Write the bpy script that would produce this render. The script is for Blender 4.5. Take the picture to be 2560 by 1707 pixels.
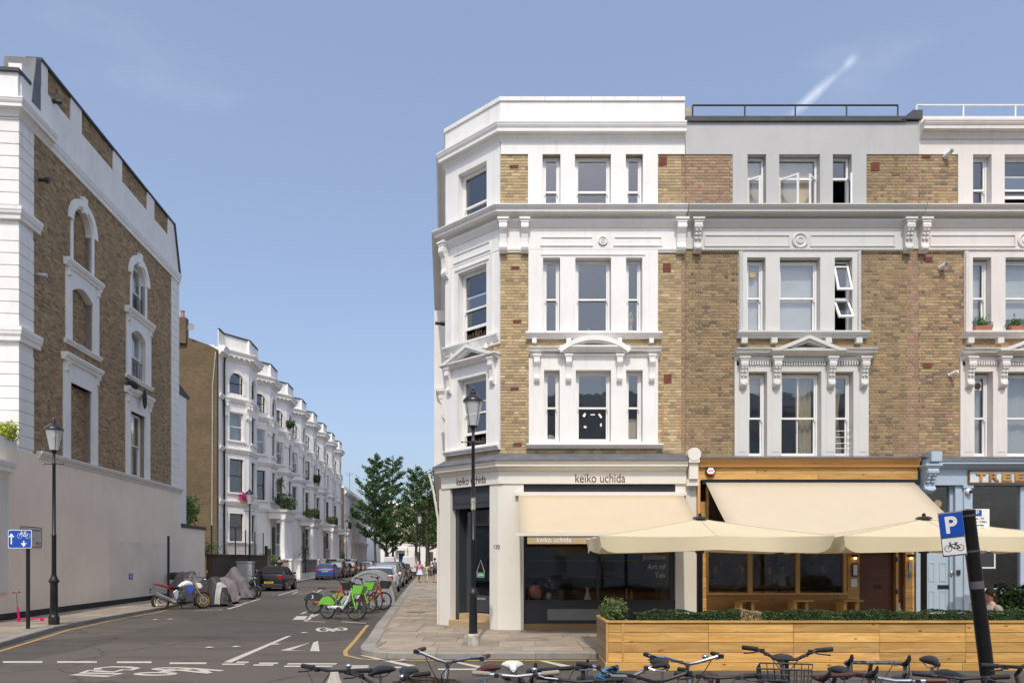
import bpy, bmesh, math, random
from mathutils import Vector, Matrix
from mathutils import noise as mnoise
R = math.radians
random.seed(11)
for o in list(bpy.data.objects): bpy.data.objects.remove(o, do_unlink=True)
scene = bpy.context.scene
col = scene.collection

# ------------------------------------------------------------------ camera, sky, sun, exposure
F, HC, U0, V0 = 1777.8, 1.87, 1280.0, 1397.0      # focal length in photo pixels, eye height, horizon row
cam = bpy.data.cameras.new("camera"); camo = bpy.data.objects.new("camera", cam); col.objects.link(camo)
camo.location = (0, 0, HC); camo.rotation_euler = (R(90), 0, 0)
cam.lens = 25.0; cam.sensor_width = 36.0; cam.shift_y = (V0-853.5)/2560.0
cam.clip_start = 0.1; cam.clip_end = 3000
scene.camera = camo
SUN_EL, SUN_AZ = 54.0, -2.0     # sun stands behind the camera, a touch to the left
wd = bpy.data.worlds.new("World"); scene.world = wd; wd.use_nodes = True
nt = wd.node_tree; nt.nodes.clear()
wo = nt.nodes.new('ShaderNodeOutputWorld'); bg = nt.nodes.new('ShaderNodeBackground')
sky = nt.nodes.new('ShaderNodeTexSky'); sky.sky_type = 'NISHITA'; sky.sun_disc = False
sky.sun_elevation = R(SUN_EL); sky.sun_rotation = R(180-SUN_AZ)
sky.altitude = 50; sky.air_density = 1.0; sky.dust_density = 4.0; sky.ozone_density = 3.0
bg.inputs['Strength'].default_value = 0.15
# thin summer cloud and one contrail, laid out by direction
tc = nt.nodes.new('ShaderNodeTexCoord')
def wmath(op, a, b=None):
    n = nt.nodes.new('ShaderNodeMath'); n.operation = op
    for i, q in enumerate((a, b)):
        if q is None: continue
        if isinstance(q, (int, float)): n.inputs[i].default_value = q
        else: nt.links.new(q, n.inputs[i])
    return n.outputs[0]
def wdot(vec):
    n = nt.nodes.new('ShaderNodeVectorMath'); n.operation = 'DOT_PRODUCT'
    nt.links.new(tc.outputs['Generated'], n.inputs[0]); n.inputs[1].default_value = vec
    return n.outputs['Value']
def wnoise(scale, detail, vs=(1, 1, 1), rot=(0, 0, 0)):
    m = nt.nodes.new('ShaderNodeMapping'); m.inputs['Scale'].default_value = vs; m.inputs['Rotation'].default_value = rot
    nt.links.new(tc.outputs['Generated'], m.inputs[0])
    n = nt.nodes.new('ShaderNodeTexNoise'); n.inputs['Scale'].default_value = scale; n.inputs['Detail'].default_value = detail
    nt.links.new(m.outputs[0], n.inputs['Vector']); return n.outputs['Fac']
def wramp(fac, a, b):
    n = nt.nodes.new('ShaderNodeMapRange'); nt.links.new(fac, n.inputs[0])
    n.inputs[1].default_value = a; n.inputs[2].default_value = b; n.clamp = True
    n.interpolation_type = 'SMOOTHSTEP'
    return n.outputs[0]
def dirpx(u, v):
    return Vector(((u-U0)/F, 1.0, (V0-v)/F)).normalized()
pa, pb = dirpx(1965, 300), dirpx(2142, 140)
nrm = pa.cross(pb).normalized(); along = nrm.cross(pa).normalized()
dist = wmath('ABSOLUTE', wdot(tuple(nrm)))
lo, hi = 0.0, pb.dot(along)
wid = wmath('ADD', 0.0025, wmath('MULTIPLY', wnoise(26, 5), 0.009))
core = wmath('SUBTRACT', 1.0, wmath('MINIMUM', 1.0, wmath('DIVIDE', dist, wid)))
ends = wmath('MULTIPLY', wramp(wdot(tuple(along)), lo-0.02, lo+0.03), wramp(wdot(tuple(along)), hi+0.004, hi-0.012))
brk = wramp(wnoise(34, 6), 0.3, 0.68)
contrail = wmath('MULTIPLY', wmath('MULTIPLY', wmath('MULTIPLY', core, ends), brk), 0.34)
veil = wmath('MULTIPLY', wramp(wnoise(2.2, 6, (1, 1, 2.6), (0.3, 0.5, 0.2)), 0.6, 0.9), 0.22)
cl = wmath('MINIMUM', 1.0, wmath('ADD', contrail, veil))
mixc = nt.nodes.new('ShaderNodeMixRGB'); nt.links.new(cl, mixc.inputs[0])
hz = nt.nodes.new('ShaderNodeMixRGB'); hz.inputs[0].default_value = 0.25; nt.links.new(sky.outputs[0], hz.inputs[1]); hz.inputs[2].default_value = (3.3, 3.75, 4.9, 1)   # thin even summer haze
nt.links.new(hz.outputs[0], mixc.inputs[1]); mixc.inputs[2].default_value = (7.4, 7.7, 8.2, 1)
nt.links.new(mixc.outputs[0], bg.inputs[0]); nt.links.new(bg.outputs[0], wo.inputs[0])
sl = bpy.data.lights.new("sun", 'SUN'); sl.energy = 2.0; sl.angle = R(0.6); sl.color = (1.0, 0.93, 0.83)
so = bpy.data.objects.new("sun", sl); col.objects.link(so)
so.location = (0, -30, 60)
so.rotation_euler = (R(90-SUN_EL), 0, R(-SUN_AZ*-1))
scene.view_settings.view_transform = 'Standard'; scene.view_settings.look = 'None'
scene.view_settings.exposure = 0.4; scene.view_settings.gamma = 1.0
scene.view_settings.use_curve_mapping = False

# ------------------------------------------------------------------ pixel helpers
def gp(u, v, z=0.0):                       # a pixel on ground height z
    d = (HC-z)*F/(v-V0); return Vector(((u-U0)/F*d, d, z))
def px(u, v, Y): return Vector(((u-U0)/F*Y, Y, HC+(V0-v)/F*Y))
YF = 17.7
FS = F/YF
def fx(u): return (u-U0)/FS
def fz(v): return HC+(V0-v)/FS

# ------------------------------------------------------------------ mesh builder
class MB:
    def __init__(s, M=None): s.v = []; s.f = []; s.c = []; s.M = M; s.cc = None
    def add(s, vs, fs):
        n = len(s.v)
        if s.M is not None: vs = [s.M @ Vector(p) for p in vs]
        s.v += [tuple(p) for p in vs]; s.f += [tuple(i+n for i in f) for f in fs]
        if s.cc is not None: s.c += [s.cc]*len(fs)
        return s
    def box(s, x0, x1, y0, y1, z0, z1):
        if x0 > x1: x0, x1 = x1, x0
        if y0 > y1: y0, y1 = y1, y0
        if z0 > z1: z0, z1 = z1, z0
        return s.add([(x0,y0,z0),(x1,y0,z0),(x1,y1,z0),(x0,y1,z0),(x0,y0,z1),(x1,y0,z1),(x1,y1,z1),(x0,y1,z1)],
            [(0,3,2,1),(4,5,6,7),(0,1,5,4),(1,2,6,5),(2,3,7,6),(3,0,4,7)])
    def cbox(s, c, d, t=(1,1)):             # centre, dims, taper of the top in x,y
        x, y, z = c; a, b, h = d[0]/2, d[1]/2, d[2]/2; tx, ty = t
        return s.add([(x-a,y-b,z-h),(x+a,y-b,z-h),(x+a,y+b,z-h),(x-a,y+b,z-h),(x-a*tx,y-b*ty,z+h),(x+a*tx,y-b*ty,z+h),(x+a*tx,y+b*ty,z+h),(x-a*tx,y+b*ty,z+h)],
            [(0,3,2,1),(4,5,6,7),(0,1,5,4),(1,2,6,5),(2,3,7,6),(3,0,4,7)])
    def bar(s, p, q, w, h, up=(0,0,1)):
        p, q = Vector(p), Vector(q); d = (q-p).normalized(); up = Vector(up)
        if abs(d.dot(up)) > .98: up = Vector((0,1,0))
        a = d.cross(up).normalized()*w/2; b = a.cross(d).normalized()*h/2
        vs = [p-a-b,p+a-b,p+a+b,p-a+b,q-a-b,q+a-b,q+a+b,q-a+b]
        return s.add(vs, [(0,1,2,3),(7,6,5,4),(0,4,5,1),(1,5,6,2),(2,6,7,3),(3,7,4,0)])
    def tube(s, pts, r, n=8, closed=False):
        pts = [Vector(p) for p in pts]; m = len(pts)
        rs = r if isinstance(r, (list, tuple)) else [r]*m
        vs, fs = [], []; last = None
        for i, p in enumerate(pts):
            a = pts[(i-1) % m] if (closed or i > 0) else p; b = pts[(i+1) % m] if (closed or i < m-1) else p
            d = (b-a); d = d.normalized() if d.length > 1e-9 else Vector((0,0,1))
            if last is None:
                up = Vector((0,0,1)) if abs(d.z) < .9 else Vector((1,0,0))
                x = d.cross(up).normalized()
            else:
                x = last-d*last.dot(d); x = x.normalized() if x.length > 1e-6 else d.orthogonal().normalized()
            last = x; y = d.cross(x)
            for k in range(n):
                t = 2*math.pi*k/n; vs.append(p+(x*math.cos(t)+y*math.sin(t))*rs[i])
        for i in range(m if closed else m-1):
            j = (i+1) % m
            for k in range(n): fs.append((i*n+k, i*n+(k+1)%n, j*n+(k+1)%n, j*n+k))
        if not closed: fs.append(tuple(range(n-1,-1,-1))); fs.append(tuple((m-1)*n+k for k in range(n)))
        return s.add(vs, fs)
    def lathe(s, prof, c=(0,0,0), n=16, axis='z', sx=1.0, loop=False):
        vs, fs = [], []
        for (r, z) in prof:
            for k in range(n):
                t = 2*math.pi*k/n; a, b = r*math.cos(t)*sx, r*math.sin(t)
                q = {'z': (a,b,z), 'y': (a,z,b), 'x': (z,a,b)}[axis]
                vs.append((c[0]+q[0], c[1]+q[1], c[2]+q[2]))
        m = len(prof)
        for i in range(m-1):
            for k in range(n): fs.append((i*n+k, i*n+(k+1)%n, (i+1)*n+(k+1)%n, (i+1)*n+k))
        if loop:
            for k in range(n): fs.append(((m-1)*n+k, (m-1)*n+(k+1)%n, (k+1)%n, k))
            return s.add(vs, fs)
        if prof[0][0] > 1e-6: fs.append(tuple(range(n-1,-1,-1)))
        if prof[-1][0] > 1e-6: fs.append(tuple((m-1)*n+k for k in range(n)))
        return s.add(vs, fs)
    def ball(s, c, r, n=10, m=7):
        if not isinstance(r, (tuple, list)): r = (r,r,r)
        vs, fs = [], []
        for i in range(m+1):
            p = math.pi*i/m
            for k in range(n):
                t = 2*math.pi*k/n
                vs.append((c[0]+r[0]*math.sin(p)*math.cos(t), c[1]+r[1]*math.sin(p)*math.sin(t), c[2]-r[2]*math.cos(p)))
        for i in range(m):
            for k in range(n): fs.append((i*n+k, i*n+(k+1)%n, (i+1)*n+(k+1)%n, (i+1)*n+k))
        return s.add(vs, fs)
    def poly(s, pts, a, b, plane='xz'):     # extrude a 2d outline
        n = len(pts)
        def P(p, t): return {'xz': (p[0],t,p[1]), 'xy': (p[0],p[1],t), 'yz': (t,p[0],p[1])}[plane]
        vs = [P(p,a) for p in pts]+[P(p,b) for p in pts]
        fs = [tuple(range(n)), tuple(range(2*n-1,n-1,-1))]+[(i,n+i,n+(i+1)%n,(i+1)%n) for i in range(n)]
        return s.add(vs, fs)
    def ring(s, outer, inner, a, b, plane='xz'):   # two outlines of equal length, extruded band
        n = len(outer)
        def P(p, t): return {'xz': (p[0],t,p[1]), 'xy': (p[0],p[1],t), 'yz': (t,p[0],p[1])}[plane]
        vs = [P(p,a) for p in outer]+[P(p,a) for p in inner]+[P(p,b) for p in outer]+[P(p,b) for p in inner]
        fs = []
        for i in range(n-1):
            j = i+1
            fs += [(i,j,n+j,n+i),(2*n+i,3*n+i,3*n+j,2*n+j),(i,2*n+i,2*n+j,j),(n+i,n+j,3*n+j,3*n+i)]
        fs += [(0,n,3*n,2*n),(n-1,3*n-1,4*n-1,2*n-1)]
        return s.add(vs, fs)
    def mould(s, prof, path):               # prof (out,z) closed loop swept along xy path, outward = right of travel
        n, m = len(prof), len(path); vs, fs = [], []
        nr = []
        for i in range(m-1):
            d = Vector((path[i+1][0]-path[i][0], path[i+1][1]-path[i][1])).normalized(); nr.append(Vector((d.y,-d.x)))
        for i in range(m):
            if i == 0: w = nr[0]
            elif i == m-1: w = nr[-1]
            else: w = (nr[i-1]+nr[i])/(1+nr[i-1].dot(nr[i]))
            for (o, z) in prof: vs.append((path[i][0]+w.x*o, path[i][1]+w.y*o, z))
        for i in range(m-1):
            for k in range(n): fs.append((i*n+k, (i+1)*n+k, (i+1)*n+(k+1)%n, i*n+(k+1)%n))
        fs += [tuple(range(n)), tuple((m-1)*n+k for k in range(n-1,-1,-1))]
        return s.add(vs, fs)
    def wallh(s, x0, x1, z0, z1, holes, y0, y1):   # wall slab with rectangular openings (x0,x1,z0,z1)
        hs = [(max(a,x0),min(b,x1),max(c,z0),min(d,z1)) for a,b,c,d in holes]
        xs = sorted({x0,x1}|{h[0] for h in hs}|{h[1] for h in hs}); zs = sorted({z0,z1}|{h[2] for h in hs}|{h[3] for h in hs})
        xs = [a for i,a in enumerate(xs) if i == 0 or a-xs[i-1] > 1e-5]; zs = [a for i,a in enumerate(zs) if i == 0 or a-zs[i-1] > 1e-5]
        def solid(i, j):
            if i < 0 or j < 0 or i >= len(xs)-1 or j >= len(zs)-1: return False
            cx, cz = (xs[i]+xs[i+1])/2, (zs[j]+zs[j+1])/2
            return not any(h[0] < cx < h[1] and h[2] < cz < h[3] for h in hs)
        for i in range(len(xs)-1):
            for j in range(len(zs)-1):
                if not solid(i,j): continue
                a,b,c,d = xs[i],xs[i+1],zs[j],zs[j+1]
                s.add([(a,y0,c),(b,y0,c),(b,y0,d),(a,y0,d)], [(0,1,2,3)])
                s.add([(a,y1,c),(b,y1,c),(b,y1,d),(a,y1,d)], [(3,2,1,0)])
                if not solid(i-1,j): s.add([(a,y0,c),(a,y0,d),(a,y1,d),(a,y1,c)], [(0,1,2,3)])
                if not solid(i+1,j): s.add([(b,y0,c),(b,y1,c),(b,y1,d),(b,y0,d)], [(0,1,2,3)])
                if not solid(i,j-1): s.add([(a,y0,c),(a,y1,c),(b,y1,c),(b,y0,c)], [(0,1,2,3)])
                if not solid(i,j+1): s.add([(a,y0,d),(b,y0,d),(b,y1,d),(a,y1,d)], [(0,1,2,3)])
        return s
    def loft(s, secs, n=10, axis='x', flat=0.0):
        """closed skin through ellipses (t, a, b, ra, rb) across the axis"""
        vs, fs = [], []
        for (t, a, b, ra, rb) in secs:
            for k in range(n):
                q = 2*math.pi*k/n; ca, sb = math.cos(q), math.sin(q)
                if flat: ca = math.copysign(abs(ca)**flat, ca); sb = math.copysign(abs(sb)**flat, sb)
                p, w = a+ra*ca, b+rb*sb
                vs.append({'x': (t,p,w), 'y': (p,t,w), 'z': (p,w,t)}[axis])
        m = len(secs)
        for i in range(m-1):
            for k in range(n): fs.append((i*n+k, i*n+(k+1)%n, (i+1)*n+(k+1)%n, (i+1)*n+k))
        fs += [tuple(range(n-1,-1,-1)), tuple((m-1)*n+k for k in range(n))]
        return s.add(vs, fs)
    def torus(s, c, R_, r, n=24, k=6, axis='y'):
        pts = [(c[0]+R_*math.cos(6.28318*i/n), c[1], c[2]+R_*math.sin(6.28318*i/n)) for i in range(n)]
        return s.tube(pts, r, k, closed=True)
    def build(s, name, mat, parent=None, smooth=False, bev=0.0, fixn=True):
        me = bpy.data.meshes.new(name); me.from_pydata(s.v, [], s.f)
        if s.c:
            at = me.color_attributes.new('bcol', 'FLOAT_COLOR', 'CORNER')
            data = []
            for p, c in zip(me.polygons, s.c): data += list(c)*p.loop_total
            at.data.foreach_set('color', data)
        if fixn and len(s.f) < 60000:
            bm = bmesh.new(); bm.from_mesh(me); bmesh.ops.recalc_face_normals(bm, faces=bm.faces); bm.to_mesh(me); bm.free()
        me.materials.append(mat)
        if smooth:
            me.polygons.foreach_set('use_smooth', [True]*len(me.polygons))
        me.update()
        o = bpy.data.objects.new(name, me); col.objects.link(o)
        if parent is not None: o.parent = parent
        if smooth:
            try: me.set_sharp_from_angle(angle=R(38))
            except Exception: pass
        if bev > 0:
            b = o.modifiers.new('bevel', 'BEVEL'); b.width = bev; b.segments = 2; b.limit_method = 'ANGLE'; b.angle_limit = R(40)
        return o

def tag(o, label=None, cat=None, group=None, kind=None):
    if label: o['label'] = label
    if cat: o['category'] = cat
    if group: o['group'] = group
    if kind: o['kind'] = kind
    return o
def thing(name, label, cat, loc=(0,0,0), rz=0.0, group=None):
    o = bpy.data.objects.new(name, None); col.objects.link(o); o.empty_display_size = .2
    o.location = loc; o.rotation_euler = (0,0,rz)
    return tag(o, label, cat, group)
def copy_tree(o, parent=None):
    c = o.copy(); col.objects.link(c); c.parent = parent
    for ch in list(o.children): copy_tree(ch, c)
    return c
def Mloc(x, y, z, rz=0.0): return Matrix.Translation((x,y,z)) @ Matrix.Rotation(rz, 4, 'Z')

# ------------------------------------------------------------------ materials
def srgb(r, g, b):
    f = lambda c: (c/255/12.92) if c/255 <= .04045 else ((c/255+.055)/1.055)**2.4
    return (f(r), f(g), f(b), 1)
def nmat(name):
    m = bpy.data.materials.new(name); m.use_nodes = True
    t = m.node_tree; b = t.nodes['Principled BSDF']; return m, t, b
def N(t, typ, **kw):
    n = t.nodes.new(typ)
    for k, v in kw.items():
        if k in n.inputs: n.inputs[k].default_value = v
        else: setattr(n, k, v)
    return n
def L(t, a, b): t.links.new(a, b)
def coords(t, vs=(1,1,1), kind='Object'):
    c = t.nodes.new('ShaderNodeTexCoord'); m = t.nodes.new('ShaderNodeMapping'); m.inputs['Scale'].default_value = vs
    L(t, c.outputs[kind], m.inputs[0]); return m.outputs[0]
def noise_(t, vec, scale, detail=4, rough=.55):
    n = N(t, 'ShaderNodeTexNoise', Scale=scale, Detail=detail, Roughness=rough); L(t, vec, n.inputs['Vector']); return n.outputs['Fac']
def rng(t, fac, a, b, c=0.0, d=1.0):
    n = N(t, 'ShaderNodeMapRange'); L(t, fac, n.inputs[0])
    n.inputs[1].default_value = a; n.inputs[2].default_value = b; n.inputs[3].default_value = c; n.inputs[4].default_value = d
    return n.outputs[0]
def mixc_(t, fac, a, b, mode='MIX'):
    n = t.nodes.new('ShaderNodeMixRGB'); n.blend_type = mode
    for i, q in ((0,fac),(1,a),(2,b)):
        if isinstance(q, (int,float)): n.inputs[i].default_value = q
        elif isinstance(q, tuple): n.inputs[i].default_value = q
        else: L(t, q, n.inputs[i])
    return n.outputs[0]
def bump_(t, b, h, strength=.3, dist=.01):
    n = N(t, 'ShaderNodeBump', Strength=strength, Distance=dist); L(t, h, n.inputs['Height']); L(t, n.outputs[0], b.inputs['Normal'])
MATS = {}
def pm(name, c, rough=.6, var=.12, scale=3.0, bump=.0, bscale=40.0, metal=0.0, coat=0.0, vs=(1,1,1), spec=.5, dirt=0.0, objvar=0.0):
    if name in MATS: return MATS[name]
    m, t, b = nmat(name)
    v = coords(t, vs)
    n1 = noise_(t, v, scale, 5)
    c1 = tuple(x*(1-var) for x in c[:3])+(1,); c2 = tuple(min(1,x*(1+var)) for x in c[:3])+(1,)
    cc = mixc_(t, rng(t, n1, .3, .7), c1, c2)
    if dirt > 0:
        n2 = noise_(t, coords(t, (3,3,.35)), 1.7, 6, .65)
        cc = mixc_(t, rng(t, n2, .52, .8, 0, dirt), cc, (c[0]*.45, c[1]*.42, c[2]*.38, 1))
    if objvar > 0:
        oi = t.nodes.new('ShaderNodeObjectInfo')
        cc = mixc_(t, 1.0, cc, mixc_(t, oi.outputs['Random'], (1-objvar,)*3+(1,), (1+objvar*.6,)*3+(1,)), 'MULTIPLY')
    L(t, cc, b.inputs['Base Color'])
    b.inputs['Roughness'].default_value = rough; b.inputs['Metallic'].default_value = metal
    b.inputs['Coat Weight'].default_value = coat; b.inputs['Specular IOR Level'].default_value = spec
    if bump > 0:
        bump_(t, b, noise_(t, v, bscale, 4), bump, .008)
    MATS[name] = m; return m
def brick_mat(name, mul=1.0):
    m, t, b = nmat(name)
    at = N(t, 'ShaderNodeAttribute', attribute_name='bcol'); oi = t.nodes.new('ShaderNodeObjectInfo')
    cc = mixc_(t, 1.0, at.outputs['Color'], oi.outputs['Color'], 'MULTIPLY')
    v = coords(t, (1,1,1), 'Object'); geo = t.nodes.new('ShaderNodeNewGeometry')
    n1 = noise_(t, geo.outputs['Position'], 38, 5, .7)
    cc = mixc_(t, 1.0, cc, mixc_(t, rng(t, n1, .25, .75), (.72,.7,.67,1), (1.32,1.32,1.28,1)), 'MULTIPLY')
    hs_ = N(t, 'ShaderNodeHueSaturation', Saturation=.84); L(t, cc, hs_.inputs['Color']); cc = hs_.outputs[0]
    n3 = noise_(t, geo.outputs['Position'], .42, 6, .65)
    cc = mixc_(t, rng(t, n3, .48, .78, 0, .36), cc, (.075,.062,.05,1))
    L(t, cc, b.inputs['Base Color']); b.inputs['Roughness'].default_value = .88
    bump_(t, b, noise_(t, geo.outputs['Position'], 90, 4, .7), .55, .006)
    return m
def wood_mat(name, c1, c2, knot, gscale=1.0, rough=.5, axis='x', coat=0.15, dark=.35):
    m, t, b = nmat(name)
    oi = t.nodes.new('ShaderNodeObjectInfo')
    c = t.nodes.new('ShaderNodeTexCoord')
    off = N(t, 'ShaderNodeVectorMath', operation='ADD'); cmb = t.nodes.new('ShaderNodeCombineXYZ')
    r37 = N(t, 'ShaderNodeMath', operation='MULTIPLY'); L(t, oi.outputs['Random'], r37.inputs[0]); r37.inputs[1].default_value = 37.0
    for k in range(3): L(t, r37.outputs[0], cmb.inputs[k])
    L(t, c.outputs['Object'], off.inputs[0]); L(t, cmb.outputs[0], off.inputs[1])
    mp = t.nodes.new('ShaderNodeMapping'); mp.inputs['Scale'].default_value = {'x': (.5,6,6), 'z': (6,6,.5), 'y': (6,.5,6)}[axis]
    L(t, off.outputs[0], mp.inputs[0])
    w = N(t, 'ShaderNodeTexNoise', Scale=4.2*gscale, Detail=7, Roughness=.65, Distortion=.7); L(t, mp.outputs[0], w.inputs['Vector'])
    g = N(t, 'ShaderNodeTexNoise', Scale=1.1*gscale, Detail=3, Roughness=.5); L(t, mp.outputs[0], g.inputs['Vector'])
    mk = t.nodes.new('ShaderNodeMapping'); mk.inputs['Scale'].default_value = {'x': (2.6,6,6), 'z': (6,6,2.6), 'y': (6,2.6,6)}[axis]
    L(t, off.outputs[0], mk.inputs[0])
    vo = N(t, 'ShaderNodeTexVoronoi', Scale=1.15, Randomness=1.0); L(t, mk.outputs[0], vo.inputs['Vector'])
    cc = mixc_(t, rng(t, w.outputs['Fac'], .3, .7), c1, c2)
    cc = mixc_(t, rng(t, g.outputs['Fac'], .42, .75, 0, .55), cc, tuple(x*.7 for x in c1[:3])+(1,))
    cc = mixc_(t, rng(t, vo.outputs['Distance'], .05, .14, .95, 0), cc, knot)
    cc = mixc_(t, 1.0, cc, mixc_(t, oi.outputs['Random'], (1-dark,)*3+(1,), (1.15,1.12,1.08,1)), 'MULTIPLY')
    L(t, cc, b.inputs['Base Color']); b.inputs['Roughness'].default_value = rough; b.inputs['Coat Weight'].default_value = coat
    bump_(t, b, w.outputs['Fac'], .18, .004)
    return m
def glass_mat(name, tint=(.75,.78,.78,1), refl=.2, rough=.02, dim=0.0):
    m, t, b = nmat(name); t.nodes.remove(b); out = t.nodes['Material Output']
    tr = N(t, 'ShaderNodeBsdfTransparent', Color=tint); gl = N(t, 'ShaderNodeBsdfGlossy', Color=(.95,.97,1,1), Roughness=rough)
    fr = N(t, 'ShaderNodeLayerWeight', Blend=.5); pw_ = N(t, 'ShaderNodeMath', operation='POWER'); L(t, fr.outputs['Facing'], pw_.inputs[0]); pw_.inputs[1].default_value = 4.0
    ad = N(t, 'ShaderNodeMath', operation='ADD', use_clamp=True); L(t, pw_.outputs[0], ad.inputs[0]); ad.inputs[1].default_value = refl+.03
    mx = t.nodes.new('ShaderNodeMixShader'); L(t, ad.outputs[0], mx.inputs[0]); L(t, tr.outputs[0], mx.inputs[1]); L(t, gl.outputs[0], mx.inputs[2])
    geo = t.nodes.new('ShaderNodeNewGeometry'); bp = N(t, 'ShaderNodeBump', Strength=.07, Distance=.05)
    n = noise_(t, geo.outputs['Position'], 1.6, 2); L(t, n, bp.inputs['Height']); L(t, bp.outputs[0], gl.inputs['Normal'])
    last = mx.outputs[0]
    if dim > 0:
        df = N(t, 'ShaderNodeBsdfDiffuse', Color=(.85,.87,.86,1)); m2 = t.nodes.new('ShaderNodeMixShader'); m2.inputs[0].default_value = dim
        L(t, last, m2.inputs[1]); L(t, df.outputs[0], m2.inputs[2]); last = m2.outputs[0]
    L(t, last, out.inputs[0]); return m
def leaf_mat(name, a, b_, c=None, rough=.5):
    m, t, b = nmat(name)
    geo = t.nodes.new('ShaderNodeNewGeometry')
    cc = mixc_(t, geo.outputs['Random Per Island'], a, b_)
    if c:
        n = noise_(t, geo.outputs['Position'], 2.2, 3)
        cc = mixc_(t, rng(t, n, .5, .7, 0, .7), cc, c)
    L(t, cc, b.inputs['Base Color']); b.inputs['Roughness'].default_value = rough
    tl = t.nodes.new('ShaderNodeBsdfTranslucent'); L(t, cc, tl.inputs[0]); mx = t.nodes.new('ShaderNodeMixShader'); mx.inputs[0].default_value = .25
    out = t.nodes['Material Output']; L(t, b.outputs[0], mx.inputs[1]); L(t, tl.outputs[0], mx.inputs[2]); L(t, mx.outputs[0], out.inputs[0])
    return m
def fabric_mat(name, c, rough=.85, var=.06, trans=.15):
    m, t, b = nmat(name); v = coords(t)
    cc = mixc_(t, rng(t, noise_(t, v, 2.3, 5), .3, .7), tuple(x*(1-var) for x in c[:3])+(1,), tuple(min(1,x*(1+var)) for x in c[:3])+(1,))
    L(t, cc, b.inputs['Base Color']); b.inputs['Roughness'].default_value = rough; b.inputs['Specular IOR Level'].default_value = .2
    bump_(t, b, noise_(t, v, 3.0, 3), .25, .03)
    tl = t.nodes.new('ShaderNodeBsdfTranslucent'); L(t, cc, tl.inputs[0]); mx = t.nodes.new('ShaderNodeMixShader'); mx.inputs[0].default_value = trans
    out = t.nodes['Material Output']; L(t, b.outputs[0], mx.inputs[1]); L(t, tl.outputs[0], mx.inputs[2]); L(t, mx.outputs[0], out.inputs[0])
    return m

M_brick = brick_mat('stock brick')
M_white = pm('white stucco paint', (.80,.785,.755,1), .62, .04, 1.2, .1, 25, dirt=.3)
M_white2 = pm('off white stucco paint', (.80,.785,.75,1), .65, .05, 1.0, .12, 22, dirt=.3)
M_white3 = pm('terrace white paint', (.85,.82,.77,1), .65, .05, .7, .08, 18, dirt=.28)
M_grey = pm('pale grey masonry paint', (.44,.44,.43,1), .62, .04, 1.0, .1, 24, dirt=.2)
M_greyw = pm('light grey trim paint', (.59,.585,.555,1), .6, .03, 1.2, .06, 24, dirt=.12)
M_pinkw = pm('pinkish white masonry paint', (.70,.655,.61,1), .62, .04, 1.0, .1, 24, dirt=.3)
M_pink = pm('faded pink render', (.88,.75,.605,1), .75, .07, .45, .12, 18, dirt=.2)
M_shopw = pm('warm white shopfront paint', (.72,.69,.61,1), .55, .03, 1.2, .05, 24, dirt=.1)
M_mort = pm('pale lime mortar', (.42,.34,.22,1), .9, .2, 6, .25, 60)
M_mortd = pm('sooty mortar', (.42,.335,.215,1), .9, .25, 5, .25, 60)
M_frame = pm('white window paint', (.80,.80,.78,1), .4, .03, 3)
M_glass = glass_mat('window glass', (.93,.945,.945,1), .07)
M_glassd = glass_mat('shop glass', (.93,.94,.94,1), .015)
M_glassl = glass_mat('lantern glass', (.95,.96,.96,1), .06, .05, .45)
M_glassc = glass_mat('car glass', (.16,.18,.2,1), .12, .03)
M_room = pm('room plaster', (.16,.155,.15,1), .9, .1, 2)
M_roomd = pm('shaded room plaster', (.075,.07,.065,1), .9, .1, 2)  # room plaster copied darker, the gloom of the room put into its colour
M_lead = pm('lead flashing', (.12,.125,.135,1), .55, .25, 3, .3, 8)
M_slate = pm('dark coping', (.055,.058,.062,1), .7, .2, 4, .2, 20)
M_black = pm('black gloss paint', (.012,.012,.013,1), .32, .2, 6, .1, 30, coat=.3)
M_rubber = pm('black rubber', (.018,.018,.019,1), .75, .2, 8, .1, 60)
M_blackp = pm('black plastic', (.022,.022,.024,1), .5, .2, 10)
M_char = pm('charcoal joinery paint', (.035,.04,.047,1), .5, .08, 2, .05, 30)
M_tan = pm('tan stone step', (.42,.30,.165,1), .7, .1, 4, .1, 40)
M_terra = pm('terracotta air brick', (.22,.07,.045,1), .8, .15, 9, .2, 40)
M_chrome = pm('chromed steel', (.62,.63,.64,1), .22, .05, 5, metal=1)
M_steel = pm('brushed steel', (.45,.45,.45,1), .42, .1, 6, metal=1)
M_galv = pm('galvanised steel', (.42,.43,.44,1), .5, .12, 9, metal=.6)
M_grey2 = pm('grey coated panel', (.27,.275,.29,1), .55, .05, 2)
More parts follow.
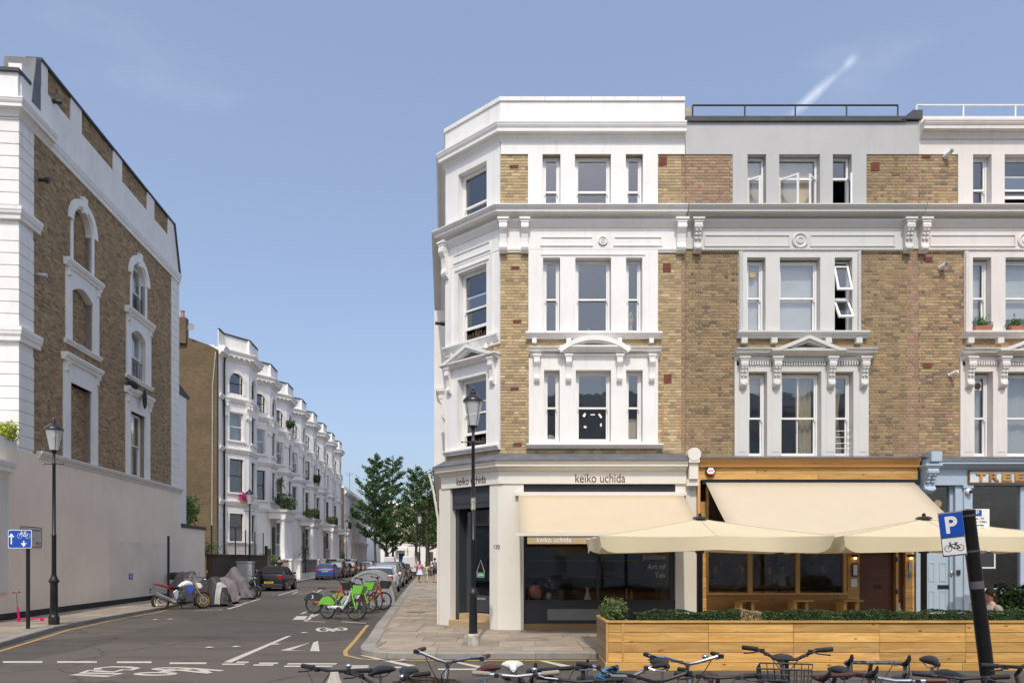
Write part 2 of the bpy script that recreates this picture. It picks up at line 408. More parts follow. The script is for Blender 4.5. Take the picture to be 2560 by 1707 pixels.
# ------------------------------------------------------------------ ground, road, pavements
def asphalt():
    m, t, b = nmat('worn asphalt'); geo = t.nodes.new('ShaderNodeNewGeometry'); P = geo.outputs['Position']
    fine = noise_(t, P, 130, 3, .8); mid = noise_(t, P, 9, 5, .7); big = noise_(t, P, .35, 5, .6)
    mp = t.nodes.new('ShaderNodeMapping'); mp.inputs['Scale'].default_value = (.35,1.6,1); L(t, P, mp.inputs[0])
    streak = noise_(t, mp.outputs[0], .9, 6, .65)
    cc = mixc_(t, rng(t, fine, .3, .75), (.052,.043,.034,1), (.135,.115,.092,1))
    cc = mixc_(t, rng(t, big, .35, .7, 0, .6), cc, (.105,.092,.079,1))
    cc = mixc_(t, rng(t, streak, .52, .68, 0, .7), cc, (.05,.045,.041,1))
    cc = mixc_(t, rng(t, mid, .62, .8, 0, .3), cc, (.16,.15,.135,1))
    vo = N(t, 'ShaderNodeTexVoronoi', feature='DISTANCE_TO_EDGE', Scale=.22); 
    wv = N(t, 'ShaderNodeVectorMath', operation='ADD'); nn = N(t, 'ShaderNodeTexNoise', Scale=1.2, Detail=5); L(t, P, nn.inputs['Vector'])
    L(t, P, wv.inputs[0]); L(t, nn.outputs['Color'], wv.inputs[1]); L(t, wv.outputs[0], vo.inputs['Vector'])
    cc = mixc_(t, rng(t, vo.outputs['Distance'], .0, .012, .75, 0), cc, (.03,.028,.026,1))
    v2 = N(t, 'ShaderNodeTexVoronoi', feature='F1', Scale=.16, distance='CHEBYCHEV'); L(t, P, v2.inputs['Vector']); sp = t.nodes.new('ShaderNodeSeparateColor'); L(t, v2.outputs['Color'], sp.inputs[0])
    cc = mixc_(t, 1.0, cc, mixc_(t, sp.outputs[0], (.8,.8,.8,1), (1.16,1.15,1.13,1)), 'MULTIPLY')
    oil = noise_(t, P, 1.1, 3, .5); cc = mixc_(t, rng(t, oil, .64, .74, 0, .6), cc, (.035,.032,.03,1))
    L(t, cc, b.inputs['Base Color']); b.inputs['Roughness'].default_value = .86
    bump_(t, b, fine, .5, .006); return m
def stone(name, c, var=.22, scale=2.0, objv=.16):
    m, t, b = nmat(name); geo = t.nodes.new('ShaderNodeNewGeometry'); P = geo.outputs['Position']
    oi = t.nodes.new('ShaderNodeObjectInfo')
    n1 = noise_(t, P, scale, 6, .65); n2 = noise_(t, P, 60, 4, .7)
    mp = t.nodes.new('ShaderNodeMapping'); mp.inputs['Scale'].default_value = (1.1,3.2,1); L(t, P, mp.inputs[0]); n3 = noise_(t, mp.outputs[0], 1.4, 6, .7)
    cc = mixc_(t, rng(t, n1, .3, .7), tuple(x*(1-var) for x in c[:3])+(1,), tuple(x*(1+var) for x in c[:3])+(1,))
    cc = mixc_(t, rng(t, n3, .55, .75, 0, .5), cc, tuple(x*.55 for x in c[:3])+(1,))
    cc = mixc_(t, rng(t, n2, .3, .8, 0, .35), cc, tuple(x*.6 for x in c[:3])+(1,))
    cc = mixc_(t, 1.0, cc, mixc_(t, oi.outputs['Random'], (1-objv,)*3+(1,), (1+objv,1+objv*.9,1+objv*.7,1)), 'MULTIPLY')
    L(t, cc, b.inputs['Base Color']); b.inputs['Roughness'].default_value = .85
    bump_(t, b, n2, .35, .005); return m
M_asph = asphalt()
M_slab = stone('york stone slab', (.315,.265,.205,1), .26, 2.0, .2)
M_kerb = stone('granite kerb', (.285,.265,.235,1), .15, 5, .12)
M_joint = pm('sandy joint', (.27,.225,.16,1), .95, .2, 8)
def paint_mat(name, c, wear):
    m, t, b = nmat(name); geo = t.nodes.new('ShaderNodeNewGeometry'); P = geo.outputs['Position']
    n = noise_(t, P, 22, 5, .75); n2 = noise_(t, P, 3, 4)
    cc = mixc_(t, rng(t, n, wear, wear+.14), c, (.12,.11,.1,1)); cc = mixc_(t, rng(t, n2, .4, .8, 0, .3), cc, tuple(x*.6 for x in c[:3])+(1,))
    L(t, cc, b.inputs['Base Color']); b.inputs['Roughness'].default_value = .7; return m
M_line = paint_mat('worn white road paint', (.55,.51,.43,1), .54)
M_yel = paint_mat('worn yellow road paint', (.50,.31,.08,1), .5)

road = MB().box(-700,700,-60,900,-.5,0).build('road', M_asph); tag(road, kind='structure')
SD = -0.095                                   # side street runs a little to the left
# right-hand pavement: front kerb, rounded corner, side kerb
KR = [(34,13.35),(-1.7,13.35),(-2.2,13.37),(-2.65,13.55),(-2.95,13.95),(-3.07,14.4),(-3.24,15.92),(-3.70,19.45),(-7.12,49.4),(-11.7,90),(-16.2,130),(34,130)]
def inset(poly, d):
    out = []; n = len(poly)
    for i in range(n):
        a, b, c = Vector(poly[i-1]), Vector(poly[i]), Vector(poly[(i+1)%n])
        e1, e2 = (b-a).normalized(), (c-b).normalized(); n1, n2 = Vector((e1.y,-e1.x)), Vector((e2.y,-e2.x))
        w = (n1+n2)/(1+n1.dot(n2)); out.append(tuple(b+w*d))
    return out
def clip(sub, conv):                          # Sutherland-Hodgman, conv clockwise seen from above
    out = list(sub); n = len(conv)
    for i in range(n):
        a, b = Vector(conv[i]), Vector(conv[(i+1)%n]); e = b-a
        ins = lambda p: e.x*(p[1]-a.y)-e.y*(p[0]-a.x) <= 1e-9
        res = []
        for k in range(len(out)):
            p, q = out[k-1], out[k]; ip, iq = ins(p), ins(q)
            if ip != iq:
                d = Vector((q[0]-p[0], q[1]-p[1])); den = e.x*d.y-e.y*d.x
                tt = -(e.x*(p[1]-a.y)-e.y*(p[0]-a.x))/den; res.append((p[0]+d.x*tt, p[1]+d.y*tt))
            if iq: res.append(q)
        out = res
        if not out: return []
    return out
KH = .12
pr = MB().poly([(p[0],p[1]) for p in inset(KR, .06)], -.2, KH-.012, 'xy').build('pavement', M_joint); tag(pr, kind='structure')
def kerbstones(line, parent, w=.3, length=.95, z=KH, drop=None):
    # line: list of xy with the pavement on the right of travel
    acc = []; cum = [0]
    for i in range(len(line)-1): cum.append(cum[-1]+math.dist(line[i], line[i+1]))
    def at(s):
        s = max(0, min(cum[-1]-1e-6, s))
        for i in range(len(cum)-1):
            if s <= cum[i+1]:
                k = (s-cum[i])/(cum[i+1]-cum[i]); p = Vector(line[i]).lerp(Vector(line[i+1]), k)
                d = (Vector(line[i+1])-Vector(line[i])).normalized(); return p, d
    s = 0.0; i = 0
    while s < cum[-1]-.02:
        e = min(cum[-1], s+length*random.uniform(.9,1.1))
        if i == 240: e = cum[-1]
        pts = [s+.004]+[c for c in cum if s+.03 < c < e-.03]+[e-.004]
        outer = [at(q)[0] for q in pts]
        nor = []
        for j, q in enumerate(pts):
            a = at(max(s,q-.05))[1]; b = at(min(e,q+.05))[1]; d = (a+b).normalized(); nor.append(Vector((d.y,-d.x)))
        inner = [p+n_*w for p, n_ in zip(outer, nor)]
        o2 = [p+n_*.018 for p, n_ in zip(outer, nor)]
        zt = z+random.uniform(-.004,.004)
        if drop: zt = z*min(1, max(.12, drop(outer[0])))
        m = MB(); n = len(pts)
        vs = [(p.x,p.y,-.1) for p in outer]+[(p.x,p.y,zt-.02) for p in outer]+[(p.x,p.y,zt) for p in o2]+[(p.x,p.y,zt) for p in inner]+[(p.x,p.y,-.1) for p in inner]
        fs = []
        for r_ in range(4):
            for j in range(n-1): fs.append((r_*n+j, r_*n+j+1, (r_+1)*n+j+1, (r_+1)*n+j))
        fs += [tuple(r_*n for r_ in range(5)), tuple(r_*n+n-1 for r_ in range(4,-1,-1))]
        m.add(vs, fs); m.build('kerb_stone', M_kerb, parent); s = e; i += 1
    return
kerbstones([(9,13.35)]+KR[1:10], pr)
inn = inset(KR, .312)
def slab_obj(pts, parent, z=KH):
    c = Vector((sum(p[0] for p in pts)/len(pts), sum(p[1] for p in pts)/len(pts)))
    ar = abs(sum(pts[i-1][0]*pts[i][1]-pts[i][0]*pts[i-1][1] for i in range(len(pts))))/2
    if ar < .02: return
    sh = [(c.x+(p[0]-c.x)*(1-.008/max(.1,abs(p[0]-c.x))), c.y+(p[1]-c.y)*(1-.008/max(.1,abs(p[1]-c.y)))) for p in pts]
    zt = z+random.uniform(-.003,.003)
    MB().poly(sh, z-.05, zt, 'xy').build('paving_slab', M_slab, parent)
# front strip in rows parallel to the facade, then the side strip rows along the side street
y = 13.65; rows = [.62,.9,.75,.7,.62,.75]
cnt = 0
for h in rows:
    x = -4.0+random.uniform(0,.4)
    while x < 3.0:
        w = random.choice([.6,.75,.9,1.05,1.2])
        if not (x > -.1 and y > 17.4):
            q = clip([(x,y),(x,y+h),(x+w,y+h),(x+w,y)], inn)
            if q: slab_obj(q, pr); cnt += 1
        x += w
    y += h
yend = y
while y < 52:
    h = random.choice([.6,.75,.9])
    x = -.6+SD*(y-17.7)+random.uniform(-.3,0)
    while x > -9:
        w = random.choice([.6,.75,.9]) if y < 30 else random.choice([.9,1.2])
        q = clip([(x-w,y),(x-w,y+h),(x,y+h),(x,y)], inn)
        if q: slab_obj(q, pr); cnt += 1
        x -= w
        if cnt > 290: break
    y += h
    if cnt > 290: break
far = clip([(-30,y),(-30,129),(3,129),(3,y)], inn)
MB().poly(far, KH-.05, KH, 'xy').build('paving', M_slab, pr)
# left-hand pavement
KL = [(-10.35,13.2),(-10.6,14.2),(-11.2,16.24),(-11.94,18.65),(-12.4,21.4),(-12.75,25.1),(-15.3,42),(-17.75,61),(-20.6,88),(-25,130)]
plp = [(-60,13.2)]+[(-60,130)]+[(p[0]-.06,p[1]) for p in reversed(KL)]
pl = MB().poly(plp, -.2, KH-.012, 'xy').build('pavement', M_joint); tag(pl, kind='structure')
kerbstones(list(reversed(KL)), pl, drop=lambda p: (p.y-13.6)/2.4)
def xk(y):
    for i in range(len(KL)-1):
        if KL[i][1] <= y <= KL[i+1][1]:
            k = (y-KL[i][1])/(KL[i+1][1]-KL[i][1]); return KL[i][0]+(KL[i+1][0]-KL[i][0])*k
    return KL[-1][0]
y = 14.0; n = 0
while y < 38:
    h = random.choice([.6,.75,.9]); x0, x1 = -17.2, xk(y+h/2)-.32
    x = x1
    while x > x0:
        w = random.choice([.6,.75,.9])
        a, b = xk(y)-xk(y+h/2), xk(y+h)-xk(y+h/2)
        slab_obj([(x-w+a,y),(x-w+b,y+h),(x+b,y+h),(x+a,y)], pl); n += 1; x -= w
    y += h
slf = [(-17.2,y),(-60,y),(-60,129)]+[(xk(t_)-.32,t_) for t_ in (129,100,88,61,50,42,y+.01)]
MB().poly(slf, KH-.05, KH, 'xy').build('paving', M_slab, pl)

# ------------------------------------------------------------------ road markings (paint sheets on the road)
MZ = .005
def mark(pts, name='white_line', mat=None, world=False):
    q = [Vector((p[0],p[1],MZ)) for p in pts] if world else [gp(u,v,MZ) for u, v in pts]
    m = MB(); m.add(q, [tuple(range(len(q)))]); return m.build(name, mat or M_line, road)
def stroke(pts, w, name='white_line', mat=None, world=False, closed=False, z=MZ):
    q = [Vector((p[0],p[1],0)) for p in pts] if world else [gp(u,v,0) for u, v in pts]
    if closed: q.append(q[0])
    vs, fs = [], []
    for i, p in enumerate(q):
        a = q[i-1] if i > 0 else (q[-2] if closed else p); b = q[i+1] if i < len(q)-1 else (q[1] if closed else p)
        d = (b-a).normalized(); nn = Vector((-d.y,d.x,0))*w/2
        vs += [(p.x+nn.x,p.y+nn.y,z),(p.x-nn.x,p.y-nn.y,z)]
    for i in range(len(q)-1): fs.append((2*i,2*i+1,2*i+3,2*i+2))
    return MB().add(vs, fs).build(name, mat or M_line, road)
for a, b, v in ((7,106,1653.5),(143,242,1653.5),(292,379,1654),(424,516,1656.5)):
    mark([(a,v-2),(b,v-2),(b,v+2.2),(a,v+2.2)], 'dashed_line')
mark([(729,1588),(717,1589),(559,1654),(578,1655)], 'diagonal_line')
for a, b, v in ((590,620,1654),(646,694,1656.5),(717,840,1658),(869,920,1663.5),(554,610,1659),(632,682,1661),(709,830,1664),(869,920,1668),(965,1002,1667)):
    mark([(a+3,v-1.6),(b+3,v-1.6),(b,v+1.8),(a,v+1.8)], 'give_way_line')
tri_o = [gp(705,1626,0), gp(793,1600,0), gp(791,1629,0)]; cen = sum(tri_o, Vector())/3
stroke([(p.x*.86+cen.x*.14,p.y*.86+cen.y*.14) for p in tri_o], .2, 'give_way_triangle', world=True, closed=True)
mark([(899,1637),(909,1637),(1040,1662),(1020,1665)], 'white_line')
mark([(1121,1651),(1133,1651),(1222,1667.5),(1197,1669)], 'white_line')
mark([(1349,1651),(1366,1651),(1448,1667),(1422,1670)], 'white_line')
mark([(1095,1670),(1206,1670),(1206,1673.5),(1095,1673.5)], 'white_line'); mark([(1423,1671),(1540,1671),(1540,1674),(1423,1674)], 'white_line')
c3 = lambda pts: [(x/2.8157,1150+y/2.8157) for x, y in pts]
c5 = lambda pts: [(340+x/2.94,1300+y/2.94) for x, y in pts]
stroke(c3([(510,1508),(770,1521),(848,1503),(572,1497),(628,1479),(700,1484),(800,1490),(868,1473),(925,1476),(962,1464),(900,1455),(780,1454),(685,1463),(692,1474)]), .13, 'arrow_marking')
def ell(cx, cy, rx, ry, n=20): return [(cx+rx*math.cos(6.2832*k/n), cy+ry*math.sin(6.2832*k/n)) for k in range(n)]
def bike_symbol(W1, W2, bars, w, conv):
    # a painted bicycle: each stroke a sheet of its own, 1 mm apart in height
    z = MZ
    for e in (W1, W2): stroke(conv(e), w, 'cycle_symbol', closed=True, z=z); z += .001
    for b in bars: stroke(conv(b), w, 'cycle_symbol', z=z); z += .001
bike_symbol(ell(1095,1503,128,9), ell(1215,1469,124,8), [[(1110,1500),(1260,1477),(1480,1500)],[(1340,1466),(1565,1483)],[(1400,1470),(1475,1500)],[(1215,1470),(1110,1500)]], .12, c3)
bike_symbol(ell(1375,803,40,14), ell(1505,800,38,10), [[(1375,803),(1420,795),(1450,818),(1505,800)],[(1450,818),(1440,800)],[(1350,792),(1390,790)]], .1, c5)
mark(c5([(1182,703),(1262,703),(1240,729),(1150,729)]), 'bay_marking'); stroke(c5([(1300,690),(1270,728),(1240,741),(1390,747)]), .1, 'bay_marking')
stroke(c5([(1512,745),(1690,757)]), .1, 'bay_marking'); stroke(c5([(1215,688),(1250,672)]), .1, 'bay_marking'); stroke(c5([(1290,712),(1340,690)]), .1, 'bay_marking')
stroke(c5([(1045,551),(1185,511),(1362,509),(1295,551)]), .12, 'bay_marking', closed=True)
stroke(c5([(1150,541),(1190,524),(1300,522),(1320,530),(1200,540)]), .1, 'bay_marking')
stroke(c3([(1360,1061),(1560,1050),(1640,1030)]), .1, 'bay_marking')
for a, b in (((1545,1054),(1640,1030)),((1600,1047),(1700,1020)),((1655,1020),(1760,995)),((1700,1015),(1830,975))): stroke(c3([a,b]), .12, 'bay_marking')
stroke(c5([(1120,462),(1160,455)]), .1, 'bay_marking'); stroke(c5([(1000,548),(1025,545)]), .1, 'bay_marking')
# yellow lines
def offs(line, d):
    out = []
    for i, p in enumerate(line):
        a = Vector(line[max(0,i-1)]); b = Vector(line[min(len(line)-1,i+1)]); e = (b-a).normalized(); out.append((p[0]-e.y*-d*-1, p[1]-e.x*d*-1*-1) if False else (p[0]-e.y*d, p[1]+e.x*d))
    return out
stroke([(6,13.1),(-1.6,13.1),(-2.3,13.13),(-2.85,13.35),(-3.22,13.8),(-3.38,14.4),(-3.55,15.9),(-4.0,19.4),(-4.1,20.2)], .09, 'yellow_line', M_yel, True)
stroke([(p[0]+.27,p[1]) for p in KL[:6]]+[(-12.9,27)], .09, 'yellow_line', M_yel, True)
# gully grate and covers
gm = MB()
for k in range(6): gm.box(-4.55+.07*k,-4.51+.07*k,20.2,20.62,.001,.008)
gm.build('gully_grate', M_slate, road)
for u, v in ((1062,1492),(1040,1530)):
    p = gp(u,v,KH); MB().box(p.x-.3,p.x+.3,p.y-.22,p.y+.22,KH-.03,KH+.006).build('access_cover', pm('worn iron cover', (.13,.115,.1,1), .6, .2, 20, .3, 60), pr)
p = gp(663,1595); 
for i, (u, v) in enumerate(((523,1619),(425,1548),(1008,1651),(590,1617),(690,1611),(388,1549),(1240,1560),(760,1582))):
    p = gp(u, v); rr = random.Random(i)
    sc = MB(); sc.add([(p.x-.09,p.y-.03,.012),(p.x+.04,p.y-.05,.02),(p.x+.1,p.y+.03,.012),(p.x-.03,p.y+.06,.024)], [(0,1,2,3)])
    LBL = ['litter scrap on open asphalt left of the painted triangle','litter scrap in the road by the motorcycle front wheel','litter scrap near the kerb by the handlebars','litter scrap below the diagonal line','litter scrap between diagonal line and triangle','litter scrap by the yellow line near the motorcycle','litter scrap on the pavement outside the tea shop','litter scrap beside the parked hire bikes'][i]
    tag(sc.build('paper_scrap', pm('dirty paper', (.6,.58,.53,1), .8), None), LBL, 'litter', 'litter scraps on the road')
# ------------------------------------------------------------------ facade tool kit (local: x along wall, y into the wall, z up)
PAL = {
 'yellow': [((0.469,0.330,0.143),5),((0.426,0.301,0.127),5),((0.512,0.374,0.169),3),((0.358,0.253,0.116),2.5),((0.290,0.219,0.127),1.2),((0.396,0.234,0.116),0.6),((0.551,0.427,0.223),1)],
 'brown': [((0.287,0.190,0.077),5),((0.253,0.167,0.070),4),((0.321,0.218,0.093),3),((0.207,0.139,0.067),2),((0.155,0.112,0.064),1),((0.266,0.142,0.070),0.7)],
 'red': [((0.326,0.190,0.108),4),((0.311,0.187,0.102),4),((0.370,0.226,0.125),3),((0.285,0.163,0.095),2),((0.218,0.155,0.105),1),((0.362,0.163,0.095),1)],
 'dark': [((0.357,0.233,0.095),4),((0.304,0.197,0.083),4),((0.409,0.279,0.118),3),((0.245,0.162,0.090),2.2),((0.173,0.122,0.083),1.1),((0.357,0.162,0.093),0.8)],
}
def pickcol(pal, rnd):
    tot = sum(w for c, w in PAL[pal]); r = rnd.random()*tot
    for c, w in PAL[pal]:
        r -= w
        if r <= 0: break
    k = rnd.uniform(.86,1.14); return (c[0]*k, c[1]*k, c[2]*k, 1)
_unit = {}
def unit_brick(L_, H_, D_):
    key = (round(L_,3), round(H_,3))
    if key not in _unit:
        m = MB(); m.cc = (1,1,1,1); a = .004
        m.add([(0,0,0),(L_,0,0),(L_,0,H_),(0,0,H_),(a,-D_,a),(L_-a,-D_,a),(L_-a,-D_,H_-a),(a,-D_,H_-a)], [(4,5,6,7),(0,1,5,4),(1,2,6,5),(2,3,7,6),(3,0,4,7)])
        o = m.build('brick', M_brick); _unit[key] = o.data; bpy.data.objects.remove(o, do_unlink=True)
    return _unit[key]
def bricks(parent, areas, holes, pal, M=None, course=.075, seed=1, nind=300, yf=.0, depth=.009, stretch=.225, indsel=None):
    """Flemish bond over the given areas (x0,x1,z0,z1[,pal]); first nind whole bricks are objects, rest one mesh"""
    rnd = random.Random(seed); st = MB(M); whole = []; j = .010
    for ar in areas:
        x0, x1, z0, z1 = ar[:4]; pl_ = ar[4] if len(ar) > 4 else pal
        n0 = int(z0/course); r = n0
        while r*course < z1-.02:
            za, zb = max(z0, r*course), min(z1, r*course+course-j)
            if zb-za < .025: r += 1; continue
            x = -((stretch*1.5)*(r % 2)*.5) + math.floor(x0/(stretch*1.5)-1)*(stretch*1.5); k = 0
            while x < x1:
                w = stretch if k % 2 == 0 else stretch*.5
                a, b = max(x, x0), min(x+w-j, x1); x += w; k += 1
                if b-a < .03: continue
                segs = [(a,b)]
                for h in holes:
                    if h[3] <= za+.01 or h[2] >= zb-.01: continue
                    ns = []
                    for (p, q) in segs:
                        if h[1] <= p or h[0] >= q: ns.append((p,q)); continue
                        if h[0]-p > .03: ns.append((p,h[0]))
                        if q-h[1] > .03: ns.append((h[1],q))
                    segs = ns
                for (p, q) in segs:
                    full = abs((q-p)-(w-j)) < 1e-4 and abs((zb-za)-(course-j)) < 1e-4
                    if full: whole.append((p,za,q-p,zb-za,pl_))
                    else: _brick(st, p, q, za, zb, yf, depth, pickcol(pl_, rnd))
            r += 1
    if indsel: whole.sort(key=indsel)
    nsel = min(nind, len(whole))
    for i, (p, za, w, h, pl_) in enumerate(whole):
        c = pickcol(pl_, rnd)
        if i < nsel:
            o = bpy.data.objects.new('brick', unit_brick(w, h, depth)); col.objects.link(o); o.parent = parent
            T = Matrix.Translation((p, yf+depth-.0015+rnd.uniform(-.0012,.0012)-.0, za))
            o.matrix_local = (M @ T) if M is not None else T; o.color = c
        else: _brick(st, p, p+w, za, za+h, yf+rnd.uniform(-.0012,.0012), depth, c)
    if st.v:
        o = st.build('brickwork', M_brick, parent, fixn=False); tag(o, kind='stuff')
def _brick(m, a, b, c, d, y, D, cc):
    m.cc = cc; e = .004
    m.add([(a,y+D,c),(b,y+D,c),(b,y+D,d),(a,y+D,d),(a+e,y,c+e),(b-e,y,c+e),(b-e,y,d-e),(a+e,y,d-e)], [(4,5,6,7),(0,1,5,4),(1,2,6,5),(2,3,7,6),(3,0,4,7)])

C_CORN = [(0,0),(1,0),(1,.10),(.96,.13),(.93,.22),(.84,.34),(.79,.38),(.79,.58),(.42,.62),(.40,.70),(.22,.84),(.16,.9),(.16,.97),(.08,1),(0,1)]
C_SILL = [(0,0),(1,0),(1,.28),(.9,.36),(.82,.55),(.55,.72),(.5,1),(0,1)]
C_BOX = [(0,0),(1,0),(1,1),(0,1)]
def prof(shape, zt, zb, proj, back=.03, base=0.0): return [((-back if o == 0 else base+o*proj), zt-(zt-zb)*t) for o, t in shape]
def corn(name, mat, parent, zt, zb, proj, path, M=None, shape=C_CORN, base=0.0):
    return MB(M).mould(prof(shape, zt, zb, proj, base=base), path).build(name, mat, parent)

def pane(name, parent, x0, x1, z0, z1, y, M=None, mat=None):
    return MB(M).box(x0,x1,y,y+.006,z0,z1).build(name, mat or M_glass, parent)
def sash(parent, x0, x1, z0, z1, zm, y=.13, M=None, mat=None, muntin=False, lift=0.0, fr=.045, horns=True, glass=None):
    mat = mat or M_frame
    m = MB(M); t = fr
    m.box(x0,x0+t,y,y+.1,z0,z1).box(x1-t,x1,y,y+.1,z0,z1).box(x0+t,x1-t,y,y+.1,z1-t,z1).box(x0+t,x1-t,y-.03,y+.1,z0,z0+t*.8)
    a, b = x0+t+.002, x1-t-.002; s = .038; zb = z0+t*.8+.002
    def leaf(za, zt, yy, rb):
        m.box(a,a+s,yy,yy+.035,za,zt).box(b-s,b,yy,yy+.035,za,zt).box(a+s,b-s,yy,yy+.035,zt-s,zt).box(a+s,b-s,yy,yy+.035,za,za+rb)
        if muntin: m.box((a+b)/2-.012,(a+b)/2+.012,yy+.004,yy+.03,za+rb,zt-s)
    leaf(zm-.02, z1-t-.002, y+.015, .045)
    leaf(zb+lift, zm+.022+lift, y+.056, .07)
    if horns:
        for q in (a, b-s*.7): m.box(q,q+s*.7,y+.016,y+.048,zm-.075,zm-.02)
    w = m.build('window', mat, parent)
    pane('pane', w, a+s, b-s, zm+.025, z1-t-s-.002, y+.03, M, glass)
    pane('pane', w, a+s, b-s, zb+.07+lift, zm-.016+lift, y+.072, M, glass)
    return w
def curtain(parent, x0, x1, z0, z1, y, mat, M=None, amp=.03, gather=0.0, name='curtain', n=22, seed=0):
    rnd = random.Random(seed); vs, fs = [], []
    rows = 6
    for r in range(rows+1):
        t = r/rows; z = z0+(z1-z0)*t
        g = 1-gather*math.sin(math.pi*min(1,(1-t)*1.2))*.8
        for k in range(n+1):
            q = k/n; x = x0+(x1-x0)*(q*g)
            vs.append((x, y+amp*math.sin(q*19+rnd.uniform(-.2,.2)+t*.8), z))
    for r in range(rows):
        for k in range(n): fs.append((r*(n+1)+k, r*(n+1)+k+1, (r+1)*(n+1)+k+1, (r+1)*(n+1)+k))
    return MB(M).add(vs, fs).build(name, mat, parent, smooth=True)
def scroll_bracket(name, mat, parent, xc, w, zt, zb, out, y0=0.0, M=None, leaf=False, cap=True):
    """console: cap block, S-curved body, small drop at the foot"""
    h = zt-zb; m = MB(M)
    if cap:
        m.box(xc-w*.78,xc+w*.78,y0-out*1.05,y0,zt-h*.06,zt); m.box(xc-w*.62,xc+w*.62,y0-out*.95,y0,zt-h*.13,zt-h*.06)
    pts = []
    S = [(.0,.13),(.86,.13),(.98,.20),(.98,.30),(.80,.38),(.62,.46),(.52,.58),(.48,.70),(.50,.76),(.60,.80),(.62,.87),(.5,.94),(.30,.97),(.22,1.0),(0,1.0)]
    for o, t in S: pts.append((y0-out*o, zt-h*t))
    m.poly(pts, xc-w/2, xc+w/2, 'yz')
    for q in (-1, 1):
        m.lathe([(h*.07,-w*.06),(h*.07,w*.06)], (xc+q*w*.5, y0-out*.72, zt-h*.24), 10, 'x'); m.lathe([(h*.045,-w*.05),(h*.045,w*.05)], (xc+q*w*.5, y0-out*.40, zt-h*.84), 8, 'x')
    if leaf:
        for k in range(4):
            for q in (-1, 1):
                zz = zt-h*(.24+.12*k); oo = out*(1.0-.11*k)
                m.ball((xc+q*w*.24, y0-oo*.86, zz), (w*.22, out*.16, h*.06), 6, 4)
        m.ball((xc, y0-out*.6, zt-h*.9), (w*.34, out*.22, h*.06), 7, 5)
    return m.build(name, mat, parent, smooth=False)
def frame_panel(m, x0, x1, z0, z1, y, t=.03, d=.022):
    m.box(x0,x1,y-d,y,z1-t,z1).box(x0,x1,y-d,y,z0,z0+t).box(x0,x0+t,y-d,y,z0+t,z1-t).box(x1-t,x1,y-d,y,z0+t,z1-t)
def roundel(name, mat, parent, x, z, y, r, M=None):
    return MB(M).lathe([(r,0),(r,-.03),(r*.86,-.045),(r*.72,-.03),(r*.62,-.012),(r*.5,-.012),(r*.46,-.03),(r*.34,-.042),(r*.26,-.02),(r*.12,-.02),(0,-.035)], (x,y,z), 20, 'y').build(name, mat, parent, smooth=True)
def rope(name, mat, parent, p, q, r, M=None):
    """twisted rope moulding"""
    p, q = Vector(p), Vector(q); Ln = (q-p).length; d = (q-p)/Ln; n = max(4,int(Ln/.055)); m = MB(M)
    a = Vector((0,-1,0)); b = d.cross(a)
    for k in range(n):
        c = p+d*((k+.5)*Ln/n); e = (d*.55+b*.83).normalized()
        m.tube([c-e*r*1.25, c, c+e*r*1.25], [r*.45,r*.72,r*.45], 5)
    m.tube([p,q], r*.55, 6)
    return m.build(name, mat, parent, smooth=True)
def room(parent, x0, x1, z0, z1, y0, depth, mat, M=None, name='interior'):
    m = MB(M); y1 = y0+depth
    m.add([(x0,y0,z0),(x1,y0,z0),(x1,y1,z0),(x0,y1,z0),(x0,y0,z1),(x1,y0,z1),(x1,y1,z1),(x0,y1,z1)], [(0,1,2,3),(7,6,5,4),(0,4,5,1)[:0] or (1,5,6,2),(2,6,7,3),(3,7,4,0)])
    return m.build(name, mat, parent, fixn=False)
def airbrick(parent, x, z, w, h, M=None, y=0.0):
    m = MB(M); n = max(3,int(w/.028)); k = max(1,int(h/.03))
    m.box(x-w/2,x+w/2,y-.004,y+.01,z-h/2,z+h/2)
    for i in range(n+1): m.box(x-w/2+i*w/n-.004,x-w/2+i*w/n+.004,y-.014,y-.004,z-h/2,z+h/2)
    for i in range(k+1): m.box(x-w/2,x+w/2,y-.011,y-.004,z-h/2+i*h/k-.004,z-h/2+i*h/k+.004)
    return m.build('air_brick', M_terra, parent)
def textobj(s, parent, mat, x, z, y, height, width=None, M=None, align='CENTER', depth=.006, name='lettering', bold=0.0):
    cu = bpy.data.curves.new('txt', 'FONT'); cu.body = s; cu.size = 1.0; cu.extrude = .01; cu.offset = bold; cu.align_x = 'LEFT'
    ob = bpy.data.objects.new('txt', cu); col.objects.link(ob)
    dg = bpy.context.evaluated_depsgraph_get(); me = bpy.data.meshes.new_from_object(ob.evaluated_get(dg))
    bpy.data.objects.remove(ob, do_unlink=True)
    xs = [v.co.x for v in me.vertices]; ys = [v.co.y for v in me.vertices]; zs = [v.co.z for v in me.vertices]
    sz = height/(max(ys)-min(ys)); sx = (width/(max(xs)-min(xs))) if width else sz; W = (max(xs)-min(xs))*sx
    x_off = {'CENTER': -W/2, 'LEFT': 0, 'RIGHT': -W}[align]
    zr = max(zs)-min(zs)
    for v in me.vertices:
        c = Vector((x+x_off+(v.co.x-min(xs))*sx, y-(v.co.z-min(zs))/zr*depth, z+(v.co.y-min(ys))*sz))
        v.co = (M @ c) if M is not None else c
    me.name = name; me.materials.clear(); me.materials.append(mat)
    o = bpy.data.objects.new(name, me); col.objects.link(o); o.parent = parent; return o
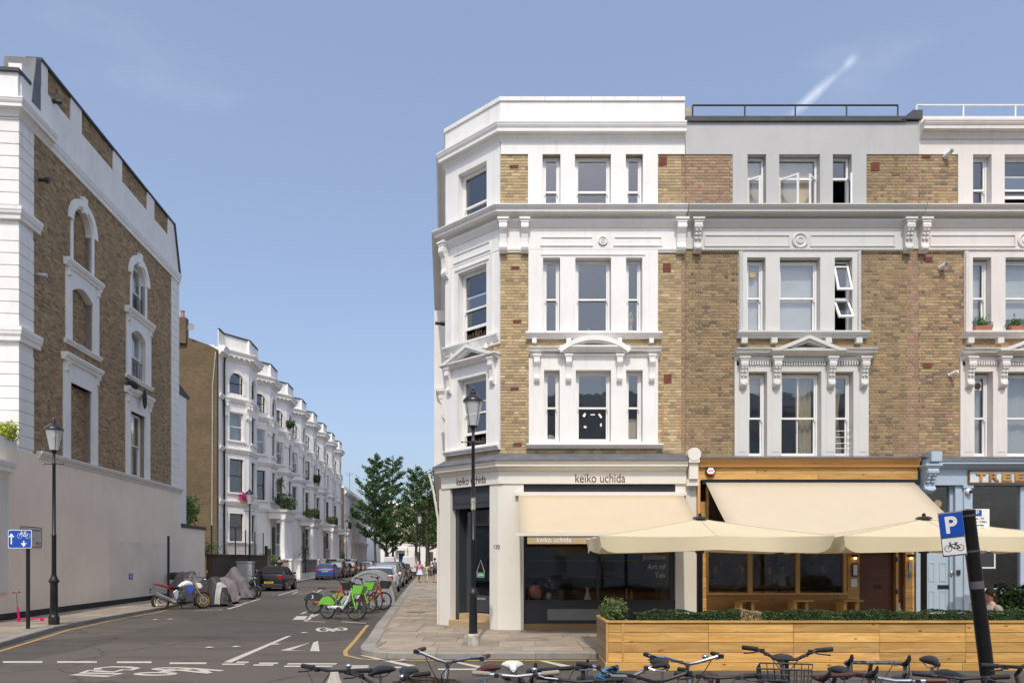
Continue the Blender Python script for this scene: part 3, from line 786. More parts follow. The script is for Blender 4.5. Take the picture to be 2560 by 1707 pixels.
def spikes(parent, x0, x1, z, y, M=None, n=None, out=.05, h=.11):
    m = MB(M); n = n or int((x1-x0)/.045)
    for k in range(n):
        x = x0+(k+.5)*(x1-x0)/n; dy = random.uniform(-.9,.3)*out
        m.tube([(x,y,z),(x+random.uniform(-.02,.02),y+dy,z+h*random.uniform(.7,1.1))], .0022, 3)
    o = m.build('bird_spikes', pm('bird spike plastic', (.5,.42,.3,1), .5), parent, fixn=False); tag(o, kind='stuff'); return o
M_pot = pm('terracotta pot', (.42,.17,.09,1), .8, .12, 6, .1, 40)
M_blind = fabric_mat('cream roller blind', (.62,.55,.42,1), trans=.3)
M_blindw = fabric_mat('white roller blind', (.70,.70,.68,1), trans=.3)
M_curt = fabric_mat('cream curtain', (.60,.52,.36,1), trans=.25)
M_net = fabric_mat('net curtain', (.55,.58,.56,1), trans=.4)
M_text = pm('maroon lettering', (.075,.018,.012,1), .5)
M_cable = pm('grey cable', (.5,.48,.44,1), .6)
M_cableb = pm('black cable', (.02,.02,.02,1), .6)
# ------------------------------------------------------------------ the row facing the main street
# corner plan: flank end, chamfer left, chamfer right, front right end (world XY)
CR = Vector((-.28,17.7)); CDIR = Vector((-1.757,1.55)).normalized(); CL_ = CR+CDIR*1.98
FL = Vector((CL_.x+SD*13, CL_.y+13))
XE = fx(1713)                                   # party line between corner and middle house
XM = fx(2296); XR = fx(2872)
def chM(y_off=0.0):
    """local frame of the chamfer: x runs left to right, y into the building"""
    d = -CDIR; n = Vector((-d.y,d.x)); 
    if n.dot(Vector((1,1))) < 0: n = -n
    return Matrix(((d.x,n.x,0,CL_.x),(d.y,n.y,0,CL_.y),(0,0,1,0),(0,0,0,1)))
CM = chM()
def flM():
    d = (CL_-FL).normalized(); n = Vector((-d.y,d.x))
    if n.x < 0: n = -n
    return Matrix(((d.x,n.x,0,FL.x),(d.y,n.y,0,FL.y),(0,0,1,0),(0,0,0,1)))
FM = flM(); FLEN = (CL_-FL).length
GM = Mloc(0,YF,0)                               # front facade frame
zP, zPc, zC1t, zC1b = fz(245), fz(254.6), fz(317), fz(357)
zB = fz(526); zC2t, zC2b = fz(527), fz(569); zFr = fz(623)
zF0 = fz(1140)                                  # top of shopfront roof line
H3 = [(fz(525),fz(386)),(fz(831),fz(646)),(fz(1105),fz(926))]     # floors: bottom, top of openings (3rd, 2nd, 1st)
corner = thing('corner_building', 'white and yellow brick corner building with angled corner doorway and tea shop', 'building', (0,0,0))

def tri_windows(parent, Us, zb, zt, zm, ysur, mat, M, kind='sash', extra=None, depth=.2):
    ws = []
    for i, (a, b) in enumerate(Us):
        ws.append(sash(parent, fx(a)+.012, fx(b)-.012, zb, zt-.02, zm, ysur+depth, M, muntin=(kind == 'sash2' and i == 1)))
    return ws
def cable(parent, pts, r=.008, mat=None, M=None):
    return MB(M).tube(pts, r, 5).build('cable', mat or M_cable, parent)

# ---- corner: brick masses
cw = MB(GM)
U3 = [[(1356,1401),(1437,1527),(1564,1607)],[(1357.5,1400),(1438,1527),(1564.6,1605)],[(1360,1399),(1439,1527),(1564.6,1606)]]
holes = [(fx(a),fx(b),H3[k][0],H3[k][1]) for k in range(3) for a,b in U3[k]]
G=.012
grow=lambda hs:[(a-G,b+G,c-G,d+G) for a,b,c,d in hs]
cw.wallh(-.28,XE,zF0,zC1b,grow(holes),.008,.3)
wall = cw.build('wall', M_mort, corner)
sur = [(fx(1320),fx(1644),zC2t,zC1b),(fx(1321),fx(1644),fz(831),zC2t),(fx(1322),fx(1644),fz(1111),fz(872))]
bricks(wall, [(fx(1251),fx(1321),zC2t,fz(387)),(fx(1643),fx(1703),zC2t,fz(387)),(fx(1703.5),XE,zC2t,fz(387),'red'),
              (fx(1251),fx(1703),zF0,fz(624)),(fx(1703.5),XE,zF0,fz(624),'red')], sur, 'yellow', GM, seed=3, nind=300,
       indsel=lambda w: (w[0]-fx(1285))**2*.3+(w[1]-7)**2*.02)
cw2 = MB(CM); cw2.wallh(0,1.98,zF0,zC1b,grow([(.50,1.53,h[0],h[1]) for h in H3]),.008,.3); cwall = cw2.build('wall', M_mort, corner)
bricks(cwall, [(0.01,1.97,fz(872),fz(846))], [], 'yellow', CM, seed=4, nind=20)
fw = MB(FM); fw.wallh(0,FLEN,KH,zC1b,[],.008,.3); fwall = fw.build('wall', M_mort, corner)
bricks(fwall, [(FLEN-1.6,FLEN-.2,zF0,zC1b)], [], 'yellow', FM, seed=5, nind=40)
# rear and right returns so that the block is closed, plus roof
shell = MB(); shell.box(FL.x+.35,XE-.01,28,31.5,KH,zC1b); shell.add([(FL.x+.3,FL.y,zC1b+.05),(CL_.x+.1,CL_.y,zC1b+.05),(CR.x,CR.y+.1,zC1b+.05),(XE,YF+.1,zC1b+.05),(XE,FL.y,zC1b+.05)],[(0,1,2,3,4)])
shell.build('roof', M_lead, corner)
MB().box(XE-.26,XE-.012,18.05,31,KH,zPc).build('party_wall', M_mort, corner)
# parapet, in one line round flank, chamfer and front
P4 = [tuple(FL),tuple(CL_),tuple(CR),(XE-.015,YF)]
def pathoff(d): return P4
corn('parapet', M_white, corner, zPc+.002, zC1t-.02, .02, P4, shape=C_BOX, base=-.0).data
pp = MB().mould([(-.28,zPc),(.055,zPc),(.055,zP),(-.28,zP)], P4).build('parapet_coping', M_white, corner)
for k in range(1,8):
    xx = fx(1245)+k*(fx(1711)-fx(1245))/8
    MB().box(xx-.004,xx+.004,YF-.0565,YF-.05,zPc,zP+.001).build('coping_joint', pm('joint grime', (.3,.28,.24,1), .9), pp)
corn('cornice', M_white, corner, zC1t, zC1b, .26, P4)
# top-floor stucco: frieze band, then surround between brick panels
ts = MB(GM); ts.wallh(-.28,XE-.015,fz(387),zC1b+.02,[],-.03,.0)
ts.build('frieze_band', M_white, corner)
def surround(name, x0, x1, z0, z1, hs, mat, M, parent, y=-.04, dep=.2): return MB(M).wallh(x0,x1,z0,z1,hs,y,dep).build(name, mat, parent)
hk = lambda k: [(fx(a),fx(b),H3[k][0],H3[k][1]) for a,b in U3[k]]
surround('window_surround', fx(1320), fx(1644), zC2t+.001, fz(387)-.001, hk(0), M_white, GM, corner, -.034)
surround('window_surround', fx(1321), fx(1644), fz(832), zFr, hk(1), M_white, GM, corner, -.05)
surround('window_surround', fx(1322), fx(1644), fz(1112), fz(895), hk(2), M_white, GM, corner, -.05)
mo = MB(GM)                                    # raised outer architrave on second floor
mo.box(fx(1338),fx(1343),-.075,-.05,fz(832),fz(630)).box(fx(1622),fx(1627),-.075,-.05,fz(832),fz(630)).box(fx(1352),fx(1612),-.07,-.05,fz(640),fz(637))
mo.build('architrave', M_white, corner)
# chamfer stucco
cz = [(zC2t+.001,zC1b+.02,0),(fz(858),zFr,1),(fz(1122),fz(895),2)]
for z0, z1, k in cz:
    surround('window_surround', .015, 1.965, z0, z1, [(.50,1.53,H3[k][0],H3[k][1])], M_white, CM, corner, -.035-.01*k)
MB(CM).box(.24,.30,-.075,-.045,fz(858),fz(628)).box(1.70,1.76,-.075,-.045,fz(858),fz(628)).box(.40,1.62,-.07,-.045,fz(639),fz(635)).build('architrave', M_white, corner)
# main entablature
corn('main_cornice', M_white, corner, zC2t, fz(554), .36, P4, base=.02)
corn('bed_moulding', M_white, corner, fz(554), fz(571), .15, P4, shape=[(0,0),(1,0),(.9,.3),(.5,.75),(.3,1),(0,1)])
corn('frieze', M_white, corner, fz(571), zFr, .03, P4, shape=C_BOX)
corn('frieze_moulding', M_white, corner, zFr, fz(632), .055, P4, shape=C_SILL)
for (M_, p, q) in ((GM,fx(1351),fx(1482)),(GM,fx(1533),fx(1655)),(CM,.32,1.66)):
    fp = MB(M_); frame_panel(fp, p, q, fz(617), fz(593), -.03); fp.build('frieze_panel', M_white, corner)
roundel('roundel', M_white, corner, fx(1506.5), fz(604), -.03, .115, GM)
for a, b in ((1249,1267),(1303,1320),(1690,1711)):
    scroll_bracket('console', M_white, corner, (fx(a)+fx(b))/2, fx(b)-fx(a), fz(555), fz(636), .24, -.03, GM)
scroll_bracket('console', M_white, corner, .07, .17, fz(555), fz(650), .24, -.03, CM)
# windows
for k, zmv in enumerate((473,744,1017)):
    for i, (a, b) in enumerate(U3[k]):
        w = sash(corner, fx(a)+.01, fx(b)-.01, H3[k][0], H3[k][1]-.01, fz(zmv), .14, GM)
        if k == 2 and i == 2: MB(GM).box(fx(a)+.06,fx(b)-.06,.36,.37,H3[k][0]+.05,fz(1040)).build('board', pm('beige card', (.62,.54,.43,1), .8), w)
        if k == 1 and i == 1: MB(GM).lathe([(.05,0),(.055,.02),(.055,.16),(.04,.2),(.05,.22)], (fx(1476),.45,H3[k][0]+.02), 10).build('blue_bottle', pm('blue plastic', (.05,.17,.45,1), .4), w)
        if k == 1 and i == 2: MB(GM).lathe([(.12,0),(.05,.18),(.04,.3),(.09,.42),(.09,.47),(.05,.6),(.0,.68)], (fx(1585),.5,H3[k][0]+.02), 10).build('table_lamp', pm('warm shade', (.5,.36,.24,1), .7), w)
        if k == 2 and i == 1:
            st_ = MB(GM)
            for (uu, vv, ww, hh, rot) in ((1463,1033,.06,.1,.5),(1484,1032,.11,.03,0),(1503,1035,.05,.12,-.6),(1465,1063,.07,.05,.3),(1505,1058,.04,.08,.1)):
                st_.add([Vector((fx(uu),.205,fz(vv)))+Matrix.Rotation(rot,3,'Y')@Vector(q) for q in ((-ww/2,0,-hh/2),(ww/2,0,-hh/2),(ww/2,0,hh/2),(-ww/2,0,hh/2))], [(0,1,2,3)])
            st_.build('tape_scraps', M_frame, w)
        if k == 2 and i == 0: MB(GM).ball((fx(1378),.5,H3[k][0]+.1), (.2,.16,.17), 9, 6).build('plastic_bag', pm('grey plastic bag', (.4,.42,.45,1), .35), w)
    lift = (0,.34,.30)[k]
    w = sash(corner, .51, 1.52, H3[k][0], H3[k][1]-.01, fz(zmv), .14, CM, lift=lift)
    if k == 1:
        MB(CM).lathe([(.05,0),(.06,.3),(.1,.42),(.16,.5)], (.72,.5,H3[k][0]+.02), 10).build('vase', pm('brown glazed vase', (.10,.045,.02,1), .4), w)
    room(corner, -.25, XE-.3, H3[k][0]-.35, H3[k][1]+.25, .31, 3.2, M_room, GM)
# sills, hoods
corn('sill', M_white, corner, fz(833), fz(848), .17, [(fx(1314),0),(fx(1653),0)], GM, C_SILL)
for u in (1335.5,1421,1548,1627): MB(GM).box(fx(u)-.055,fx(u)+.055,-.11,0,fz(859),fz(848)+.002).build('sill_bracket', M_white, corner)
corn('sill', M_white, corner, fz(1111), fz(1121), .16, [(fx(1316),0),(fx(1656),0)], GM, C_SILL)
corn('sill', M_white, corner, fz(833), fz(850), .15, [(.0,0),(1.96,0)], CM, C_SILL)
corn('sill', M_white, corner, fz(1111), fz(1123), .15, [(.0,0),(1.97,0)], CM, C_SILL)
MB(CM).box(1.48,1.58,-.08,0,fz(862),fz(850)+.002).build('sill_bracket', M_white, corner)
corn('hood_cornice', M_white, corner, fz(872), fz(887), .22, [(fx(1322),0),(fx(1650),0)], GM, C_CORN)
corn('hood_frieze', M_white, corner, fz(887), fz(897), .10, [(fx(1325),0),(fx(1647),0)], GM, C_SILL)
def seg_pediment(parent, x0, x1, zb, za, out, M, mat):
    W = x1-x0; h = za-zb; Rr = (W*W/4+h*h)/(2*h); cz_ = za-Rr; n = 20; th = .115
    a0 = math.asin(W/2/Rr)
    o = [( (x0+x1)/2+Rr*math.sin(-a0+2*a0*k/n), cz_+Rr*math.cos(-a0+2*a0*k/n)) for k in range(n+1)]
    Ri = Rr-th; m = MB(M)
    i_ = [((x0+x1)/2+Ri*math.sin(-a0+2*a0*k/n), cz_+Ri*math.cos(-a0+2*a0*k/n)) for k in range(n+1)]
    m.ring(o, i_, -out, -.0); o2 = [((x0+x1)/2+(Rr-.035)*math.sin(-a0*.99+2*a0*.99*k/n), cz_+(Rr-.035)*math.cos(-a0*.99+2*a0*.99*k/n)) for k in range(n+1)]
    i2 = [((x0+x1)/2+(Ri-.04)*math.sin(-a0*.93+2*a0*.93*k/n), cz_+(Ri-.04)*math.cos(-a0*.93+2*a0*.93*k/n)) for k in range(n+1)]
    m.ring(o2, i2, -out+.045, -.001)
    p_ = m.build('pediment', mat, parent)
    MB(M).mould(prof(C_SILL, zb+.09, zb-.05, out-.012), [(x0+.03,0),(x1-.03,0)]).build('pediment_base', mat, parent); return p_
def tri_pediment(parent, x0, x1, zb, za, out, M, mat):
    xc = (x0+x1)/2; m = MB(M); t = .10
    for (d, lo, o) in ((0,t*.55,out),(t*.45,t*1.25,out-.05)):
        A = [(x0-.0,zb-d*.2),(xc,za-d),(x1,zb-d*.2)]; B = [(x0+.18+lo,zb-d*.2),(xc,za-lo-.03),(x1-.18-lo,zb-d*.2)]
        m.ring(A, B, -o, -.001*(1+d))
    p_ = m.build('pediment', mat, parent)
    MB(M).mould(prof(C_SILL, zb+.035, zb-.085, out-.012), [(x0+.03,0),(x1-.03,0)]).build('pediment_base', mat, parent)
    MB(M).add([(x0+.2,-.03,zb+.02),(x1-.2,-.03,zb+.02),(xc,-.03,za-.12)],[(0,1,2)]).build('tympanum', pm('dark tympanum', (.2,.18,.15,1), .9, .3, 9), parent)  # darker grey-brown infill inside the pediment
    return p_
seg_pediment(corner, fx(1394), fx(1574), fz(879), fz(846), .27, GM, M_white)
MB(GM).add([(fx(1420),-.02,fz(872)),(fx(1548),-.02,fz(872)),(fx(1530),-.02,fz(858)),(fx(1484),-.02,fz(853)),(fx(1440),-.02,fz(858))],[(0,1,2,3,4)]).build('tympanum', pm('dark tympanum', (.2,.18,.15,1), .9, .3, 9), corner)  # darker grey-brown infill under the curved pediment
for a, b in ((1335,1348),(1413.7,1427),(1540.6,1554),(1620,1635)):
    scroll_bracket('console', M_white, corner, (fx(a)+fx(b))/2, .13, fz(890), fz(958), .17, -.05, GM)
tri_pediment(corner, -.02, 2.0, fz(886), fz(846), .26, CM, M_white)
corn('hood_frieze', M_white, corner, fz(888), fz(899), .10, [(.02,0),(1.95,0)], CM, C_SILL)
for x in (.22,1.78): scroll_bracket('console', M_white, corner, x, .13, fz(892), fz(960), .16, -.055, CM)
for (x0, x1, z) in ((.5,1.53,H3[0][0]),(.5,1.53,H3[1][0]),(.9,1.53,H3[2][0])): spikes(corner, x0, x1, z+.03, -.02, CM, h=.16)
spikes(corner, fx(1250), fx(1700), zC1t, -.12, GM, n=60); spikes(corner, fx(1330), fx(1640), zC2t, -.2, GM, n=40)
spikes(corner, fx(1325), fx(1400), fz(872), -.1, GM, n=26, h=.13); spikes(corner, fx(1575), fx(1645), fz(872), -.1, GM, n=26, h=.13); spikes(corner, fx(1430), fx(1540), fz(872)+.02, -.16, GM, n=30, h=.1)
# flank bay seen edge-on past the corner
fb = MB(FM); x1 = FLEN-2.6; fb.box(x1-2.6,x1,-.35,.0,zF0,fz(640)); fb.build('flank_bay', M_white, corner)
corn('sill', M_white, corner, fz(880), fz(905), .3, [(x1-2.8,0),(x1+.2,0)], FM, C_SILL); scroll_bracket('console', M_white, corner, FLEN-1.7, .18, fz(905), fz(990), .22, 0, FM)
MB(FM).lathe([(.05,0),(.05,.14),(.07,.15),(.07,.28)], (FLEN-.9,-.3,fz(735)), 8, 'y').build('flue_terminal', M_blackp, corner)
for u, v, w, h in ((1285,417,.21,.06),(1288,670,.2,.06),(1293,803,.2,.06),(1287,972,.2,.06),(1294,1110,.2,.06),(1657,403,.19,.2),(1667,669,.19,.2),(1669,946,.18,.2)):
    airbrick(corner, fx(u), fz(v), w, h, GM, -.004)
# party pier and cables
cable(corner, [(fx(1655),-.03,fz(640)),(fx(1653),-.03,fz(860)),(fx(1655),-.04,fz(1000)),(fx(1650),-.05,fz(1112)),(fx(1690),-.12,fz(1140)),(fx(1712),-.2,fz(1165)),(fx(1722),-.24,fz(1185)),(fx(1723),-.2,fz(1300))])
cable(corner, [(fx(1659),-.03,fz(838)),(fx(1664),-.03,fz(880)),(fx(1656),-.03,fz(950)),(fx(1657),-.03,fz(1110)),(fx(1700),-.1,fz(1150))])
cable(corner, [(fx(1260),-.16,fz(1143)),(fx(1330),-.2,fz(1148)),(fx(1450),-.2,fz(1150)),(fx(1580),-.2,fz(1148)),(fx(1690),-.22,fz(1136)),(fx(1730),-.25,fz(1124))])
cable(corner, [(fx(1612),-.12,fz(1115)),(fx(1660),-.2,fz(1135)),(fx(1715),-.24,fz(1165)),(fx(1724),-.26,fz(1190)),(fx(1722),-.22,fz(1265))], .012, M_cableb)
rd = MB(GM); rd.box(fx(1655),fx(1658),-.02,0,fz(1095),fz(1010)).box(fx(1700),fx(1703),-.02,0,fz(1095),fz(1010)); rd.build('batten', pm('raw batten', (.45,.26,.12,1), .7), corner)

# ---- middle house
middle = thing('middle_house', 'brick terraced house with pale grey trim above the timber restaurant front', 'building', (0,0,0))
right = thing('pink_white_house', 'brick terraced house with pinkish white trim above the pale blue shopfront', 'building', (0,0,0))
def terr(parent, du, trim, wallm, pal, railm, x0, x1, top, seed, lbl):
    f = lambda u: fx(u+du)
    T3 = [[(1868,1914.5),(1947,2049),(2081,2128)],[(1866.6,1912.5),(1948,2049),(2085,2129)],[(1869.7,1916),(1951.6,2051),(2086,2131)]]
    HH = [(fz(526),fz(384.5)),(fz(831),fz(645)),(fz(1144),fz(930))]
    hs = [(f(a),f(b),HH[k][0],HH[k][1]) for k in range(3) for a,b in T3[k]]
    b = MB(GM); b.wallh(x0,x1,zF0,fz(386),grow(hs),.008,.3); w_ = b.build('wall', M_mortd if pal != 'yellow' else M_mort, parent)
    sb = [(f(1831),f(2165),fz(527),fz(380)),(f(1846),f(2151),fz(832),fz(620)),(f(1835),f(2169),fz(1150),fz(893))]
    redx = f(2268)
    bricks(w_, [(x0,f(1831),fz(527),fz(387),'red' if du == 0 else pal),(f(2165),redx,fz(527),fz(387)),(redx+.005,x1,fz(527),fz(387),'red'),(x0,redx,zF0,fz(624)),(redx+.005,x1,zF0,fz(624),'red')], sb, pal, GM, seed=seed, nind=300,
           indsel=lambda w: abs(w[0]-f(1790))*.5+abs(w[1]-7)*.12)
    # top
    if top == 'grey':
        MB(GM).wallh(x0,x1,fz(387),fz(306),[],-.02,.3).build('parapet', wallm, parent)
        MB(GM).box(x0+.005,f(2262),-.08,.34,fz(307),fz(295)).build('parapet_coping', M_slate, parent)
        g = MB(GM); g.poly([(f(2250),fz(303)),(f(2301),fz(303)),(f(2301),fz(281)),(f(2277),fz(281))], -.1, .5); g.build('roof_upstand', M_slate, parent)
        rt, rb, ru = fz(256), fz(296), [1734.6,1866,1993,2122,2251]
    else:
        MB(GM).wallh(x0,x1,fz(387),fz(292),[],-.02,.3).build('parapet', wallm, parent)
        corn('cornice', trim, parent, fz(314), fz(350), .26, [(x0+.01,-.02),(x1,-.02)], GM)
        rt, rb, ru = fz(256), fz(293), [2298-du,2416-du,2547-du,2678-du,2800-du]
    rm = MB(GM)
    rm.tube([(f(ru[0]),.12,rt),(f(ru[-1]),.12,rt)], .022, 8)
    rail = rm.build('roof_railing', railm, parent, smooth=True)
    for u in ru: MB(GM).tube([(f(u),.12,rb),(f(u),.12,rt-.005)], .02, 8).build('railing_post', railm, rail, smooth=True)
    # surrounds
    for k, (a, b_, z0, z1) in enumerate(((1831,2165,fz(527)+.001,fz(387)-.001),(1846,2151,fz(831),fz(623)),(1835,2169,fz(1146),fz(893)))):
        hh = [(f(p),f(q),HH[k][0],HH[k][1]) for p, q in T3[k]]
        MB(GM).wallh(f(a),f(b_),z0,z1,hh,-.025-.015*k,.2).build('window_surround', wallm if k == 0 else trim, parent)
    # entablature between floors
    PP = [(x0+.012,0),(x1-.002,0)]
    corn('main_cornice', trim, parent, fz(527), fz(554), .36, PP, GM, base=.02)
    corn('bed_moulding', trim, parent, fz(554), fz(571), .15, PP, GM, shape=[(0,0),(1,0),(.9,.3),(.5,.75),(.3,1),(0,1)])
    corn('frieze', trim, parent, fz(571), fz(623), .03, PP, GM, shape=C_BOX)
    rope('rope_moulding', trim, parent, (f(1752),-.055,fz(626)), (f(2254),-.055,fz(626)), .03, GM)
    for q in (1851,2146): rope('rope_moulding', trim, parent, (f(q),-.06,fz(829)), (f(q),-.06,fz(631)), .034, GM)
    for p, q in ((1760,1974),(2023.5,2236)):
        m = MB(GM); frame_panel(m, f(p), f(q), fz(618), fz(588), -.03); m.build('frieze_panel', trim, parent)
    roundel('roundel', trim, parent, f(1998.6), fz(603), -.03, .2, GM)
    for a, b_ in ((1731,1750),(2255,2274)): scroll_bracket('console', trim, parent, (f(a)+f(b_))/2, f(b_)-f(a), fz(555), fz(636), .24, -.03, GM, leaf=True)
    corn('sill', trim, parent, fz(831), fz(847), .18, [(f(1841),0),(f(2166),0)], GM, C_SILL)
    for q in (1858,1932,2067,2143): MB(GM).box(f(q)-.075,f(q)+.075,-.12,0,fz(860),fz(847)+.002).build('sill_bracket', trim, parent)
    corn('hood_cornice', trim, parent, fz(876), fz(893), .25, [(f(1834),0),(f(2183),0)], GM, C_CORN)
    tri_pediment(parent, f(1918), f(2106), fz(884), fz(846), .3, GM, trim)
    # dentil course
    dn = MB(GM); dn.box(f(1840),f(2164),-.055,-.04,fz(915),fz(904)).build('dentil_band', trim, parent)
    for (a, b_) in ((1864,1926),(1948,2062),(2084,2144)):
        n = int((b_-a)/6.2)
        for k in range(n):
            x = f(a+(k+.5)*(b_-a)/n); MB(GM).box(x-.02,x+.02,-.09,-.0552,fz(914.5),fz(904.5)).build('dentil', trim, parent)
    for a, b_ in ((1846,1863),(1928,1946),(2063.7,2082),(2145,2164)):
        scroll_bracket('console', trim, parent, (f(a)+f(b_))/2, .17, fz(897), fz(972), .2, -.055, GM, leaf=True)
        MB(GM).box(f(a)-.0,f(b_)+.0,-.063,-.0552,fz(1130),fz(980)).build('pilaster_panel', trim, parent)
    return f, T3, HH
MB(GM).box(XE+.002,XE+.14,.02,.6,fz(306),fz(268)).build('chimney_stub', M_mortd, middle)
fm, T3, HH = terr(middle, 0, M_greyw, M_grey, 'brown', M_black, XE+.003, XM, 'grey', 21, 'mid')
fr_, T3r, HHr = terr(right, 563, M_pinkw, M_pinkw, 'dark', M_frame, XM+.003, XR, 'pink', 33, 'right')
for h_, x0, x1 in ((middle,XE+.1,XM-.1),(right,XM+.1,XR-.1)):
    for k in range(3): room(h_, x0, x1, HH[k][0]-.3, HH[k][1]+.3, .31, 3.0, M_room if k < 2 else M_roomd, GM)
    MB().box(x0-.05,x1+.05,21.4,30,KH,fz(300)).build('rear_block', M_mortd, h_)
    MB(GM).box(x0-.05,x1+.05,.3,3.7,fz(330),fz(322)).build('roof', M_lead, h_)
# middle windows, top floor: top lights with open casements
def casement(parent, x0, x1, z0, z1, ztr, y, leaves, M, blind=None):
    m = MB(M); t = .05
    m.box(x0,x0+t,y,y+.07,z0,z1).box(x1-t,x1,y,y+.07,z0,z1).box(x0+t,x1-t,y,y+.07,z1-t,z1).box(x0+t,x1-t,y,y+.07,z0,z0+t).box(x0+t,x1-t,y,y+.07,ztr-t/2,ztr+t/2)
    w = m.build('window', M_frame, parent)
    pane('pane', w, x0+t, x1-t, ztr+t/2, z1-t, y+.03, M)
    for (hx, wd, ang) in leaves:            # hinge x, leaf width (sign = direction), opening angle
        A = M @ Matrix.Translation((hx,y-.002,0)) @ Matrix.Rotation(ang, 4, 'Z')
        lf = MB(A); s = .045; a, b = (0,wd) if wd > 0 else (wd,0); zb_, zt_ = z0+t+.004, ztr-t/2-.004
        lf.box(a,a+s,-.04,0,zb_,zt_).box(b-s,b,-.04,0,zb_,zt_).box(a+s,b-s,-.04,0,zt_-s,zt_).box(a+s,b-s,-.04,0,zb_,zb_+s)
        lo = lf.build('casement', M_frame, w)
        MB(A).box(a+s,b-s,-.022,-.016,zb_+s,zt_-s).build('pane', M_glass, w)
    if blind:
        MB(M).box(x0+t,x1-t,y+.12,y+.125,blind,z1-.02).build('blind', M_blind, w)
    return w
ya = .15
a, b = T3[0][0]; casement(middle, fx(a)+.01, fx(b)-.01, HH[0][0], HH[0][1]-.04, fz(440), ya, [(fx(a)+.06,fx(b)-fx(a)-.12,R(-40))], GM, fz(503))
a, b = T3[0][1]; casement(middle, fx(a)+.01, fx(b)-.01, HH[0][0], HH[0][1]-.04, fz(440), ya, [(fx(a)+.06,.5,R(-42)),(fx(b)-.06,-.4,R(48))], GM, fz(504))
a, b = T3[0][2]; casement(middle, fx(a)+.01, fx(b)-.01, HH[0][0], HH[0][1]-.04, fz(440), ya, [(fx(b)-.05,-.36,R(80))], GM, None)
for i, (a, b) in enumerate(T3[1][:2]):
    w = sash(middle, fx(a)+.01, fx(b)-.01, HH[1][0], HH[1][1]-.04, fz(741), ya, GM)
    MB(GM).box(fx(a)+.06,fx(b)-.06,ya+.14,ya+.145,HH[1][0]+.03,HH[1][1]-.1).build('blind', M_blindw, w)
MB(GM).lathe([(.08,0),(.08,.01)], (fx(1887),ya+.02,fz(680)), 16, 'y').build('vent_disc', pm('yellowed vent', (.45,.36,.17,1), .6), middle)
# third second-floor window: two top-hung sashes pushed open
a, b = T3[1][2]; x0, x1 = fx(a)+.01, fx(b)-.01
m = MB(GM); t = .045; m.box(x0,x0+t,ya,ya+.07,HH[1][0],HH[1][1]-.04).box(x1-t,x1,ya,ya+.07,HH[1][0],HH[1][1]-.04).box(x0+t,x1-t,ya,ya+.07,HH[1][1]-.08,HH[1][1]-.04).box(x0+t,x1-t,ya,ya+.07,HH[1][0],HH[1][0]+.05).box(x0+t,x1-t,ya,ya+.07,fz(744),fz(740))
w3 = m.build('window', M_frame, middle)
for zt_, hgt, ang in ((fz(662),.72,20),(fz(748),.62,32)):
    A = GM @ Matrix.Translation((0,ya-.004,zt_)) @ Matrix.Rotation(R(-ang), 4, 'X'); s = .05
    q = MB(A); q.box(x0+.02,x0+.02+s,-.05,0,-hgt,0).box(x1-.02-s,x1-.02,-.05,0,-hgt,0).box(x0+.02+s,x1-.02-s,-.05,0,-s,0).box(x0+.02+s,x1-.02-s,-.05,0,-hgt,-hgt+s); q.build('casement', M_frame, w3)
    MB(A).box(x0+.02+s,x1-.02-s,-.03,-.024,-hgt+s,-s).build('pane', M_glass, w3)
# first floor sashes with curtains
zb1, zt1 = HH[2][0]+.03, HH[2][1]-.03
for i, (a, b) in enumerate(T3[2]):
    w = sash(middle, fx(a)+.01, fx(b)-.01, zb1, zt1, fz(1043), ya, GM, muntin=(i == 1))
    if i == 0: curtain(w, fx(a)+.05, fx(a)+.17, zb1+.05, zt1-.05, ya+.2, M_curt, GM, .015, 0); MB(GM).box(fx(a)+.05,fx(b)-.05,ya+.16,ya+.165,zt1-.42,zt1-.05).build('blind', M_blind, w)
    if i == 1: curtain(w, fx(2004), fx(b)-.06, zb1+.05, zt1-.06, ya+.22, M_curt, GM, .035, 0)
    if i == 2:
        curtain(w, fx(a)+.06, fx(b)-.1, zb1+.05, zt1-.3, ya+.22, M_curt, GM, .03, .35)
        g = MB(GM)
        for v in (1075,1091,1106,1119): g.tube([(fx(a)+.0,ya-.05,fz(v)),(fx(b)-.0,ya-.05,fz(v))], .009, 6)
        g.build('guard_bars', M_frame, w)
# right house windows
for k, zmv in enumerate((468,741,1043)):
    for i, (a, b) in enumerate(T3[k]):
        zb_, zt_ = HHr[k][0]+(.03 if k == 2 else 0), HHr[k][1]-.03
        w = sash(right, fr_(a)+.01, fr_(b)-.01, zb_, zt_, fz(zmv), ya, GM, lift=.0 if (k, i) != (0,1) else .35)
        if k == 2: curtain(w, fr_(a)+.06, fr_(b)-.06, zb_+.05, zt_-.05, ya+.2, M_net, GM, .015, 0)
        if k == 1: MB(GM).box(fr_(a)+.06,fr_(b)-.06,ya+.15,ya+.155,zb_+.42,zt_-.05).build('blind', M_blindw, w)
spikes(right, fr_(1835), fr_(2160), fz(527), -.1, GM, n=70)
MB(GM).box(fr_(1875),fr_(1899),ya-.02,ya+.06,fz(973),fz(951)).build('window_fan', pm('cream plastic', (.6,.55,.45,1), .5), right)
MB(GM).lathe([(.08,-.01),(.08,.0),(.05,.005),(0,.005)], (fr_(1889),ya-.03,fz(962)), 12, 'y').build('fan_grille', M_blackp, right)
for u, v in ((2163,417),): airbrick(middle, fx(u+25), fz(v), .2, .2, GM, -.004)
for u, v in ((2315,390),(2320,648),(2318,914)): airbrick(right, fx(u), fz(v), .2, .1, GM, -.004)
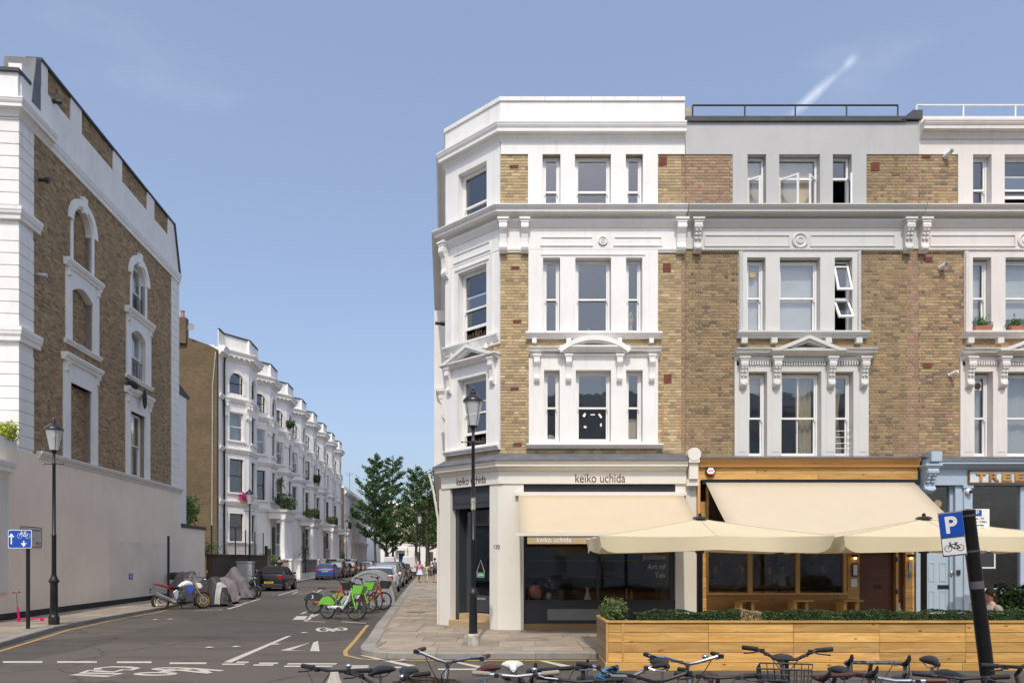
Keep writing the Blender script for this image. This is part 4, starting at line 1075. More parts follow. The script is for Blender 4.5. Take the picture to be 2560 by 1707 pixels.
def flue(parent, u, v, r=.055):
    m = MB(GM); m.tube([(fx(u),0,fz(v)),(fx(u)+.03,-.1,fz(v)+.02),(fx(u)+.05,-.16,fz(v)+.04)], [r*1.2,r*1.1,r*.9], 10); m.build('boiler_flue', pm('white flue', (.7,.7,.68,1), .5), parent, smooth=True)
    MB(GM).tube([(fx(u)+.047,-.155,fz(v)+.037),(fx(u)+.075,-.21,fz(v)+.065)], [r*.8,r*.85], 10).build('flue_end', M_galv, parent, smooth=True)
flue(right, 2362, 393); flue(right, 2350, 671); 
MB(GM).tube([(fx(2372),0,fz(938)),(fx(2382),-.2,fz(933))], [.045,.04], 8).build('security_camera', M_frame, right)
for u, lb_ in ((2440,'terracotta trough with sparse plant outside the narrow pinkish-framed window'),(2530,'terracotta trough with bushier plant outside the wide pinkish-framed window')):
    tp = thing('plant_trough', lb_, 'plant pot', (0,0,0), 0, 'troughs on the pinkish window sill')
    MB(GM).add([(fx(u-8),-.13,fz(831)),(fx(u+30),-.13,fz(831)),(fx(u+30),.03,fz(831)),(fx(u-8),.03,fz(831)),(fx(u-12),-.15,fz(819)),(fx(u+34),-.15,fz(819)),(fx(u+34),.05,fz(819)),(fx(u-12),.05,fz(819))],[(0,3,2,1),(4,5,6,7),(0,1,5,4),(1,2,6,5),(2,3,7,6),(3,0,4,7)]).build('trough', M_pot, tp)
    lf = MB(GM); rr = random.Random(u)
    for k in range(60):
        c = Vector((fx(u+10+rr.gauss(0,9)),-.06+rr.gauss(0,.03),fz(816-abs(rr.gauss(0,9))))); q = Matrix.Rotation(rr.random()*6.3,3,'Y') @ Matrix.Rotation(rr.uniform(-1,1),3,'X')
        lf.add([c+q@Vector(p) for p in ((-.02,0,0),(.02,0,.0),(.012,0,.08),(-.012,0,.08))],[(0,1,2,3)])
    lf.build('foliage', leaf_mat('sill plant leaf', (.05,.12,.03,1), (.12,.2,.05,1)), tp, fixn=False)
# long drooping cables on the facade
cable(middle, [(fx(1735),-.03,fz(300)),(fx(1727),-.1,fz(380)),(fx(1733),-.02,fz(460)),(fx(1738),-.4,fz(535)),(fx(1731),-.07,fz(650)),(fx(1735),-.02,fz(850)),(fx(1745),-.02,fz(1000)),(fx(1750),-.03,fz(1080)),(fx(1758),-.15,fz(1140))])
cable(middle, [(fx(1738),-.03,fz(305)),(fx(1746),-.03,fz(390)),(fx(1740),-.03,fz(520))], .006, M_cableb)
cable(middle, [(fx(1838),-.1,fz(838)),(fx(1832),-.02,fz(900)),(fx(1828),-.02,fz(1100)),(fx(1834),-.1,fz(1140))])
cable(right, [(fx(2392),-.02,fz(640)),(fx(2390),-.02,fz(870)),(fx(2388),-.02,fz(1120)),(fx(2345),-.1,fz(1148))])
cable(middle, [(fx(1745),-.2,fz(1136)),(fx(1800),-.2,fz(1147)),(fx(2050),-.22,fz(1151)),(fx(2270),-.2,fz(1142))])
# ------------------------------------------------------------------ ground floor shopfronts
M_wood = wood_mat('oiled pine boards', (.55,.275,.062,1), (.82,.54,.19,1), (.2,.075,.02,1), 1.0, .5, dark=.28)
M_woodz = wood_mat('oiled pine posts', (.60,.33,.10,1), (.72,.44,.16,1), (.20,.075,.022,1), 1.0, .5, 'z')
M_woodd = wood_mat('dark stained timber', (.10,.03,.012,1), (.14,.047,.019,1), (.03,.012,.006,1), 1.0, .55)
M_woodm = wood_mat('golden stained timber', (.43,.215,.055,1), (.53,.29,.085,1), (.16,.06,.02,1), 1.0, .5)
M_blue = pm('pale blue shopfront paint', (.40,.49,.57,1), .5, .04, 1.5, .04, 30, dirt=.08)
M_awn = fabric_mat('cream awning canvas', (.66,.555,.395,1), trans=.2, var=.02)
M_awn2 = fabric_mat('pale cream awning canvas', (.64,.555,.42,1), trans=.2, var=.02)
M_val = fabric_mat('tan valance canvas', (.55,.41,.25,1))
M_para = fabric_mat('ivory parasol canvas', (.80,.71,.49,1), trans=.3, var=.03)
M_whitel = pm('white lettering', (.78,.78,.76,1), .5)
M_bronze = pm('bronze plinth', (.30,.19,.075,1), .5, .1, 3)
def chx(u, yo=-.1):
    """local x on the chamfer where the pixel column u meets it"""
    k = (u-U0)/F; d, n = Vector((CM[0][0],CM[1][0])), Vector((CM[0][1],CM[1][1])); o = CL_+n*yo
    return (k*o.y-o.x)/(d.x-k*d.y)
# tea shop: fascia round the corner
PS = [tuple(FL),tuple(CL_),tuple(CR),(fx(1713),YF)]
MB().mould([(-.02,fz(1134)),(.02,fz(1134)),(.36,fz(1153)),(.36,fz(1156)),(-.02,fz(1156))], PS).build('lead_roof', M_lead, corner)
corn('shop_cornice', M_shopw, corner, fz(1155), fz(1178), .2, PS, base=.14)
corn('fascia', M_shopw, corner, fz(1178), fz(1210), .13, PS, shape=C_BOX)
textobj('keiko uchida', corner, M_text, (fx(1437)+fx(1561))/2, fz(1207), -.131, .215, fx(1561)-fx(1437), GM, name='fascia_lettering')
textobj('keiko uchida', corner, M_text, 1.07, fz(1205), -.131, .2, 1.05, CM, name='fascia_lettering')
zg = KH
def lbl(): pass
pil = MB(GM); pil.box(fx(1258),fx(1309),-.1,.25,zg,fz(1210)); pil.build('pilaster', M_shopw, corner)
c0, c1, c2, c3_ = chx(1098), chx(1125.5), chx(1224), 2.02
pil = MB(CM); pil.box(c0,c1,-.1,.3,zg,fz(1210)); pil.build('pilaster', M_shopw, corner)
pil = MB(CM); pil.box(c2,1.975,-.1,.3,zg,fz(1210)); pil.build('pilaster', M_shopw, corner)
MB().add([tuple(CM@Vector((1.975,-.1,zg))),(fx(1258),YF-.1,zg),(fx(1258),YF+.1,zg),tuple(CM@Vector((1.975,-.1,fz(1210)))),(fx(1258),YF-.1,fz(1210)),(fx(1258),YF+.1,fz(1210))],[(0,1,4,3),(1,2,5,4),(3,4,5)]).build('pilaster_corner', M_shopw, corner)
pil = MB(GM); pil.box(fx(1687),fx(1722),-.08,.25,zg,fz(1210)); pil.build('pilaster', M_shopw, corner)
textobj('120', corner, pm('dark numerals', (.05,.05,.05,1), .5), chx(1242), fz(1371), -.101, .1, .19, CM, name='house_number')
# big white scroll bracket closing the fascia
sb = MB(GM); sb.box(fx(1714),fx(1740),-.36,.0,fz(1160),fz(1140)).box(fx(1716),fx(1738),-.3,0,fz(1200),fz(1160)).box(fx(1712),fx(1741),-.24,0,fz(1216),fz(1200))
sb.lathe([(.16,-.172),(.16,.15)], (fx(1727),-.2,fz(1140)), 18, 'y'); sb.build('fascia_console', M_shopw, corner)
MB(GM).box(fx(1722.5),fx(1740),-.05,.25,zg,fz(1216)).build('party_pier', M_shopw, corner)
# shop window
MB(GM).box(fx(1309)+.004,fx(1687)-.004,-.02,.1,fz(1232),fz(1210)).build('transom_panel', M_char, corner)
tp = MB(GM)
for a, b in ((1312,1480),(1500,1684)): frame_panel(tp, fx(a), fx(b), fz(1226), fz(1213), -.02, .018, .012)
tp.build('panel_moulding', M_char, corner)
wf = MB(GM); z0, z1 = fz(1500), fz(1232)
wf.box(fx(1309),fx(1314),.0,.1,z0,z1).box(fx(1675),fx(1687),.0,.1,z0,z1).box(fx(1491),fx(1498),.01,.09,z0,z1).box(fx(1314),fx(1675),.0,.09,z1-.06,z1).box(fx(1309),fx(1687),-.06,.1,fz(1503),z0)
swf = wf.build('shop_window', M_char, corner)
pane('pane', swf, fx(1314), fx(1491), z0, z1-.06, .04, GM, M_glassd); pane('pane', swf, fx(1498), fx(1675), z0, z1-.06, .04, GM, M_glassd)
for s_, v, a in (('Japanese',1401,1642),('Art of',1422,1642),('Tea',1443,1642)):
    textobj(s_, swf, pm('frosted lettering', (.42,.42,.41,1), .6), fx(1664.5), fz(v), .038, .125 if s_ != 'Japanese' else .15, None, GM, 'RIGHT', .002, 'window_lettering')
MB(GM).box(fx(1309),fx(1687),-.03,.1,fz(1558),fz(1503)).build('stall_riser', M_char, corner)
rp = MB(GM); frame_panel(rp, fx(1366), fx(1560), fz(1551), fz(1519), -.03, .02, .015); rp.build('panel_moulding', M_char, corner)
MB(GM).box(fx(1368),fx(1558),-.036,-.0302,fz(1550),fz(1521)).build('frosted_panel', pm('frosted grey panel', (.22,.225,.215,1), .5), corner)
MB(GM).box(fx(1309),fx(1687),-.05,.1,zg,fz(1558)).build('plinth', M_bronze, corner)
# doorway in the chamfer
MB(CM).box(c1,c2,-.02,.1,fz(1265),fz(1210)).build('door_header', M_char, corner)
hp = MB(CM); frame_panel(hp, c1+.05, c2-.05, fz(1252), fz(1218), -.02, .02, .012); hp.build('panel_moulding', M_char, corner)
df = MB(CM); y = .34; za, zb_ = .46, fz(1265)
df.box(c1-.02,c1+.13,.1,y+.08,zg,zb_).box(c2-.05,c2+.05,y,y+.08,za,zb_).box(c1+.13,c2-.05,y,y+.08,fz(1310),fz(1302)); 
dfo = df.build('door_frame', M_char, corner)
pane('fanlight', dfo, c1+.13, c2-.05, fz(1302), fz(1265), y+.03, CM, M_glassd)
A = CM @ Matrix.Translation((c1+.14,y+.02,0)) @ Matrix.Rotation(R(24), 4, 'Z')
dl = MB(A); W = .84; zt_ = fz(1311)
dl.box(0,.12,0,.045,za,zt_).box(W-.12,W,0,.045,za,zt_).box(.12,W-.12,0,.045,zt_-.12,zt_).box(.12,W-.12,0,.045,za,za+.45)
door = dl.build('door', M_char, corner); MB(A).box(.12,W-.12,.02,.026,za+.45,zt_-.12).build('pane', M_glassd, door)
MB(A).box(.25,.55,-.012,0,za+.33,za+.39).build('letter_plate', M_steel, door); MB(A).box(W-.08,W-.05,-.06,0,za+.95,za+1.2).build('handle', M_steel, door)
sg = MB(A); sg.box(.3,.52,-.01,-.004,1.38,1.52); sgo = sg.build('open_sign', pm('green sign', (.10,.27,.14,1), .5), door); MB(A).tube([(.3,-.006,1.52),(.41,-.006,1.85),(.52,-.006,1.52)], .006, 5).build('sign_cord', M_frame, door)
textobj('OPEN', door, M_whitel, .41, 1.425, -.011, .05, .16, A, name='sign_lettering')
MB(CM).box(c1+.004,c2-.004,-.16,.33,zg,.27).build('step', M_tan, corner); MB(CM).box(c1+.004,c2-.004,.1,.5,.27,.44).build('step', M_tan, corner)
# tea shop interior
room(corner, -.3, fx(1688), zg+.02, fz(1206), .28, 4.5, M_room, GM)
MB(GM).box(fx(1320),fx(1670),1.6,1.8,zg+.02,1.05).build('counter', M_woodd, corner)
for k in range(3): MB(GM).box(fx(1330),fx(1660),3.9,4.2,1.3+.5*k,1.34+.5*k).build('shelf', M_woodm, corner)
jar = thing('clay_jar', 'round terracotta jar standing in the tea shop window', 'jar', (fx(1338),YF+.35,fz(1500)))
MB().lathe([(.07,0),(.15,.06),(.19,.17),(.17,.28),(.11,.34),(.12,.37)], (0,0,0), 16).build('body', M_pot, jar, smooth=True)
vs_ = thing('flower_vase', 'small dark vase of leafy stems in the tea shop window', 'vase', (fx(1374),YF+.4,fz(1500)))
MB().lathe([(.05,0),(.08,.06),(.07,.14),(.04,.18)], (0,0,0), 12).build('vase', pm('pale glaze', (.35,.35,.32,1), .3), vs_, smooth=True)
lf = MB(); rr = random.Random(8)
for k in range(70):
    c = Vector((rr.gauss(0,.09),rr.gauss(0,.06),.22+abs(rr.gauss(0,.13)))); q = Matrix.Rotation(rr.random()*6.3,3,'Z') @ Matrix.Rotation(rr.uniform(-1,1),3,'X')
    lf.add([c+q@Vector(p) for p in ((-.02,0,0),(.02,0,.0),(.01,0,.07),(-.01,0,.07))],[(0,1,2,3)])
lf.build('foliage', leaf_mat('vase leaf', (.04,.09,.03,1), (.10,.16,.05,1)), vs_, fixn=False)
for i, (u, nm) in enumerate(((1571,'tall wooden pepper mill beside the tea shop window'),(1584,'shorter wooden pepper mill beside the tall one'))):
    g = thing('pepper_mill', nm, 'mill', (fx(u),YF+.3,fz(1500)), 0, 'mills in the tea shop window')
    MB().lathe([(.03,0),(.035,.05),(.02,.12),(.028,.2-.03*i),(.015,.24-.03*i),(.022,.27-.03*i),(0,.3-.03*i)], (0,0,0), 10).build('body', M_woodm, g, smooth=True)
cf = thing('glass_carafe', 'conical glass carafe on a stand in the tea shop window', 'carafe', (fx(1473),YF+.4,fz(1500)))
MB().lathe([(.1,0),(.09,.02),(.03,.2),(.06,.32)], (0,0,0), 12).build('body', M_glassl, cf, smooth=True); MB().lathe([(.12,.3),(.12,.32)], (0,0,0), 12).build('collar', M_woodm, cf)
# rail box on pilaster
MB(GM).tube([(fx(1300),-.13,fz(1345)),(fx(1302),-.13,fz(1462))], .012, 6).build('awning_crank', M_shopw, corner)
# downpipe at the flank corner
MB().tube([(CL_.x-.22,CL_.y+.1,KH),(CL_.x-.22,CL_.y+.1,fz(1290)),(CL_.x-.34,CL_.y+.05,fz(1215)),(CL_.x-.45,CL_.y+.0,fz(1168))], .032, 8).build('downpipe', M_shopw, corner, smooth=True)
MB().tube([(CL_.x-.45,CL_.y+.0,fz(1168)),(CL_.x-.12,CL_.y+.2,fz(1140))], .03, 8).build('downpipe_branch', M_lead, corner, smooth=True)

# ---- awnings
def awning(name, label, x0, x1, ztop, yb, zfr, out, mat, valh, valx, vmat, boxm, boxz):
    a = thing(name, label, 'awning', (0,0,0))
    MB().box(x0-.08,x1+.08,YF-.2,YF-.02,boxz[0],boxz[1]).build('cassette', boxm, a)
    n = 8; vs, fs = [], []; yt = YF-.19; yf_ = YF-out
    for i in range(n+1):
        t = i/n; y = yt+(yf_-yt)*t; z = ztop+(zfr-ztop)*t-.03*math.sin(math.pi*t)
        for k in range(13):
            q = k/12; vs.append((x0+(x1-x0)*q, y, z-.012*math.sin(math.pi*q)*math.sin(math.pi*t)))
    for i in range(n):
        for k in range(12): fs.append((i*13+k, i*13+k+1, (i+1)*13+k+1, (i+1)*13+k))
    c = MB().add(vs, fs).build('canopy', mat, a, smooth=True)
    sd = c.modifiers.new('thickness', 'SOLIDIFY'); sd.thickness = .006
    sm = MB()
    for k in range(1, 12, 2): sm.tube([Vector(vs[i*13+k])+Vector((0,-.001,.001)) for i in range(n+1)], .0055, 4)
    tag(sm.build('seams', pm('seam stitching', (.50,.42,.30,1), .9), a), kind='stuff')
    MB().box(x0-.1,x1+.1,yf_-.05,yf_+.01,zfr-.03,zfr+.03).build('front_bar', boxm if boxm is not M_black else M_shopw, a)
    if valh > 0:
        v = MB(); v.box(valx[0],valx[1],yf_-.025,yf_-.018,zfr-.03-valh,zfr-.03); v.build('valance', vmat, a)
    for x in (x0+.25, x1-.25):
        m = MB(); m.bar((x,YF-.15,ztop-.12), ((x+.5 if x < (x0+x1)/2 else x-.5),(yt+yf_)/2,(ztop+zfr)/2-.14), .04, .05).bar(((x+.5 if x < (x0+x1)/2 else x-.5),(yt+yf_)/2,(ztop+zfr)/2-.14), (x,yf_+.03,zfr-.02), .04, .05); m.build('folding_arm', boxm, a)
    return a
aw1 = awning('awning', 'cream canvas awning with tan valance over the tea shop window', .158, 4.225, fz(1240), 0, 2.40, 2.3, M_awn, .17, (.33,4.1), M_val, M_shopw, (fz(1240),fz(1231)))
textobj('keiko uchida', aw1, M_whitel, .33+.58, 2.235, YF-2.3-.027, .11, .74, None, 'CENTER', .003, 'valance_lettering')
aw2 = awning('awning', 'wide pale cream awning with black cassette over the timber restaurant front', 4.77, 9.9, fz(1208), 0, 2.36, 2.35, M_awn2, 0, None, None, M_black, (fz(1212),fz(1200)))

# ---- timber restaurant front (part of the middle house)
x0, x1 = fx(1741), fx(2288)
corn('timber_cornice', M_woodm, middle, fz(1148), fz(1169), .16, [(x0,-.12),(x1,-.12)], GM, [(0,0),(1,0),(1,.12),(.85,.25),(.55,.6),(.4,.9),(.4,1),(0,1)])
MB(GM).mould([(-.02,fz(1140)),(.05,fz(1140)),(.3,fz(1147.5)),(.3,fz(1149)),(-.02,fz(1149))], [(x0,0),(x1,0)]).build('lead_roof', M_lead, middle)
for i, (va, vb) in enumerate(((1169,1185),(1185.5,1201))):
    for a, b in ((1741,1888),(1889,2288)) if i == 0 else ((1741,2040),(2041,2288)): MB(GM).box(fx(a),fx(b),-.11,.2,fz(vb),fz(va)).build('fascia_board', M_wood, middle)
hexp = [(fx(1772)+.13*math.cos(R(60*k)), fz(1180)+.13*math.sin(R(60*k))) for k in range(6)]
ab = thing('alarm_box', 'hexagonal white burglar alarm box with red base on timber fascia', 'alarm', (0,YF,0))
MB().poly(hexp, -.17, -.11).build('case', M_blackp, ab); MB().poly([(fx(1772)+.1*math.cos(R(60*k)), fz(1180)+.1*math.sin(R(60*k))) for k in range(6)], -.185, -.17).build('cover', M_frame, ab)
MB().poly([(fx(1772)-.06,fz(1180)-.1),(fx(1772)+.06,fz(1180)-.1),(fx(1772)+.08,fz(1180)-.06),(fx(1772)-.08,fz(1180)-.06)], -.19, -.1852).build('lens', pm('red lens', (.35,.01,.01,1), .2), ab)
textobj('SECURITY', ab, pm('red print', (.5,.03,.03,1), .5), fx(1772), fz(1180), -.1855, .03, .13, None, name='alarm_lettering')
# jambs of planks
for k in range(12):
    z = zg+k*.265; z2 = min(fz(1201), z+.26)
    if z2-z < .05: break
    MB(GM).box(fx(1748),fx(1765),-.05,.2,z,z2).build('jamb_board', M_wood, middle)
    MB(GM).box(fx(2118),fx(2147),-.03,.2,z,z2).build('jamb_board', M_wood, middle)
    MB(GM).box(fx(2262),fx(2284),-.03,.2,z,z2).build('jamb_board', M_wood, middle)
MB(GM).box(fx(1741),fx(1747.5),-.12,.2,zg,fz(1201)).build('corner_post', M_woodz, middle)
MB(GM).box(fx(1765)+.003,fx(2117.5),-.03,.1,zg,fz(1486)).build('stall_riser', M_woodm, middle)
wf = MB(GM); zs_, zt_ = fz(1486), fz(1205)
wf.box(fx(1766),fx(1771),-.02,.08,zs_,zt_).box(fx(1869.5),fx(1881),-.02,.08,zs_,zt_).box(fx(1989),fx(1999.5),-.02,.08,zs_,zt_).box(fx(2108),fx(2117),-.02,.08,zs_,zt_).box(fx(1766),fx(2117),-.05,.12,zs_-.002,zs_+.05).box(fx(1771),fx(1869.5),-.0,.07,zt_-.08,zt_).box(fx(1881),fx(1989),-.0,.07,zt_-.08,zt_).box(fx(1999.5),fx(2108),-.0,.07,zt_-.08,zt_)
rw = wf.build('restaurant_window', M_woodz, middle)
for a, b in ((1771,1869.5),(1881,1989),(1999.5,2108)): pane('pane', rw, fx(a), fx(b), zs_+.05, zt_-.08, .03, GM, M_glassd)
room(middle, fx(1745), fx(2286), zg+.01, fz(1190), .2, 5.0, pm('warm dark timber lining', (.26,.135,.06,1), .8, .2, 3), GM)
md = MB(GM); md.box(fx(2149),fx(2240),.12,.17,zg,fz(1380)); door2 = md.build('door', M_woodd, middle)
MB(GM).box(fx(2147.5),fx(2262),-.01,.2,fz(1380),fz(1205)).build('door_panel_over', M_woodd, middle); MB(GM).box(fx(2240.5),fx(2246),.0,.2,zg,fz(1380)).build('door_post', M_woodz, middle); MB(GM).box(fx(2246.5),fx(2261.5),.08,.2,zg,fz(1380)).build('side_panel', M_woodd, middle)
MB(GM).box(fx(2192),fx(2209),.108,.12,fz(1470),fz(1462)).build('letter_plate', M_black, door2)
for z in (1.0,1.8): MB(GM).box(fx(2239),fx(2244),-.012,.0,z,z+.12).build('hinge', M_black, door2)
sc = thing('menu_case', 'narrow dark framed menu case on the timber door jamb', 'sign', (0,YF,0)); MB().box(fx(2128),fx(2143),-.06,-.03,fz(1440),fz(1407)).build('frame', M_char, sc); MB().box(fx(2130.5),fx(2140.5),-.064,-.06,fz(1437),fz(1411)).build('sheet', M_frame, sc)
nt_ = thing('paper_notice', 'white paper notice pinned below the dark menu case', 'notice', (0,YF,0)); MB().box(fx(2126.5),fx(2141),-.034,-.03,fz(1466),fz(1446)).build('sheet', M_frame, nt_)
M_bulb = nmat('warm wall light')[0]; M_bulb.node_tree.nodes['Principled BSDF'].inputs['Emission Color'].default_value = (1,.5,.16,1); M_bulb.node_tree.nodes['Principled BSDF'].inputs['Emission Strength'].default_value = 3.0
for u, l_ in ((2134,'small dark wall lamp glowing above the menu case'),(2273,'small dark wall lamp glowing above the intercom panel')):
    wl = thing('wall_lamp', l_, 'lamp', (fx(u),YF,fz(1392)), 0, 'wall lamps beside the restaurant door'); MB().box(-.05,.05,-.14,-.03,0,.07).build('body', M_black, wl); MB().ball((0,-.09,-.025), (.04,.04,.03), 8, 6).build('bulb', M_bulb, wl)
ic = thing('intercom_panel', 'slim metal intercom panel with blue sticker below on timber jamb', 'intercom', (0,YF,0)); MB().box(fx(2269),fx(2278),-.06,-.03,fz(1427),fz(1402)).build('panel', M_galv, ic); MB().box(fx(2268.5),fx(2277.5),-.04,-.03,fz(1442),fz(1433)).build('sticker', pm('blue sticker', (.08,.22,.33,1), .4), ic)
# tables, benches, lamps
M_seat = pm('rust leather', (.28,.07,.02,1), .6)
for i, u in enumerate((1845,1975,2094)):
    t_ = thing('timber_table', ['square pine table by the tea shop end of the window bench','square pine table at the middle of the window bench','square pine table beside the dark restaurant door'][i], 'table', (fx(u),YF-.55,zg), 0, 'tables along the restaurant window')
    MB().box(-.24,.24,-.3,.3,.74,.78).build('top', M_woodm, t_); MB().box(-.2,-.13,-.2,.2,0,.74).build('leg', M_woodz, t_); MB().box(.08,.15,-.2,.2,0,.74).build('leg', M_woodz, t_)
bn = thing('window_bench', 'long low pine bench with rust cushions under the restaurant window', 'bench', (0,YF,zg)); MB().box(fx(1770),fx(2112),-.4,-.06,.38,.43).build('seat', M_woodm, bn)
for u in (1790,1880,1930,2040,2100): MB().box(fx(u)-.04,fx(u)+.04,-.36,-.1,0,.38).build('leg', M_woodz, bn)
for u in (1800,1905,2010): MB().box(fx(u)-.3,fx(u)+.3,-.38,-.08,.43,.48).build('cushion', M_seat, bn, bev=.015)
M_copper = pm('copper lampshade', (.52,.19,.08,1), .4, .1, 5, metal=.4)
for i, (u, v, yy) in enumerate(((1789,1423,.55),(1856,1423,.55),(1924,1424,.55),(2057,1424,.55),(1803,1408,1.9),(1851,1408,1.9),(1900,1408,1.9))):
    p = px(u, v, YF+yy)
    l_ = ['copper table lamp at the left end of the nearest pine counter', 'copper table lamp left of the first window post', 'copper table lamp right of the first window post', 'copper table lamp between the last window post and dark door'][i] if i < 4 else ['small copper lamp deep inside, seen through the pane next to white pier','small copper lamp deep inside, seen just left of first window post','small copper lamp deep inside, seen through the middle pane'][i-4]
    g = thing('table_lamp', ['copper table lamp just inside the window pane next to white pier','copper table lamp just inside, touching the first window post','copper table lamp just inside the middle window pane','copper table lamp just inside the window pane next to the dark door'][i] if i < 4 else l_, 'lamp', (p.x,p.y,p.z-.36), 0, 'copper lamps in the restaurant')
    MB().lathe([(.06,.27),(.022,.45)], (0,0,0), 12).build('shade', M_copper, g, smooth=True); MB().lathe([(.05,0),(.05,.012),(.006,.015),(.006,.3)], (0,0,0), 8).build('stem', M_copper, g)
for yy, zz in ((.62,1.06),(1.95,1.12)): MB(GM).box(fx(1770),fx(2105),yy-.2,yy+.2,zz-.06,zz).build('counter', M_woodm, middle)
for u in (1775,1870,1925,1990,2095): MB(GM).box(fx(u)-.04,fx(u)+.04,.5,.75,zg+.02,1.0).build('counter_leg', M_woodz, middle)

# ---- pale blue shopfront (part of the right house)
x0, x1 = fx(2300), XR
corn('shop_cornice', M_blue, right, fz(1150), fz(1172), .25, [(x0,-.1),(x1,-.1)], GM)
MB(GM).mould([(-.02,fz(1141)),(.05,fz(1141)),(.36,fz(1149)),(.36,fz(1150.5)),(-.02,fz(1150.5))], [(x0,0),(x1,0)]).build('lead_roof', M_lead, right)
MB(GM).box(x0,x1,-.1,.2,fz(1213),fz(1172)).build('fascia', M_blue, right)
scroll_bracket('fascia_console', M_blue, right, fx(2309), .26, fz(1165), fz(1235), .36, -.08, GM, leaf=True)
MB(GM).box(fx(2304),fx(2330),-.42,.0,fz(1158),fz(1134)).build('console_cap', M_blue, right)
sgn = MB(GM); frame_panel(sgn, fx(2412), fx(2880), fz(1210), fz(1176), -.11, .035, .04); sgo = sgn.build('sign_frame', pm('brown sign frame', (.19,.085,.035,1), .6), right)
MB(GM).box(fx(2415),fx(2877),-.125,-.1005,fz(1207),fz(1179)).build('sign_board', pm('sign board white', (.62,.68,.72,1), .5), right)
for i, ch in enumerate('TREE'):
    textobj(ch, right, M_woodm, fx(2443.5+32*i), fz(1203.5), -.126, .2, .245, GM, 'CENTER', .035, 'sign_letter', .035)
for a, b in ((2286,2316),(2405,2424)): MB(GM).box(fx(a),fx(b),-.08,.2,zg,fz(1213)).build('pilaster', M_blue, right)
MB(GM).box(fx(2405)-.03,fx(2424)+.03,-.11,.0,fz(1220),fz(1213)-.001).build('pilaster_cap', M_blue, right)
dfm = MB(GM); dfm.box(fx(2378),fx(2386),.06,.2,zg,fz(1213)).box(fx(2386),fx(2405),-.04,.1,zg,fz(1213)).box(fx(2316),fx(2378),.06,.2,fz(1340),fz(1332)); dfm.build('door_frame', M_blue, right)
bd = MB(GM); bd.box(fx(2317),fx(2378),.12,.17,zg,fz(1340)); bdo = bd.build('door', M_blue, right)
for (a, b, va, vb) in ((2328,2344,1405,1453),(2356,2374,1405,1453),(2328,2344,1476,1560),(2356,2374,1476,1560)):
    q = MB(GM); frame_panel(q, fx(a), fx(b), fz(vb), fz(va), .12, .025, .012); q.build('door_panel', M_blue, bdo)
MB(GM).box(fx(2351),fx(2380)-.0,.10,.12,fz(1471),fz(1462)).build('letter_plate', M_black, bdo); MB(GM).ball((fx(2381.5),.04,fz(1433)), (.03,.03,.07), 8, 6).build('handle', M_steel, bdo)
pane('fanlight', bdo, fx(2317), fx(2378), fz(1332), fz(1216), .12, GM, M_glassd)
MB(GM).lathe([(.1,-.01),(.1,.0),(.08,.01),(0,.01)], (fx(2350),.1,fz(1258)), 16, 'y').build('door_number_disc', pm('old brass', (.3,.24,.14,1), .5), right)
wf = MB(GM); wf.box(fx(2424),fx(2430),-.02,.1,fz(1470),fz(1216)).box(fx(2550),fx(2560),-.02,.1,fz(1470),fz(1216)).box(fx(2424),fx(2700),-.05,.1,fz(1486),fz(1470)).box(fx(2690),fx(2700),-.02,.1,fz(1470),fz(1216)); bw = wf.build('shop_window', M_blue, right)
pane('pane', bw, fx(2430), fx(2550), fz(1470), fz(1216), .03, GM, M_glassd); pane('pane', bw, fx(2560), fx(2690), fz(1470), fz(1216), .03, GM, M_glassd)
MB(GM).box(fx(2424),fx(2700),-.03,.1,zg,fz(1486)).build('stall_riser', M_blue, right); MB(GM).box(fx(2700),XR,-.06,.2,zg,fz(1213)).build('end_pier', M_blue, right)
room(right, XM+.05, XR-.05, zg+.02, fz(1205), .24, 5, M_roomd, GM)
cmr = thing('dome_camera', 'white dome security camera under the blue shop fascia', 'camera', (fx(2414),YF-.12,fz(1229))); MB().ball((0,0,0), (.08,.06,.08), 12, 8).build('housing', M_frame, cmr, smooth=True); MB().ball((.02,-.04,-.01), (.05,.05,.05), 10, 7).build('lens', M_blackp, cmr, smooth=True)
MB(GM).box(fx(2388),fx(2397),-.07,-.04,fz(1436),fz(1424)).build('key_safe', M_blackp, right)
# ------------------------------------------------------------------ corner house across the side street (brick flank over a pink wall)
TH = math.atan2(1, SD)                          # heading of the side street
LX, LY = -14.7, 21.2
left = thing('left_corner_house', 'tall brick corner house with white quoins, blind windows and pink ground floor', 'building', (LX,LY,0), TH)
dL = Vector((math.cos(TH), math.sin(TH)))
def lw(u, v=None, yo=0.0):
    k = (u-U0)/F; n = Vector((-dL.y,dL.x)); ox, oy = LX+n.x*yo, LY+n.y*yo
    x = (k*oy-ox)/(dL.x-k*dL.y); Y = oy+dL.y*x
    return x if v is None else (x, HC+(V0-v)/F*Y)
E1 = 11.85; E2 = 12.8
ZL, ZB = 5.1, 15.0
colA = dict(ao=(2.83,4.77), ai=(3.08,4.38), s2=(2.6,4.86), o2=(2.98,4.42), s1=(2.45,4.77), o1=(2.88,4.32))
colB = dict(ao=(7.35,9.30), ai=(7.68,8.97), s2=(7.16,9.5), o2=(7.56,8.95), s1=(7.1,9.4), o1=(7.5,8.9))
hl = []
for c in (colA, colB): hl += [(c['ai'][0],c['ai'][1],11.9,14.05),(c['o2'][0],c['o2'][1],9.25,11.5),(c['o1'][0],c['o1'][1],5.2,7.86)]
bw_ = MB().wallh(0,E1,ZL,ZB,hl,.008,.35).build('wall', M_mortd, left)
sk = []
for c in (colA, colB): sk += [(c['s2'][0],c['s2'][1],9.2,11.75),(c['s1'][0],c['s1'][1],5.1,8.6),(c['ai'][0]-.12,c['ai'][1]+.12,11.9,14.05)]
